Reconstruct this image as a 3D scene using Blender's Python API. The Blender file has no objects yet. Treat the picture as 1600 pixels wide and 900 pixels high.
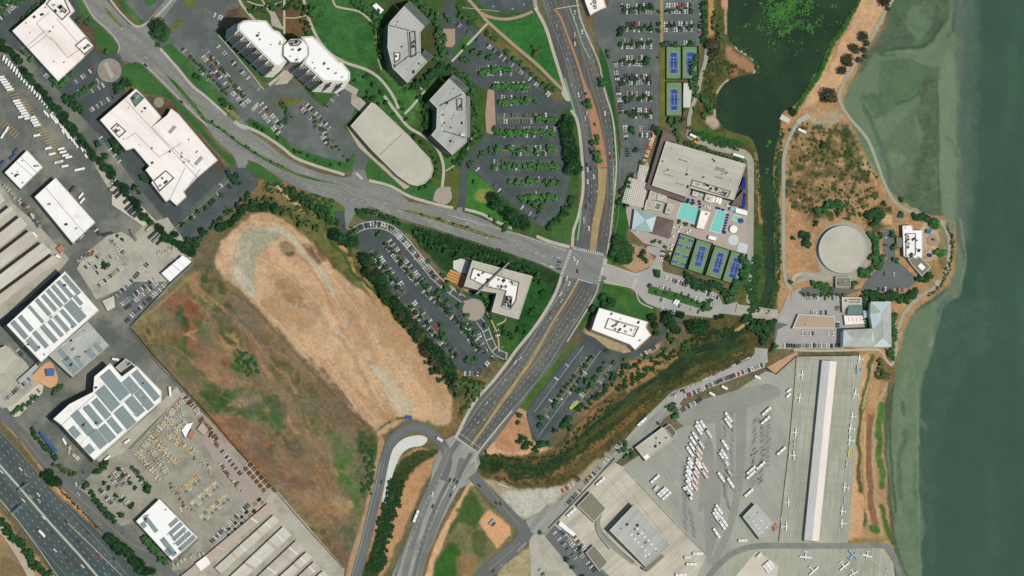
import bpy, math, random
import numpy as np
from mathutils import Vector, noise as mnoise
random.seed(7); np.random.seed(7)
scene = bpy.context.scene
col = scene.collection
# ------------------------------------------------------------------ camera, sky, sun, exposure
S = 0.7                         # metres of ground per photograph pixel
H = 6000.0                      # height of the camera
LX, LY = 0.294, 0.160           # how far a thing one metre tall leans east / north in the view
SX, SY = -0.27, 0.286           # shadow of a thing one metre tall
cam_d = bpy.data.cameras.new('camera'); cam = bpy.data.objects.new('camera', cam_d); col.objects.link(cam)
cam.location = (-LX*H, -LY*H, H)
cam_d.sensor_width = 36; cam_d.lens = 36*H/1120.0
cam_d.shift_x = LX*H/1120.0; cam_d.shift_y = LY*H/1120.0
cam_d.clip_start = 10; cam_d.clip_end = 40000
scene.camera = cam
world = bpy.data.worlds.new('World'); scene.world = world; world.use_nodes = True
wn = world.node_tree.nodes; bg = wn['Background']
sky = wn.new('ShaderNodeTexSky'); sky.sky_type = 'NISHITA'; sky.sun_disc = False
sky.sun_elevation = math.radians(68.5); sky.sun_rotation = math.radians(136.6)
world.node_tree.links.new(sky.outputs[0], bg.inputs[0]); bg.inputs[1].default_value = 0.115
sun_d = bpy.data.lights.new('sun', 'SUN'); sun_d.energy = 3.75; sun_d.angle = math.radians(0.5); sun_d.color = (1, .965, .91)
sun = bpy.data.objects.new('sun', sun_d); col.objects.link(sun)
sun.rotation_euler = Vector((-SX, -SY, 1)).to_track_quat('Z', 'Y').to_euler()
scene.view_settings.view_transform = 'Standard'; scene.view_settings.look = 'None'
scene.view_settings.exposure = 0; scene.view_settings.gamma = 1
scene.render.engine = 'CYCLES'

# ------------------------------------------------------------------ helpers
def W(x, y): return ((x-800)*S, (450-y)*S)
def P(s):
    if not isinstance(s, str): return [tuple(p) for p in s]
    return [tuple(float(v) for v in t.split(',')) for t in s.split()]
def Z(ox, oy, s):               # points read in a five times enlarged view of the area at ox, oy
    return [(ox+p[0]/5, oy+p[1]/5)+tuple(p[2:]) for p in P(s)]
KL = (1.49, 1.53, 1.68)          # light that falls on level ground, per channel
def lin(c): return c/12.92 if c <= .04045 else ((c+.055)/1.055)**2.4
def C(r, g, b, k=None):         # base colour of a surface that photographs as r, g, b in full sun
    return tuple(min(.88, lin(v/255)/k_) for v, k_ in zip((r, g, b), KL))
MATS = {}
def nd(nt, t, **k):
    n = nt.nodes.new(t)
    for a, v in k.items(): setattr(n, a, v)
    return n
def mat(name, rgb, var=.12, scale=.12, fine=.1, fscale=1.5, rough=.9, spec=.04, streak=None, rnd=0, metal=0, c2=None, th=.56, s2=.03, op=.8):
    m = bpy.data.materials.new(name); m.use_nodes = True; nt = m.node_tree; L = nt.links.new
    b = nt.nodes['Principled BSDF']; b.inputs['Roughness'].default_value = rough
    b.inputs['Specular IOR Level'].default_value = spec; b.inputs['Metallic'].default_value = metal
    c = C(*rgb)
    geo = nd(nt, 'ShaderNodeNewGeometry'); vec = geo.outputs['Position']
    if streak is not None:      # stretched along a direction given in degrees
        mp = nd(nt, 'ShaderNodeMapping'); mp.vector_type = 'TEXTURE'
        mp.inputs['Rotation'].default_value = (0, 0, math.radians(streak)); mp.inputs['Scale'].default_value = (9, 1, 1)
        L(vec, mp.inputs[0]); svec = mp.outputs[0]
    else: svec = vec
    n1 = nd(nt, 'ShaderNodeTexNoise'); n1.inputs['Scale'].default_value = scale; n1.inputs['Detail'].default_value = 5
    n1.inputs['Roughness'].default_value = .62; L(vec, n1.inputs['Vector'])
    n2 = nd(nt, 'ShaderNodeTexNoise'); n2.inputs['Scale'].default_value = fscale; n2.inputs['Detail'].default_value = 3
    L(svec, n2.inputs['Vector'])
    r1 = nd(nt, 'ShaderNodeMapRange'); r1.inputs[1].default_value = .3; r1.inputs[2].default_value = .7
    r1.inputs[3].default_value = 1-var; r1.inputs[4].default_value = 1+var; L(n1.outputs[0], r1.inputs[0])
    r2 = nd(nt, 'ShaderNodeMapRange'); r2.inputs[1].default_value = .3; r2.inputs[2].default_value = .7
    r2.inputs[3].default_value = 1-fine; r2.inputs[4].default_value = 1+fine; L(n2.outputs[0], r2.inputs[0])
    mu = nd(nt, 'ShaderNodeMath', operation='MULTIPLY'); L(r1.outputs[0], mu.inputs[0]); L(r2.outputs[0], mu.inputs[1])
    out = mu.outputs[0]
    if rnd:
        oi = nd(nt, 'ShaderNodeObjectInfo'); r3 = nd(nt, 'ShaderNodeMapRange')
        r3.inputs[3].default_value = 1-rnd; r3.inputs[4].default_value = 1+rnd; L(oi.outputs['Random'], r3.inputs[0])
        m2 = nd(nt, 'ShaderNodeMath', operation='MULTIPLY'); L(out, m2.inputs[0]); L(r3.outputs[0], m2.inputs[1]); out = m2.outputs[0]
    vm = nd(nt, 'ShaderNodeVectorMath', operation='SCALE'); vm.inputs[0].default_value = c; L(out, vm.inputs['Scale'])
    res = vm.outputs[0]
    if c2:                      # a second colour in worn, stained or dry patches
        n3 = nd(nt, 'ShaderNodeTexNoise'); n3.inputs['Scale'].default_value = s2; n3.inputs['Detail'].default_value = 8; n3.inputs['Roughness'].default_value = .66
        L(svec, n3.inputs['Vector']); r4 = nd(nt, 'ShaderNodeMapRange'); r4.inputs[1].default_value = th-.08; r4.inputs[2].default_value = th+.1; r4.inputs[4].default_value = op
        L(n3.outputs[0], r4.inputs[0]); mx = nd(nt, 'ShaderNodeMixRGB'); L(r4.outputs[0], mx.inputs[0]); L(res, mx.inputs[1]); mx.inputs[2].default_value = C(*c2)+(1,); res = mx.outputs[0]
    L(res, b.inputs['Base Color'])
    MATS[name] = m; return m

class MB:
    def __init__(s): s.v = []; s.f = []; s.m = []; s.mats = []; s.uv = None
    def mi(s, m):
        m = MATS[m] if isinstance(m, str) else m
        if m not in s.mats: s.mats.append(m)
        return s.mats.index(m)
    def poly(s, pts, m):
        i = len(s.v); s.v += [tuple(p) for p in pts]; s.f.append(tuple(range(i, i+len(pts)))); s.m.append(s.mi(m))
    def prism(s, pts, z0, z1, m, mtop=None, bottom=False):
        n = len(pts); i = len(s.v); s.v += [(p[0], p[1], z0) for p in pts]+[(p[0], p[1], z1) for p in pts]
        k = s.mi(m); kt = s.mi(mtop) if mtop else k
        for a in range(n):
            b = (a+1) % n; s.f.append((i+a, i+b, i+n+b, i+n+a)); s.m.append(k)
        s.f.append(tuple(range(i+n, i+2*n))); s.m.append(kt)
    def sides(s, pts, z0, z1, m):
        n = len(pts); k = s.mi(m); i = len(s.v); s.v += [(p[0], p[1], z0) for p in pts]+[(p[0], p[1], z1) for p in pts]
        for a in range(n):
            b = (a+1) % n; s.f.append((i+a, i+b, i+n+b, i+n+a)); s.m.append(k)
    def box(s, cx, cy, z0, lx, ly, lz, m, rot=0, top=1.0, mtop=None):
        c, q = math.cos(rot), math.sin(rot); i = len(s.v)
        for z, t in ((z0, 1), (z0+lz, top)):
            for sx, sy in ((-1, -1), (1, -1), (1, 1), (-1, 1)):
                x, y = sx*lx/2*t, sy*ly/2*t
                s.v.append((cx+x*c-y*q, cy+x*q+y*c, z))
        k = s.mi(m)
        for f in ((0, 1, 5, 4), (1, 2, 6, 5), (2, 3, 7, 6), (3, 0, 4, 7)): s.f.append(tuple(i+a for a in f)); s.m.append(k)
        s.f.append((i+4, i+5, i+6, i+7)); s.m.append(s.mi(mtop) if mtop else k)
    def mesh(s, name):
        me = bpy.data.meshes.new(name); me.from_pydata(s.v, [], s.f)
        for m in s.mats: me.materials.append(m)
        if s.f: me.polygons.foreach_set('material_index', s.m)
        me.update(); return me
    def build(s, name, parent=None, loc=(0, 0, 0), rz=0, kind=None, **t):
        return link(name, s.mesh(name), parent, loc, rz, kind, **t)
def link(name, data, parent=None, loc=(0, 0, 0), rz=0, kind=None, label=None, cat=None, group=None, sc=None):
    o = bpy.data.objects.new(name, data); col.objects.link(o); o.location = loc; o.rotation_euler = (0, 0, rz)
    if sc: o.scale = sc
    if parent is not None: o.parent = parent
    if kind: o['kind'] = kind
    if label: o['label'] = label
    if cat: o['category'] = cat
    if group: o['group'] = group
    return o
def area(p): return sum(p[i-1][0]*p[i][1]-p[i][0]*p[i-1][1] for i in range(len(p)))/2
def ccw(p): return p if area(p) > 0 else p[::-1]
def smooth(p, closed=True, k=4):
    n = len(p); o = []
    for i in range(n if closed else n-1):
        a, b, c, d = [p[j % n] if closed else p[max(0, min(n-1, j))] for j in (i-1, i, i+1, i+2)]
        for t in range(k):
            t /= k
            o.append(tuple(.5*(2*b[q]+(c[q]-a[q])*t+(2*a[q]-5*b[q]+4*c[q]-d[q])*t*t+(3*b[q]-a[q]-3*c[q]+d[q])*t**3) for q in range(len(b))))
    if not closed: o.append(p[-1])
    return o
def rough_edge(p, amp, step=6):
    o = []
    for i in range(len(p)):
        a, b = p[i], p[(i+1) % len(p)]; d = math.dist(a, b); n = max(1, int(d/step))
        for t in range(n):
            o.append((a[0]+(b[0]-a[0])*t/n+random.uniform(-amp, amp), a[1]+(b[1]-a[1])*t/n+random.uniform(-amp, amp)))
    return o
LV = dict(yard=.05, lot=.14, turf=.24, road=.34, walk=.50, line=.60)
ZI = [0]
def zstep(z): ZI[0] += 1; return z+(ZI[0]*7 % 17)*.0035   # no two sheets share a level
def sheet(name, s, m, z, sm=False, rg=0, kind='structure', thick=0):
    z = zstep(z)
    p = P(s)
    if sm: p = smooth(p)
    if rg: p = rough_edge(p, rg)
    w = ccw([W(*q) for q in p]); b = MB()
    if thick: b.prism(w, z-thick, z, m)
    else: b.poly([(x, y, z) for x, y in w], m)
    return b.build(name, kind=kind)
def offs(pts, d, closed=False):
    n = len(pts); o = []
    for i in range(n):
        if closed: a, b, c = pts[i-1], pts[i], pts[(i+1) % n]
        else: a, b, c = pts[max(0, i-1)], pts[i], pts[min(n-1, i+1)]
        def nrm(u, v):
            x, y = v[0]-u[0], v[1]-u[1]; l = math.hypot(x, y) or 1e-9; return (-y/l, x/l)
        if a == b[:]: n1 = n2 = nrm(b, c)
        else: n1 = nrm(a, b); n2 = nrm(b, c) if math.dist(b[:2], c[:2]) > 1e-6 else n1
        if math.dist(a[:2], b[:2]) < 1e-6: n1 = n2
        mx, my = n1[0]+n2[0], n1[1]+n2[1]; l = math.hypot(mx, my) or 1
        mx /= l; my /= l; k = 1/max(.45, mx*n1[0]+my*n1[1])
        dd = d[i] if isinstance(d, (list, tuple)) else d
        o.append((b[0]+mx*dd*k, b[1]+my*dd*k))
    return o
def ribbon(name, s, w, m, z, sm=True, kind='structure', kerb=0):
    z = zstep(z); p = P(s); p = [q if len(q) > 2 else q+(w,) for q in p]
    if sm: p = smooth(p, False, 5)
    L_ = offs([q[:2] for q in p], [q[2]/2 for q in p]); R_ = offs([q[:2] for q in p], [-q[2]/2 for q in p])
    b = MB(); k = b.mi(m)
    for a, c in zip(L_, R_):
        b.v.append(W(*a)+(z,)); b.v.append(W(*c)+(z,))
    for i in range(len(p)-1):
        b.f.append((2*i, 2*i+2, 2*i+3, 2*i+1)); b.m.append(k)
    if kerb:
        n = len(b.v); b.v += [(x, y, zz-kerb) for x, y, zz in b.v]
        for i in range(len(p)-1):
            b.f.append((2*i, n+2*i, n+2*i+2, 2*i+2)); b.m.append(k); b.f.append((2*i+1, 2*i+3, n+2*i+3, n+2*i+1)); b.m.append(k)
    o = b.build(name, kind=kind)
    if o.data.polygons[0].normal.z < 0: o.data.flip_normals()
    return o
# painted lines are gathered and built once per kind of paint
LINES = {}
def seg(a, b, w, m='paint_white', z=LV['line']):
    z += random.random()*.03; ax, ay = W(*a); bx, by = W(*b); dx, dy = bx-ax, by-ay; l = math.hypot(dx, dy)
    if l < .05: return
    nx, ny = -dy/l*w/2, dx/l*w/2
    LINES.setdefault(m, MB()).poly([(ax-nx, ay-ny, z), (bx-nx, by-ny, z), (bx+nx, by+ny, z), (ax+nx, ay+ny, z)], m)
def line(s, off=0, w=.3, m='paint_white', dash=None, sm=True):
    p = [q[:2] for q in P(s)]
    if sm: p = smooth(p, False, 5)
    if off: p = offs(p, off)
    if not dash:
        for a, b in zip(p, p[1:]): seg(a, b, w, m)
        return
    on, gap = dash; t = 0
    for a, b in zip(p, p[1:]):
        d = math.dist(a, b); x = 0
        while x < d:
            ph = t % (on+gap); st = (on-ph) if ph < on else (on+gap-ph); st = min(st, d-x)
            if ph < on: seg((a[0]+(b[0]-a[0])*x/d, a[1]+(b[1]-a[1])*x/d), (a[0]+(b[0]-a[0])*(x+st)/d, a[1]+(b[1]-a[1])*(x+st)/d), w, m)
            x += st+1e-6; t += st+1e-6
def zebra(a, b, n, ln, w=.6):
    dx, dy = b[0]-a[0], b[1]-a[1]; l = math.hypot(dx, dy); nx, ny = -dy/l*ln/2, dx/l*ln/2
    for i in range(n):
        t = (i+.5)/n; x, y = a[0]+dx*t, a[1]+dy*t; seg((x-nx, y-ny), (x+nx, y+ny), w)
def arrow(x, y, ang, turn=0):   # lane arrow painted on the road, ang in image degrees
    a = math.radians(ang); ux, uy = math.cos(a), math.sin(a)
    seg((x-ux*2, y-uy*2), (x+ux*1.5, y+uy*1.5), .35)
    for s_ in (-1, 1):
        if turn and s_ != turn: continue
        seg((x+ux*2, y+uy*2), (x+ux*.6-uy*1.1*s_, y+uy*.6+ux*1.1*s_), .4)
ORD = 'first second third fourth fifth sixth seventh eighth ninth tenth eleventh twelfth thirteenth fourteenth fifteenth sixteenth seventeenth eighteenth nineteenth twentieth'.split()
TENS = ['', '', 'twenty', 'thirty', 'forty', 'fifty', 'sixty', 'seventy', 'eighty', 'ninety']
def ordw(i):
    if i < 20: return ORD[i]
    n = i+1
    return (TENS[n//10]+'-'+ORD[n % 10-1]) if n % 10 else {30: 'thirtieth', 40: 'fortieth', 50: 'fiftieth', 60: 'sixtieth'}.get(n, TENS[n//10][:-1]+'ieth')
def number(objs, text, vert=None):  # text(o, phrase) -> label; counts from the left or from the top of the photograph
    if not objs: return
    xs = [o.location.x for o in objs]; ys = [o.location.y for o in objs]
    if vert is None: vert = (max(ys)-min(ys)) > (max(xs)-min(xs))
    objs = sorted(objs, key=(lambda o: -o.location.y) if vert else (lambda o: o.location.x))
    n = len(objs)
    for i, o in enumerate(objs):
        a, b = ('top', 'bottom') if vert else ('left', 'right')
        ph = '' if n == 1 else ((a+'most') if i == 0 else (b+'most') if i == n-1 else ordw(i)+' from the '+a if i < (n+1)//2 else ordw(n-1-i)+' from the '+b)
        if ph == 'bottommost': ph = 'lowest'
        if ph == 'topmost': ph = 'highest'
        t = text(o, ph)
        for w_ in (' the ', ' of ', ' the ', ' and '):
            while len(t.split()) > 15 and w_ in t: t = t.replace(w_, ' ', 1)
        o['label'] = t
def inside(p, poly):
    x, y = p; c = False
    for i in range(len(poly)):
        (x1, y1), (x2, y2) = poly[i-1], poly[i]
        if (y1 > y) != (y2 > y) and x < (x2-x1)*(y-y1)/(y2-y1)+x1: c = not c
    return c

# ------------------------------------------------------------------ materials
mat('asphalt_dark', (80, 89, 90), .10, .04, .10, 1.2, c2=(96, 106, 106), s2=.05)
mat('asphalt_lot', (98, 106, 104), .10, .03, .10, 1.0, c2=(122, 128, 124), s2=.04)
mat('asphalt_yard', (104, 109, 105), .14, .03, .12, .8, c2=(148, 148, 136), s2=.025, th=.53)
mat('asphalt_freeway', (78, 91, 91), .10, .02, .10, .6, streak=-47, c2=(100, 110, 108), s2=.06)
mat('asphalt_main', (98, 101, 98), .14, .03, .14, .5, streak=48, c2=(122, 124, 118), s2=.09)
mat('asphalt_main_north', (96, 98, 96), .13, .03, .14, .5, streak=97, c2=(118, 120, 115), s2=.09)
mat('asphalt_grey', (138, 140, 137), .12, .03, .10, .5, streak=-32, c2=(116, 120, 118), s2=.09)
mat('asphalt_side', (110, 115, 114), .10, .04, .08, .8)
mat('concrete_road', (158, 160, 152), .12, .03, .14, .45, streak=55, c2=(130, 133, 128), s2=.07)
mat('concrete', (184, 181, 167), .12, .04, .10, .6, c2=(150, 148, 138), s2=.05)
mat('concrete_pale', (212, 206, 188), .10, .05, .08, .6)
mat('concrete_beige', (204, 198, 182), .13, .035, .10, .3, streak=40, c2=(176, 172, 158), s2=.06, th=.52)
mat('yard_grey', (164, 167, 157), .09, .025, .09, .5, streak=-60, c2=(178, 180, 166), s2=.03)
mat('lot_pale', (172, 171, 167), .10, .04, .08, .8)
mat('apron', (174, 176, 160), .10, .03, .10, .35, streak=85, c2=(150, 152, 138), s2=.06, th=.57)
mat('white_gravel', (212, 216, 208), .08, .05, .10, 1.5)
mat('sidewalk', (188, 184, 170), .10, .1, .08, 1.0)
mat('path_pink', (172, 150, 132), .08, .1, .08, 1.5)
mat('brick_plaza', (176, 150, 132), .08, .2, .10, 2)
mat('plaza_rose', (172, 160, 150), .06, .2, .08, 2)
mat('dirt_path', (190, 178, 158), .10, .1, .10, 1.5)
mat('trail', (168, 168, 155), .10, .1, .10, 1.5)
mat('grass', (62, 106, 57), .2, .05, .20, 1.0, c2=(110, 132, 78), s2=.035, th=.6, op=.6)
mat('yard_streak', (150, 153, 144), .10, .03, .08, .4)
mat('road_lane', (124, 127, 124), .14, .03, .16, .5, streak=62)
mat('roof_tan', (184, 166, 146), .06, .05, .06, .6)
mat('planter', (132, 128, 88), .25, .3, .25, 1.5)
mat('bin_sand', (206, 188, 146), .12, .3, .12, 1)
mat('bin_grey', (132, 144, 134), .15, .3, .15, 1)
mat('freight_ground', (166, 164, 150), .12, .04, .12, .6, c2=(140, 136, 124), s2=.05, th=.52)
mat('plaza_dull', (152, 146, 132), .10, .2, .1, 1)
mat('grass_dry', (108, 112, 62), .30, .08, .20, 1.2)
mat('mulch', (100, 82, 68), .25, .1, .25, 1.5)
mat('tan_dirt', (196, 160, 128), .18, .05, .15, 1.0)
mat('orange_dirt', (218, 172, 130), .08, .08, .08, 1.0)
mat('median_tan', (168, 148, 108), .15, .1, .15, 1.0)
mat('median_brick', (176, 132, 104), .10, .2, .10, 2.0)
mat('paint_white', (205, 208, 204), .15, .3, .05, 2)
mat('paint_stall', (150, 158, 158), .15, .3, .1, 2)
mat('paint_yellow', (205, 172, 95), .15, .3, .1, 2)
mat('paint_green', (130, 176, 150), .10, .3, .1, 2)
mat('tyre_mark', (122, 126, 122), .10, .1, .1, 1)
mat('water_pond', (41, 62, 45), .10, .02, .06, .3, rough=.25, spec=.1, c2=(50, 78, 48), s2=.02, th=.56)
mat('water_creek', (38, 60, 42), .15, .05, .12, .4, rough=.3, spec=.06, c2=(58, 80, 46), s2=.05, th=.52)
mat('water_pool', (120, 212, 205), .05, .1, .04, 1, rough=.2, spec=.3)
mat('algae', (74, 128, 58), .3, .3, .25, 1, c2=(56, 92, 50), s2=.12, th=.5)
mat('roof_white', (255, 253, 250), .06, .05, .03, .4, c2=(222, 222, 216), s2=.07, th=.6, op=.7)
mat('roof_warm', (254, 247, 243), .07, .04, .04, .3, streak=-42, c2=(236, 218, 206), s2=.06, th=.58, op=.6)
mat('roof_bright', (255, 255, 255), .02, .05, .02, .4)
mat('roof_grey', (186, 190, 184), .09, .04, .06, .4, streak=50, c2=(166, 170, 164), s2=.08, th=.54)
mat('roof_concrete', (194, 191, 178), .10, .04, .07, .5)
mat('roof_club', (198, 196, 184), .08, .03, .08, .3, streak=-17, c2=(182, 180, 170), s2=.08, th=.52)
mat('roof_beige', (208, 201, 188), .08, .05, .07, .3, streak=41, c2=(180, 174, 164), s2=.06, th=.5)
mat('roof_pink', (198, 182, 166), .08, .05, .07, .3, streak=41, c2=(186, 172, 160), s2=.06, th=.5)
mat('roof_shed', (214, 210, 199), .08, .04, .08, .3, streak=42, c2=(196, 188, 175), s2=.06, th=.52)
mat('roof_brown', (118, 106, 102), .10, .1, .08, .8)
mat('roof_olive', (134, 132, 116), .06, .1, .06, .8)
mat('roof_blue', (200, 216, 220), .06, .08, .05, .5)
mat('roof_teal', (150, 186, 184), .08, .1, .06, .6)
mat('roof_green', (112, 140, 132), .06, .1, .06, .6)
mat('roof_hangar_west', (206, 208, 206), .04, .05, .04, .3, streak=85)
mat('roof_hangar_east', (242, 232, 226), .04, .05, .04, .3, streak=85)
mat('wall_cream', (205, 198, 185), .06, .1, .05, 1)
mat('wall_white', (228, 226, 220), .05, .1, .04, 1)
mat('wall_grey', (150, 152, 150), .06, .1, .05, 1)
mat('wall_green', (135, 155, 148), .06, .1, .05, 1)
mat('wall_brown', (110, 95, 86), .08, .1, .06, 1)
mat('glass_dark', (42, 50, 54), .10, .1, .06, 1, rough=.15, spec=.5)
mat('glass_green', (60, 84, 78), .15, .2, .10, 1, rough=.15, spec=.5)
mat('trim', (225, 222, 214), .04, .2, .03, 1)
mat('line_dark', (90, 92, 90), .08, .2, .05, 1)
mat('metal_grey', (165, 168, 168), .06, .3, .05, 2, rough=.5)
mat('metal_dark', (60, 64, 66), .08, .3, .05, 2, rough=.5)
mat('solar', (116, 138, 141), .06, .2, .05, 1, rough=.35, spec=.4)
mat('solar_gap', (178, 188, 188), .06, .2, .05, 1)
mat('court_green', (122, 152, 110), .05, .1, .05, 1)
mat('court_blue', (60, 88, 150), .05, .1, .05, 1)
mat('court_blue_dull', (66, 98, 148), .05, .1, .05, 1)
mat('fence', (60, 72, 60), .1, .3, .05, 2)
mat('navy', (48, 58, 142), .08, .3, .05, 2)
mat('blue_cloth', (70, 120, 185), .08, .3, .05, 2)
mat('orange_deck', (206, 160, 108), .08, .3, .05, 2)
mat('orange_dark', (170, 110, 60), .08, .3, .05, 2)
mat('deck', (182, 172, 162), .08, .2, .08, 2)
mat('wood', (196, 178, 140), .2, .4, .15, 2, rnd=.2)
mat('wood_brown', (140, 105, 82), .2, .4, .15, 2, rnd=.2)
mat('rust', (120, 78, 66), .15, .3, .1, 2, rnd=.15)
mat('salmon', (184, 134, 112), .08, .3, .05, 2)
mat('red', (196, 62, 50), .05, .5, .03, 2, rough=.4)
mat('yellow_green', (190, 205, 80), .1, .5, .05, 2)
mat('bark', (96, 78, 60), .1, 1, .1, 4)
for n_, c_ in dict(white=(245, 246, 246), silver=(196, 202, 206), grey=(120, 126, 130), black=(44, 47, 52), blue=(62, 84, 130), red=(176, 52, 46), tan=(190, 178, 150), teal=(96, 178, 190), pink=(236, 212, 206), orange=(222, 150, 62), yellow=(224, 200, 90), skyblue=(130, 180, 220)).items():
    mat('car_'+n_, c_, .02, .5, .01, 2, rough=.3, spec=.5)
mat('car_glass', (38, 46, 54), .05, .5, .02, 2, rough=.12, spec=.5)
mat('tyre', (34, 34, 36), .05, .5, .02, 2)
TREE_COL = dict(bright=(68, 116, 60), green=(62, 100, 60), dark=(48, 82, 50), olive=(80, 96, 60), brown=(80, 82, 60), reed=(84, 98, 62))
for n_, c_ in TREE_COL.items(): mat('leaf_'+n_, c_, .38, .35, .30, 1.6, rough=.9, spec=.04, rnd=.3)
# ------------------------------------------------------------------ the soil: one sheet whose colours follow the soils, grasses and flats of the place
GS = 1.6; GX0, GY0, GX1, GY1 = -80, -80, 1700, 990
gw = int((GX1-GX0)/GS)+1; gh = int((GY1-GY0)/GS)+1
gx, gy = np.meshgrid(GX0+GS*np.arange(gw), GY0+GS*np.arange(gh))
def vnoise(sc, seed):
    r = np.random.RandomState(seed); nx = int((GX1-GX0)/sc)+4; ny = int((GY1-GY0)/sc)+4
    g = r.rand(ny, nx); x = (gx-GX0)/sc; y = (gy-GY0)/sc
    xi = x.astype(int); yi = y.astype(int); fx = x-xi; fy = y-yi; fx = fx*fx*(3-2*fx); fy = fy*fy*(3-2*fy)
    return (g[yi, xi]*(1-fx)+g[yi, xi+1]*fx)*(1-fy)+(g[yi+1, xi]*(1-fx)+g[yi+1, xi+1]*fx)*fy
_n = {}
def N(sc, seed=0, oc=4):        # fractal noise, -1 .. 1
    k = (sc, seed, oc)
    if k not in _n:
        a = np.zeros_like(gx); w = 0
        for o in range(oc):
            if sc/2**o < GS*.9: break
            a += vnoise(sc/2**o, seed*31+o*7+int(sc))*.62**o; w += .62**o
        a = a/w; a = (a-a.mean())/a.std()/2.2; _n[k] = np.clip(a, -1, 1)
    return _n[k]
canvas = np.zeros((gh, gw, 3))
def sub(p, m):
    x0 = max(0, int((min(q[0] for q in p)-m-GX0)/GS)); x1 = min(gw, int((max(q[0] for q in p)+m-GX0)/GS)+2)
    y0 = max(0, int((min(q[1] for q in p)-m-GY0)/GS)); y1 = min(gh, int((max(q[1] for q in p)+m-GY0)/GS)+2)
    return slice(y0, max(y0, y1)), slice(x0, max(x0, x1))
def pip(X, Y, p):
    c = np.zeros(X.shape, bool)
    for i in range(len(p)):
        (x1, y1), (x2, y2) = p[i-1][:2], p[i][:2]
        if y1 == y2: continue
        c ^= ((y1 > Y) != (y2 > Y)) & (X < (x2-x1)*(Y-y1)/(y2-y1)+x1)
    return c
def blur(a, k):
    for _ in range(k):
        b = np.pad(a, 1, mode='edge'); a = (b[:-2, 1:-1]+b[2:, 1:-1]+b[1:-1, :-2]+b[1:-1, 2:]+2*b[1:-1, 1:-1])/6
    return a
def apply(sl, mk, c, var, vs, seed, op, spk):
    base = np.array(C(*c))
    if spk is not None:
        t, ss = spk[:2]; mk = mk*np.clip((N(ss, seed+3)[sl]-t)*2.6+.1, 0, 1)
    cc = base[None, None]*(1+var*(N(vs, seed)[sl]+.8*N(4, seed+1, 2)[sl]))[..., None]
    mk = (mk*op)[..., None]; canvas[sl] = canvas[sl]*(1-mk)+cc*mk
def paint(s, c, soft=2, warp=4, op=1, var=.12, vs=14, seed=1, spk=None, sm=True):
    p = P(s); p = smooth(p) if sm else p
    m = soft*3+warp*2+4; sl = sub(p, m)
    X = gx[sl]+warp*N(24, 11)[sl]+warp*.5*N(6, 13, 2)[sl]; Y = gy[sl]+warp*N(24, 12)[sl]+warp*.5*N(6, 14, 2)[sl]
    mk = blur(pip(X, Y, p).astype(float), int(soft)); apply(sl, mk, c, var, vs, seed, op, spk)
def stroke(s, w, c, soft=1.5, warp=1.5, op=1, var=.1, vs=10, seed=2, spk=None):
    p = smooth(P(s), False, 5); m = w+warp*2+soft*3; sl = sub(p, m)
    X = gx[sl]+warp*N(24, 11)[sl]; Y = gy[sl]+warp*N(24, 12)[sl]; d = np.full(X.shape, 1e9)
    for a, b in zip(p, p[1:]):
        dx, dy = b[0]-a[0], b[1]-a[1]; l = dx*dx+dy*dy or 1e-9
        t = np.clip(((X-a[0])*dx+(Y-a[1])*dy)/l, 0, 1); ww = (a[2] if len(a) > 2 else w)/2
        d = np.minimum(d, np.hypot(X-a[0]-t*dx, Y-a[1]-t*dy)-ww)
    mk = np.clip(.5-d/max(soft, .5), 0, 1); apply(sl, mk, c, var, vs, seed, op, spk)
def dots(s, c, r0, r1, n, op=.9, seed=5):   # scattered scrub
    p = P(s); rr = random.Random(seed); xs = [q[0] for q in p]; ys = [q[1] for q in p]; k = 0
    while k < n:
        x, y = rr.uniform(min(xs), max(xs)), rr.uniform(min(ys), max(ys))
        if not inside((x, y), p): continue
        k += 1; r = rr.uniform(r0, r1)
        q = [(x+r*rr.uniform(.5, 1.3)*math.cos(a), y+r*rr.uniform(.5, 1.3)*math.sin(a)) for a in np.arange(0, 6.2, 1.05)]
        paint(q, c, 1, 2, op, .2, 8, 4)
canvas[:] = np.array(C(112, 104, 78))
BASE = '-200,-200 1800,-200 1800,1100 -200,1100'
apply((slice(0, gh), slice(0, gw)), np.ones((gh, gw)), (112, 104, 78), .2, 30, 9, 1, None)
GRN, GRN2, DGR, TAN, BRN, RED = (62, 108, 58), (74, 120, 62), (40, 70, 42), (205, 168, 130), (134, 112, 82), (132, 98, 76)
# office park and lawns
paint('360,-80 780,-80 830,-20 850,60 890,160 905,200 905,300 890,380 760,350 640,305 540,255 460,110 400,30', (70, 96, 52), 2, 2, var=.2)
paint('500,-10 580,10 590,40 588,90 566,106 520,96 500,60 490,20', GRN, 2, 4, var=.2)
paint('400,10 470,0 480,50 440,60 410,30', (104, 92, 64), 2, 3, spk=(-.2, 12)); paint('440,20 490,25 482,52 450,56', (112, 90, 66), 2, 3)
paint('530,102 600,130 622,160 620,190 600,175 560,140', GRN, 2, 3, var=.2)
paint('590,100 640,132 656,160 640,200 628,188 612,140', GRN2, 2, 3, var=.2)
paint('600,0 640,0 690,40 672,120 640,130 650,60', (74, 84, 52), 2, 3)
paint('590,52 606,48 606,74 588,72', (196, 166, 124), 1, 2)
paint('640,214 690,262 690,300 650,308 580,280 560,240', (74, 98, 52), 2, 3, var=.2); paint('576,244 640,300 620,298 580,285', GRN, 1, 2)
paint('644,288 684,292 688,300 676,312 640,305', GRN, 1, 2)
paint('690,222 706,244 724,246 712,258 696,264', GRN2, 1, 2); paint('698,268 718,266 716,318 700,318', (92, 104, 56), 2, 3)
paint('730,266 742,272 776,300 800,345 796,356 760,340 728,322', (66, 122, 54), 2, 2, var=.15)
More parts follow.
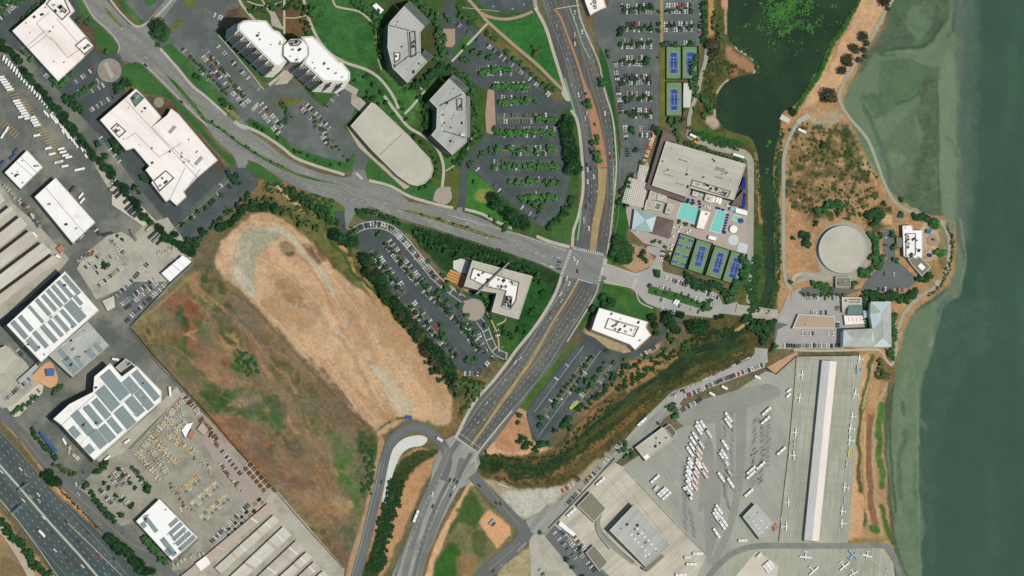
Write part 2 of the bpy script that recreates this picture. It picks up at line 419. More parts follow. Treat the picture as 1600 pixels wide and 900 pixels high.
paint('746,300 760,296 768,306 760,318 746,316', (150, 146, 82), 3, 3, .8)
paint('860,350 890,320 900,330 896,370 880,384 866,372', (70, 104, 54), 2, 2)
paint('764,30 810,30 846,24 856,60 876,122 868,130 800,66', (56, 112, 55), 2, 1, var=.2, sm=False)
paint('740,32 762,40 862,130 884,156 860,158 800,100 756,58', (112, 104, 64), 2, 2, sm=False)
paint('946,40 954,110 966,200 968,260 958,250 950,160 936,90', (50, 92, 48), 1, 1); paint('960,-40 925,-40 915,20 935,60 958,100', (110, 100, 76), 2, 2)
paint('960,320 975,318 984,330 980,372 990,392 960,412 950,400 958,360', (54, 98, 46), 1, 2)
paint('975,386 1000,384 1020,400 1018,416 990,424 972,412', (180, 150, 118), 2, 2)
paint('730,446 800,410 836,434 870,440 866,468 800,560 772,552 752,500 735,480', (44, 88, 42), 2, 2, var=.25)
paint('640,350 700,364 800,396 870,425 878,432 868,460 836,430 736,400 700,430 650,380', (44, 74, 40), 2, 3, var=.3)
paint('772,500 800,502 812,520 800,552 776,548', (62, 100, 48), 2, 2); paint('548,330 640,350 650,372 610,352 570,345', (54, 88, 44), 2, 2)
paint('930,440 1016,470 1012,500 936,480 910,512 900,508', (62, 104, 46), 2, 3, var=.2)
paint('920,512 984,540 990,552 1030,535 1020,550 960,550 916,530', (178, 158, 124), 2, 2)
paint('890,542 898,545 824,640 800,642 840,592', (78, 108, 52), 1, 1)
# rough ground between the fields and the office lot
paint('375,290 430,290 545,322 552,360 600,430 700,560 745,590 745,640 700,700 620,600 520,440 430,350 360,340', (108, 108, 66), 3, 5, var=.28)
paint('375,290 440,284 470,300 430,330 380,340', (132, 112, 78), 3, 4); paint('500,318 530,322 526,350 500,345', GRN2, 2, 3)
stroke('434,290 448,306 466,320 474,330', 5, TAN); stroke('530,370 540,400 560,430 590,470 620,500 660,540 700,590', 9, (196, 152, 108), 3, 4, spk=(-.3, 20))
stroke('520,378 556,430 600,470 640,520 690,575', 5, (64, 92, 44), 2, 4)
paint('690,590 760,590 762,606 715,690 690,690 690,640', (128, 108, 74), 3, 4, var=.2); paint('650,560 700,590 750,592 740,612 700,620 670,590', (66, 84, 46), 3, 5, .8)
# the tan field
F = '352,372 392,338 420,334 450,350 480,372 520,415 580,470 640,530 690,592 706,626 700,664 640,652 600,676 585,672 530,620 470,555 420,500 380,460 345,430 338,400'
paint(F, (194, 160, 126), 2, 3, var=.13, vs=26)
for i, q in enumerate(['400,440 470,470 520,540 500,560 450,520', '500,470 560,540 600,600 580,640 540,580', '430,400 470,420 480,450 440,430', '620,560 680,610 680,650 640,640']):
    paint(q, (214, 178, 138), 5, 8, .6, vs=20, seed=i)
paint('345,380 365,362 372,372 362,400 350,410', (206, 172, 140), 2, 4)
paint('390,358 430,360 436,372 414,388 400,410 392,430 396,456 384,462 366,442 360,416 366,392 376,370', (166, 168, 148), 3, 4, .92, vs=30)
paint('366,420 384,432 398,458 388,460 368,440', (190, 186, 168), 3, 3)
stroke('424,356 442,362 466,384 494,414 510,436 528,470 540,500 560,530 590,582 620,620 640,640', 9, (186, 184, 164), 2, 3); stroke('436,470 474,484 500,500', 8, (196, 190, 170), 4, 5, .8); stroke('520,505 550,540 566,560', 6, (190, 186, 166), 4, 5, .8)
stroke('400,466 440,480 470,500 500,530 540,550 555,560', 9, (190, 172, 140), 4, 5, .8); stroke('470,440 480,460 500,480 520,505', 6, (204, 180, 146), 3, 4, .8)
paint('590,575 612,590 640,632 640,648 620,640 596,605', (196, 186, 160), 4, 4, .8)
paint('438,376 456,380 462,392 454,402 442,398 436,386', (74, 70, 50), 3, 2, .95)
paint('428,442 446,436 462,452 474,470 480,480 462,478 440,462', (118, 104, 72), 3, 3, .9, spk=(-.5, 8))
paint('410,440 440,420 480,450 500,490 470,520 430,510 408,480', (174, 140, 106), 6, 7, .7); stroke('500,500 540,540 570,590 590,630', 7, (176, 146, 112), 4, 5, .7); stroke('470,400 500,440 520,490 550,540 580,600', 4, (170, 134, 100), 3, 4, .7); stroke('395,470 430,510 480,560 530,610 570,650', 6, (182, 156, 122), 4, 5, .7); stroke('560,610 600,650 620,650', 10, (172, 132, 94), 4, 5, .6)
paint('480,378 510,400 500,412 478,392', (120, 90, 70), 2, 3, .9); paint('505,440 560,500 590,560 570,560 520,490', (186, 146, 108), 3, 5, .7)
paint('540,445 600,480 660,545 700,610 690,640 640,580 560,500', (184, 150, 112), 3, 3, .8, var=.06)
paint('560,660 590,672 600,690 570,690', (176, 134, 92), 3, 3); stroke('588,674 602,664 618,654 632,652', 4, (90, 96, 58))
for i in range(26):              # mown lines and tyre tracks
    d_ = i*4.2-20; stroke([(560+d_*.8+random.uniform(-6, 6), 452-d_*.62+20), (640+d_*.5, 545-d_*.5+8), (700+d_*.1, 640-d_*.3)], 1.1, random.choice([(170, 138, 104), (214, 184, 150)]), 1.2, 1, .35) if 0 < d_ < 44 else None
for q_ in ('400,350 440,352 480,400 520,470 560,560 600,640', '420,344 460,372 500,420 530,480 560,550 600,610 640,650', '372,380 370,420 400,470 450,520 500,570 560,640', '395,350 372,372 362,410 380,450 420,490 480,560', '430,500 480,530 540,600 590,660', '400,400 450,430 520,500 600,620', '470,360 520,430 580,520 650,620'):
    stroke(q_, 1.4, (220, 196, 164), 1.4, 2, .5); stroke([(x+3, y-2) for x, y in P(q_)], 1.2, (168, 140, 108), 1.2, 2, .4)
# the brown field
B_ = '203,512 296,428 340,432 380,462 420,502 470,557 530,622 586,674 592,700 584,760 566,840 540,892 530,884 432,768 380,700 285,606 240,560'
paint(B_, (130, 112, 82), 1, 2, var=.16, vs=30)
for i, (q, c_, o_) in enumerate([
 ('204,512 296,430 300,445 250,500 215,522', (134, 122, 84), .8), ('290,440 340,436 330,470 300,480 280,470', (172, 132, 92), .6), ('262,450 300,470 320,520 300,540 270,500', (150, 96, 72), .8),
 ('262,470 320,520 316,532 290,520', (132, 92, 70), .9), ('272,478 296,500 290,515 272,505', (58, 84, 48), .9), ('218,530 280,520 300,560 280,590 240,560', (98, 100, 62), .8),
 ('330,430 350,450 372,490 380,540 360,545 340,500 322,462', (66, 84, 48), .8), ('320,420 332,436 340,470 330,480 318,450', (60, 84, 46), .9), ('315,455 345,500 380,540 372,560 340,530', (176, 140, 100), .7),
 ('366,550 396,556 404,580 388,596 370,594 360,575', (60, 96, 44), .95), ('320,560 350,552 360,600 330,610', (170, 130, 98), .6), ('345,470 400,500 440,560 480,620 450,620 400,560', (122, 102, 74), .7),
 ('320,618 345,608 420,618 438,632 446,660 430,672 400,660 372,650 330,648 316,640', (72, 100, 56), .95), ('320,600 350,612 345,640 318,640', (70, 92, 56), .9), ('355,630 390,622 425,622 400,634 365,638', (144, 124, 98), .9),
 ('425,560 450,570 470,610 500,650 490,660 460,620 440,600', (104, 104, 64), .9), ('460,600 500,640 490,680 465,660', (112, 112, 72), .8), ('480,560 520,610 580,672 560,680 510,650', (118, 94, 68), .6),
 ('330,660 380,680 420,700 410,740 370,720 340,690', (142, 104, 78), .8), ('336,668 370,690 380,700 360,700', (150, 104, 76), .8), ('400,670 460,690 470,720 430,720 400,700', (88, 86, 62), .8),
 ('510,680 545,690 560,740 560,800 545,780 530,740', (76, 112, 50), .95), ('560,680 590,676 588,740 572,790 560,760', (60, 88, 48), .95), ('440,700 500,700 530,760 500,800 450,760', (148, 112, 82), .7),
 ('430,750 500,760 540,800 500,800', (170, 130, 94), .6), ('440,740 480,750 470,765 444,760', (120, 84, 62), .8), ('390,720 420,710 440,740 420,745', (138, 98, 72), .8),
 ('440,790 500,830 560,820 555,860 520,850 470,830 430,775', (70, 88, 50), .9), ('510,830 540,845 534,858 515,845', (160, 118, 80), .8), ('500,840 545,860 540,890 510,870', (116, 92, 70), .9),
 ('505,760 545,780 540,800 520,790', (180, 148, 108), .8), ('240,515 262,505 268,530 250,540', (142, 120, 74), .7), ('300,560 330,545 345,560 320,590', (156, 118, 92), .7)]):
    paint(q, c_, 4, 9, o_, .2, 16, i)
for q_, w_, c_ in [('330,417 320,433 333,450 353,473 370,497 384,520', 8, (70, 88, 54)), ('290,447 307,467 330,483 343,503 353,527 367,540', 9, (60, 88, 50)), ('370,553 384,562 400,577 396,588', 16, (68, 100, 52)), ('300,440 318,455 340,474 356,486 376,510 400,535 440,580 462,610', 7, (156, 124, 96)),
    ('396,546 420,580 440,620 460,668 500,700 530,740', 7, (158, 126, 98)), ('424,564 448,572 468,590 484,606 492,620 490,640', 15, (102, 98, 66)), ('320,636 350,640 380,642 410,630 432,620 440,640 444,662', 13, (74, 98, 60)), ('356,632 380,628 408,627', 6, (142, 126, 100)), ('362,470 384,490 400,520 420,560', 9, (118, 104, 92)),
    ('262,470 283,457', 9, (146, 92, 66)), ('290,478 304,484 322,498', 9, (128, 82, 56)), ('330,497 338,512 342,528', 10, (144, 104, 78)), ('318,508 303,516 290,520 304,526', 3, (196, 164, 122)), ('279,480 280,490 278,498', 9, (72, 100, 66)), ('304,498 310,503', 9, (66, 96, 52)), ('316,512 318,524', 17, (98, 110, 68)),
    ('288,528 286,540 290,548', 10, (76, 98, 62)), ('252,502 252,512', 7, (82, 100, 62)), ('348,565 349,569', 8, (120, 80, 50)), ('235,519 236,521', 4, (78, 70, 50)), ('250,545 280,565 310,590', 26, (110, 108, 76)), ('350,654 376,664 400,680 416,692', 15, (138, 98, 74)), ('326,648 346,660 360,690', 8, (146, 108, 80)),
    ('432,682 450,692 468,706', 18, (88, 88, 64)), ('420,600 440,610 455,640 480,680', 10, (138, 116, 88)), ('500,580 540,630 570,668', 16, (124, 104, 82)), ('440,740 470,752 490,760', 12, (120, 86, 66)), ('520,700 532,720 545,760 560,800', 12, (80, 112, 54))]:
    stroke(q_, w_, c_, 3, 4, .88, .18, 7, len(q_))
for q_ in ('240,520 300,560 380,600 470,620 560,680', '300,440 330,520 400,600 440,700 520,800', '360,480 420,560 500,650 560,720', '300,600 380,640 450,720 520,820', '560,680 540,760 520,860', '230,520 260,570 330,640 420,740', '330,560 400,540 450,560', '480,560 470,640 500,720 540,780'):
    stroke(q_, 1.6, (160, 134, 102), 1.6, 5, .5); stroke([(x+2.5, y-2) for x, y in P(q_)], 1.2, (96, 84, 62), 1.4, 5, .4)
dots('430,560 500,600 560,660 580,690 520,690 470,650', (62, 62, 44), .8, 2.2, 60, .7)
dots('340,440 400,500 520,640 440,640 330,560', (150, 128, 92), 1, 3, 70, .5, 6)
paint(B_, (164, 136, 104), 1, 2, .4, spk=(.2, 16)); paint(B_, (92, 88, 62), 1, 2, .35, spk=(.3, 9), seed=8); paint(B_, (118, 112, 96), 1, 2, .4, spk=(.0, 34), seed=12)
paint(F, (218, 190, 158), 1, 2, .35, spk=(.2, 18), seed=4); paint(F, (174, 146, 110), 1, 2, .3, spk=(.3, 12), seed=6)
stroke('334,444 384,470 424,512 470,562 530,626 586,678', 1.5, (96, 80, 58), 1, .3, .8); stroke('206,508 240,484 280,448 304,428', 3, (150, 140, 96), 1, 1)
stroke('204,514 226,545 256,580 290,612 318,650', 5, (124, 96, 70), 2, 2, .7); stroke('596,690 588,740 574,800 550,880 545,905', 10, (172, 146, 112), 2, 1.5)
# between the ramps and roads in the south
paint('612,730 640,706 664,702 684,712 680,724 652,780 630,830 596,905 570,905 590,800 600,750', (190, 148, 108), 2, 2)
paint('634,712 676,702 682,712 660,724 640,742 622,780 606,830 590,905 566,905 580,860 600,790 612,740', (48, 68, 38), 2, 2, .97, var=.3)
stroke('612,780 606,830 592,880', 8, (54, 96, 50), 2, 3, .8)
stroke('738,756 724,780 706,810 690,840 676,880 668,905', 11, (216, 172, 132), 1.5, 1)
paint('732,765 742,760 768,792 790,806 802,820 800,842 770,866 745,900 676,905 700,835 716,800', (122, 120, 84), 2, 2, var=.2)
paint('733,768 740,766 752,785 756,800 740,826 720,815 710,830 700,832 716,792', (64, 94, 48), 3, 4, .9); paint('700,850 720,865 712,905 676,905', (54, 100, 42), 2, 3, .95)
paint('738,836 760,830 758,868 742,866', (78, 96, 56), 2, 3, .8); paint('715,870 740,870 744,890 716,900', (150, 116, 82), 3, 4, .7)
paint('748,815 760,800 765,796 796,822 798,836 778,858', (218, 168, 126), 1, 1, .97, var=.05, sm=False)
paint('818,860 836,856 850,870 872,905 775,905', (170, 156, 120), 2, 2)
paint('745,745 770,750 850,765 905,730 960,690 956,712 880,780 850,806 815,812 790,790', (170, 158, 130), 2, 3); paint('784,770 850,766 876,760 872,778 840,800 812,806', (190, 188, 176), 3, 3)
paint('745,706 800,640 830,650 836,692 880,702 820,720 760,730', (204, 166, 128), 2, 3); stroke('736,724 752,702 780,668 800,645', 5, (190, 184, 168), 2, 1)
paint('790,640 830,655 832,690 800,705 770,690', (172, 122, 86), 3, 4, .6)
# creek banks and marsh
paint('745,715 820,712 880,700 930,660 990,590 1060,545 1110,500 1160,492 1212,505 1215,545 1175,570 1100,590 1040,625 980,680 900,745 850,765 770,752 745,740', (90, 84, 52), 3, 4, var=.32)
stroke('750,718 800,735 850,732 890,712 935,672 985,622 1040,588 1100,558 1160,540', 20, (44, 66, 38), 5, 5, .9, var=.3)
stroke('770,745 840,752 890,728 940,690 1000,645 1060,606 1120,580 1170,562', 7, (146, 106, 70), 4, 5, .8, spk=(-.3, 14)); stroke('780,738 850,742 900,716 960,672', 3, (170, 126, 80), 2, 4, .6, spk=(-.1, 10))
paint('970,575 1010,560 1050,552 1060,560 1020,590 980,610 965,600', (182, 138, 98), 3, 5, .8, spk=(-.5, 12)); stroke('1150,515 1180,504 1190,500', 5, (190, 158, 110), 2, 3)
stroke('900,668 930,640 960,615 990,590', 6, (160, 112, 80), 3, 5, .8)
paint('920,630 955,600 965,615 930,650 905,668', (150, 118, 86), 3, 4, .8)
CRK = smooth(P('748,716 780,726 820,730 856,722 880,712 915,676 960,640 1012,600 1060,565 1112,540 1166,514'), False, 4)
for i in range(34):
    o_ = random.uniform(-20, 34); a_ = random.randint(0, len(CRK)-14); c_ = random.choice([(48, 70, 40), (60, 84, 46), (120, 96, 62), (150, 112, 74), (84, 88, 50), (44, 62, 38), (72, 82, 46), (134, 108, 70)])
    stroke(offs(CRK[a_:a_+13], o_), random.uniform(2, 6), c_, 2.5, 4, .6, .2, 6, i)
# pond shore, paths and islands
paint('1096,-60 1140,-60 1138,60 1190,100 1180,118 1124,140 1118,180 1190,230 1200,480 1180,484 1110,500 1085,470 1170,430 1165,240 1075,205 1098,120', (92, 92, 56), 2, 3, var=.3)
stroke('1110,-10 1112,30 1112,60', 9, (190, 158, 108), 2, 3, .9); stroke('1136,0 1133,25 1135,52', 2.5, (196, 176, 140), 1, 1); paint('1128,0 1138,0 1134,20', (206, 150, 120), 1, 2)
paint('1135,72 1150,78 1175,96 1184,106 1176,114 1160,110 1138,92', (176, 136, 104), 2, 4, .85); paint('1100,70 1120,56 1124,80 1108,90', (96, 70, 60), 2, 3, .8)
paint('1138,108 1152,108 1150,118 1138,118', (156, 106, 84), 2, 2); stroke('1150,74 1174,90 1184,104 1178,114', 3, (196, 186, 170), 1, 1); stroke('1138,126 1124,140 1118,160 1118,180', 4, (196, 176, 144), 1, 1)
paint('1106,182 1120,182 1124,196 1112,200 1104,192', (196, 174, 156), 2, 2); stroke('1078,216 1100,222 1130,232', 3, (170, 130, 90), 2, 1)
stroke('1182,240 1186,290 1188,340 1192,400', 5, (164, 140, 92), 2, 3, .8); paint('1092,200 1130,210 1170,222 1140,226 1100,218', (66, 108, 48), 2, 3)
paint('1180,360 1196,360 1192,440 1186,480 1170,480 1180,420', (70, 96, 50), 2, 3)
# the peninsula
paint('1342,-60 1420,-60 1398,5 1370,60 1340,110 1322,150 1328,180 1370,240 1396,300 1440,330 1490,345 1500,390 1490,440 1430,486 1412,540 1396,600 1380,640 1388,760 1392,880 1320,860 1350,560 1250,545 1225,540 1214,480 1210,300 1222,180 1260,150 1300,70', (176, 142, 104), 2, 2, var=.18)
paint('1342,-20 1400,-20 1380,30 1340,90 1318,130 1300,140 1256,170 1262,152 1290,100 1318,48', (206, 168, 130), 3, 3, var=.1, vs=20)
stroke('1346,-10 1332,20 1314,52 1298,72 1282,114 1262,142 1244,170', 6, (58, 116, 50), 1.5, 1.5)
stroke('1334,30 1308,70 1294,110', 5, (150, 112, 86), 4, 4, .6)
stroke('1416,-10 1396,20 1372,60 1352,100 1330,135', 3, (182, 150, 96), 1.5, 1)
paint('1246,190 1290,186 1296,196 1250,240 1234,270 1240,220', (140, 120, 84), 4, 6, .8)
for i, (q, c_, o_) in enumerate([
 ('1300,195 1325,200 1352,250 1356,290 1330,270 1310,235', (86, 96, 60), .9), ('1236,230 1300,220 1320,300 1300,340 1236,330', (112, 102, 66), .85), ('1290,262 1330,268 1336,300 1300,310', (108, 100, 70), .8),
 ('1230,190 1300,190 1296,200 1240,250', (150, 128, 88), .6), ('1260,180 1310,176 1316,190 1270,196', (176, 172, 150), .6), ('1350,240 1362,252 1364,272 1350,270', (178, 156, 124), .9),
 ('1280,290 1340,280 1370,320 1340,340 1280,330', (160, 132, 98), .7), ('1226,340 1262,345 1262,430 1232,430', (186, 144, 104), .8), ('1240,370 1262,366 1262,400 1246,400', (172, 152, 120), .6),
 ('1354,330 1384,320 1392,350 1362,370', (74, 84, 56), .9), ('1376,336 1392,334 1392,352 1378,352', (212, 172, 130), .9), ('1440,348 1472,350 1484,380 1470,400 1444,410', (196, 176, 146), .9),
 ('1440,420 1470,414 1462,440 1446,446', (150, 130, 92), .9), ('1468,356 1478,360 1478,410 1464,410', (112, 110, 68), .8), ('1386,548 1412,552 1404,600 1388,596 1370,570', (120, 104, 70), .8)]):
    paint(q, c_, 3, 6, o_, .2, 14, i+3)
paint('1236,210 1320,200 1370,290 1390,330 1240,340', (66, 78, 48), 2, 3, .9, spk=(.05, 9)); paint('1236,200 1370,200 1390,330 1240,430', (196, 156, 118), 2, 3, .6, spk=(.3, 8), seed=9)
stroke('1220,240 1214,300 1214,360 1214,440 1206,480', 10, (76, 92, 52), 2, 2, .95); stroke('1216,370 1214,410 1220,470', 5, (180, 148, 100), 2, 3, .8, spk=(-.3, 12))
stroke('1322,178 1356,228 1372,290 1396,326', 3, (178, 132, 92), 1, 1, .8); stroke('1330,172 1366,224 1384,276 1404,310 1440,332', 4, (206, 168, 120), 1.5, 1)
# strips east of the apron
stroke('1352,560 1346,640 1338,720 1332,800 1324,850', 12, (204, 166, 124), 2, 2); stroke('1362,556 1350,620 1342,700 1344,760 1350,820', 7, (84, 94, 60), 2, 3, .95)
stroke('1364,570 1356,600 1348,640', 3, (176, 172, 130), 1, 2, .9); stroke('1352,660 1352,740 1358,810', 3, (206, 170, 122), 1, 1, .9)
stroke('1362,640 1360,720 1362,780 1366,815', 11, (142, 102, 78), 2, 2, .95); stroke('1376,560 1366,610 1362,640', 12, (186, 150, 108), 3, 4, .8)
stroke('1386,600 1370,640 1366,720 1370,790 1378,830 1382,850', 5, (182, 160, 128), 2, 2, .9); stroke('1376,632 1374,680 1376,730 1378,760', 9, (62, 116, 54), 3, 3, .9, var=.25)
stroke('1378,790 1386,820 1396,850', 8, (64, 104, 52), 3, 3, .9); paint('1358,822 1370,820 1376,830 1372,834 1360,832', (74, 116, 52), 1, 1); paint('1320,846 1380,838 1382,846 1320,850', (150, 130, 80), 1, 1)
stroke('1340,780 1336,830', 22, (206, 166, 126), 2, 1, .9, var=.05); stroke('1390,600 1384,650 1388,740 1392,800 1400,850 1420,910', 6, (78, 96, 70), 2, 2, .9)
paint('1400,860 1412,880 1420,910 1404,910', (96, 118, 56), 2, 2)
# the shore flats and the bay
BAY = [(1408,-90),(1402,5),(1376,56),(1345,108),(1326,142),(1323,165),(1336,186),(1364,216),(1380,252),(1392,290),(1407,310),(1432,326),(1472,336),(1494,346),(1502,370),(1496,410),(1486,446),(1462,462),(1438,478),(1424,500),(1415,530),(1409,560),(1400,600),(1390,630),(1390,680),(1393,740),(1396,780),(1404,825),(1414,860),(1424,900),(1430,1000),(1710,1000),(1710,-90)]
paint(BAY, (62, 91, 75), 1, 2, var=.06, vs=60, sm=False)
FLAT = '1405,-90 1490,-90 1488,30 1480,60 1500,70 1500,345 1506,400 1500,455 1470,476 1458,540 1442,600 1436,680 1438,800 1442,1000 1420,1000 1400,830 1386,700 1400,600 1420,500 1480,450 1490,345 1400,310 1320,160 1380,60'
paint(FLAT, (108, 128, 102), 3, 2, var=.08, vs=30)
paint('1486,-90 1520,-90 1522,0 1516,200 1518,350 1500,380 1492,340 1494,100', (98, 112, 98), 9, 3, .9, var=.05); paint('1500,-60 1530,-60 1524,340 1508,340 1506,0', (80, 104, 88), 10, 3, .7)
paint('1405,-90 1486,-90 1484,0 1476,42 1462,62 1440,72 1400,80 1376,84 1368,76 1384,40', (84, 104, 82), 3, 5, var=.16, vs=14)
paint('1424,10 1450,12 1456,40 1440,60 1420,50', (104, 126, 98), 5, 5, .8); paint('1430,0 1470,0 1474,30 1450,20', (98, 116, 92), 4, 6, .7, spk=(-.2, 8))
stroke('1472,36 1460,56 1446,70 1420,74 1384,78', 5, (66, 90, 66), 3, 2, .85); stroke('1390,20 1372,62 1346,108', 10, (98, 106, 88), 4, 3, .8)
paint('1376,94 1396,88 1420,94 1450,104 1464,108 1462,125 1440,140 1426,150 1400,168 1360,186 1348,160 1352,150 1374,144 1376,118', (88, 114, 84), 3, 3, .9, var=.1)
stroke('1374,144 1374,122 1384,102 1402,92 1418,92 1436,100 1452,106 1470,107 1492,107', 2.2, (92, 106, 92), 1.5, .5, .9); stroke('1384,82 1400,80 1430,80', 3, (120, 138, 104), 3, 1, .7)
paint('1345,150 1372,146 1378,150 1352,162', (84, 110, 90), 2, 1, .9); stroke('1350,156 1358,170 1366,182', 2, (120, 138, 114), 1, 1, .7)
paint('1440,132 1462,122 1466,180 1466,240 1468,300 1474,336 1430,326 1410,306 1420,280 1436,240 1438,190', (88, 104, 80), 4, 6, .95, var=.2, vs=10)
paint('1400,200 1440,150 1432,200 1436,260 1410,300 1398,290 1380,250 1372,220', (100, 114, 92), 4, 5, .8, var=.1); paint('1396,236 1412,244 1412,256 1398,264 1390,250', (112, 136, 100), 4, 4, .9)
stroke('1400,164 1424,154 1438,140', 4, (72, 98, 68), 3, 3, .8); stroke('1464,130 1465,200 1468,320', 3, (68, 96, 68), 2, 2, .8); stroke('1452,190 1440,240 1436,280', 8, (78, 98, 72), 5, 6, .6)
stroke('1352,168 1370,210 1386,250 1392,290 1410,308 1440,326 1470,334', 7, (88, 106, 90), 3, 2, .8)
paint('1470,100 1492,100 1492,344 1474,336 1468,240', (118, 138, 112), 3, 1, .85, var=.05)
stroke('1500,344 1506,380 1510,400 1502,440 1500,458 1482,470 1470,484 1462,520 1452,540', 4, (132, 150, 128), 3, 2, .6)
paint('1480,470 1560,470 1560,520 1500,600 1460,760 1470,1000 1440,1000 1436,700 1444,600 1462,520', (72, 96, 84), 8, 4, .6)
stroke('1420,580 1410,620 1406,660 1404,700 1400,760 1404,800 1420,830', 8, (112, 134, 106), 4, 3, .8); stroke('1410,630 1412,648', 6, (80, 100, 76), 3, 2, .8); stroke('1414,676 1406,720 1406,780', 8, (86, 106, 84), 4, 3, .8)
stroke('1430,720 1432,790 1420,802', 6, (90, 114, 84), 4, 3, .7); stroke('1400,860 1416,900', 5, (84, 104, 76), 3, 2, .7); stroke('1434,600 1434,740 1438,900', 3, (126, 146, 122), 3, 1, .6)
paint('1404,560 1414,560 1400,640 1392,640 1398,600', (110, 128, 100), 2, 2, .7); stroke('1396,600 1390,650 1394,740 1400,800', 4, (74, 94, 66), 2, 1.5, .9)
for i in range(26):              # wind streaks and silt on the open water
    x_, y_ = random.uniform(1500, 1680), random.uniform(-60, 960); stroke([(x_, y_), (x_+random.uniform(-12, 12), y_+60), (x_+random.uniform(-20, 20), y_+130)], random.uniform(8, 26), random.choice([(70, 100, 82), (56, 84, 70), (74, 104, 84)]), 9, 5, .35, .05)
for i in range(40):
    y_ = random.uniform(-40, 900); x_ = 1494-(0 if y_ < 350 else min(58, (y_-350)*.28)); stroke([(x_+random.uniform(-14, 8), y_), (x_+random.uniform(-8, 12), y_+26)], random.uniform(2, 8), random.choice([(116, 134, 108), (84, 106, 88), (100, 118, 100)]), 4, 4, .4)
# industrial verges, freeway sides
paint('0,655 40,700 90,770 140,815 180,860 210,905 230,905 190,840 150,800 110,770 60,715 20,665 0,640', (196, 152, 112), 2, 2)
paint('-80,760 0,800 30,840 90,905 40,905 -80,860', (176, 142, 108), 2, 2); paint('-80,840 10,850 46,905 -80,905', (150, 132, 100), 2, 3); paint('0,870 30,885 44,905 0,905', (120, 104, 78), 4, 3, .7)
canvas[:] = np.clip(canvas, .004, .85)

def ground_objects():
    W_ = gw; H_ = gh
    bay = pip(gx, gy, smooth(BAY, True, 3))
    fx = bay[:-1, :-1] & bay[1:, 1:] & bay[1:, :-1] & bay[:-1, 1:]
    idx = np.arange(W_*H_).reshape(H_, W_)
    a = idx[:-1, :-1]; q = np.stack([a, idx[1:, :-1], idx[1:, 1:], idx[:-1, 1:]], -1)
    m = {}
    for nm, rough, spec, sc in (('soil', .95, .04, .32), ('bay_water', .35, .05, .5)):
        t = bpy.data.materials.new(nm); t.use_nodes = True; nt = t.node_tree; b = nt.nodes['Principled BSDF']
        at = nd(nt, 'ShaderNodeAttribute', attribute_name='soil_colour'); geo = nd(nt, 'ShaderNodeNewGeometry')
        no = nd(nt, 'ShaderNodeTexNoise'); no.inputs['Scale'].default_value = sc; no.inputs['Detail'].default_value = 7; no.inputs['Roughness'].default_value = .72
        nt.links.new(geo.outputs['Position'], no.inputs['Vector'])
        r = nd(nt, 'ShaderNodeMapRange'); r.inputs[1].default_value = .3; r.inputs[2].default_value = .7
        v = .24 if nm == 'soil' else .1
        r.inputs[3].default_value = 1-v; r.inputs[4].default_value = 1+v; nt.links.new(no.outputs[0], r.inputs[0])
        vm = nd(nt, 'ShaderNodeVectorMath', operation='SCALE'); nt.links.new(at.outputs['Color'], vm.inputs[0]); nt.links.new(r.outputs[0], vm.inputs['Scale'])
        nt.links.new(vm.outputs[0], b.inputs['Base Color']); b.inputs['Roughness'].default_value = rough; b.inputs['Specular IOR Level'].default_value = spec
        m[nm] = t
    for nm, mk, mt in (('ground', ~fx, 'soil'), ('bay_water', fx, 'bay_water')):
        f = q[mk]; us, inv = np.unique(f, return_inverse=True); inv = inv.reshape(f.shape)
        co = np.zeros((len(us), 3), np.float32)
        co[:, 0] = (gx.ravel()[us]-800)*S; co[:, 1] = (450-gy.ravel()[us])*S
        me = bpy.data.meshes.new(nm); me.vertices.add(len(us)); me.vertices.foreach_set('co', co.ravel())
        me.loops.add(f.size); me.loops.foreach_set('vertex_index', inv.ravel().astype(np.int32))
        me.polygons.add(len(f)); me.polygons.foreach_set('loop_start', np.arange(0, f.size, 4, dtype=np.int32))
        me.update(calc_edges=True)
        ca = me.color_attributes.new('soil_colour', 'FLOAT_COLOR', 'POINT')
        cc = np.ones((len(us), 4), np.float32); cc[:, :3] = canvas.reshape(-1, 3)[us]; ca.data.foreach_set('color', cc.ravel())
        me.materials.append(m[mt]); link(nm, me, kind='structure')
ground_objects()
mat('far_land', (118, 112, 92), .3, .01, .2, .1); mat('far_water', (62, 91, 75), .08, .01, .05, .2, rough=.3, spec=.3)
b = MB(); b.poly([(-9000, -9000, -.6), (380, -9000, -.6), (400, 0, -.6), (380, 9000, -.6), (-9000, 9000, -.6)], 'far_land'); b.build('distant_ground', kind='structure')
b = MB(); b.poly([(380, -9000, -.6), (9000, -9000, -.6), (9000, 9000, -.6), (380, 9000, -.6), (400, 0, -.6)], 'far_water'); b.build('open_bay', kind='structure')

# ------------------------------------------------------------------ paved sheets
Y_, A_, T_, R_, K_ = LV['yard'], LV['lot'], LV['turf'], LV['road'], LV['walk']
# industrial yards, south-west
sheet('yard', '-90,20 0,60 60,95 100,150 150,200 215,290 300,388 304,412 204,510 240,560 288,606 350,690 420,770 432,770 536,888 534,960 250,960 180,860 140,812 100,765 66,712 30,666 -10,640 -90,600', 'asphalt_yard', Y_)
sheet('concrete_pad', '120,420 135,395 168,368 190,362 206,372 222,354 234,348 262,340 300,392 268,440 210,440 166,462 150,468 140,450', 'concrete', A_, rg=.4)
sheet('concrete_pad', '262,345 288,392 300,404 262,424 250,425 228,395', 'concrete', A_+.02, rg=.3)
sheet('side_yard', '175,292 196,296 250,352 268,368 256,378 214,346 175,320', 'concrete_pale', A_)
sheet('side_yard', '144,246 160,252 196,300 186,304 168,292 150,262', 'concrete', A_+.03)
sheet('freight_yard', '196,712 286,612 345,676 428,770 395,812 320,880 262,895 275,880 312,842 250,778 244,770 240,742', 'freight_ground', A_+.02, rg=.6)
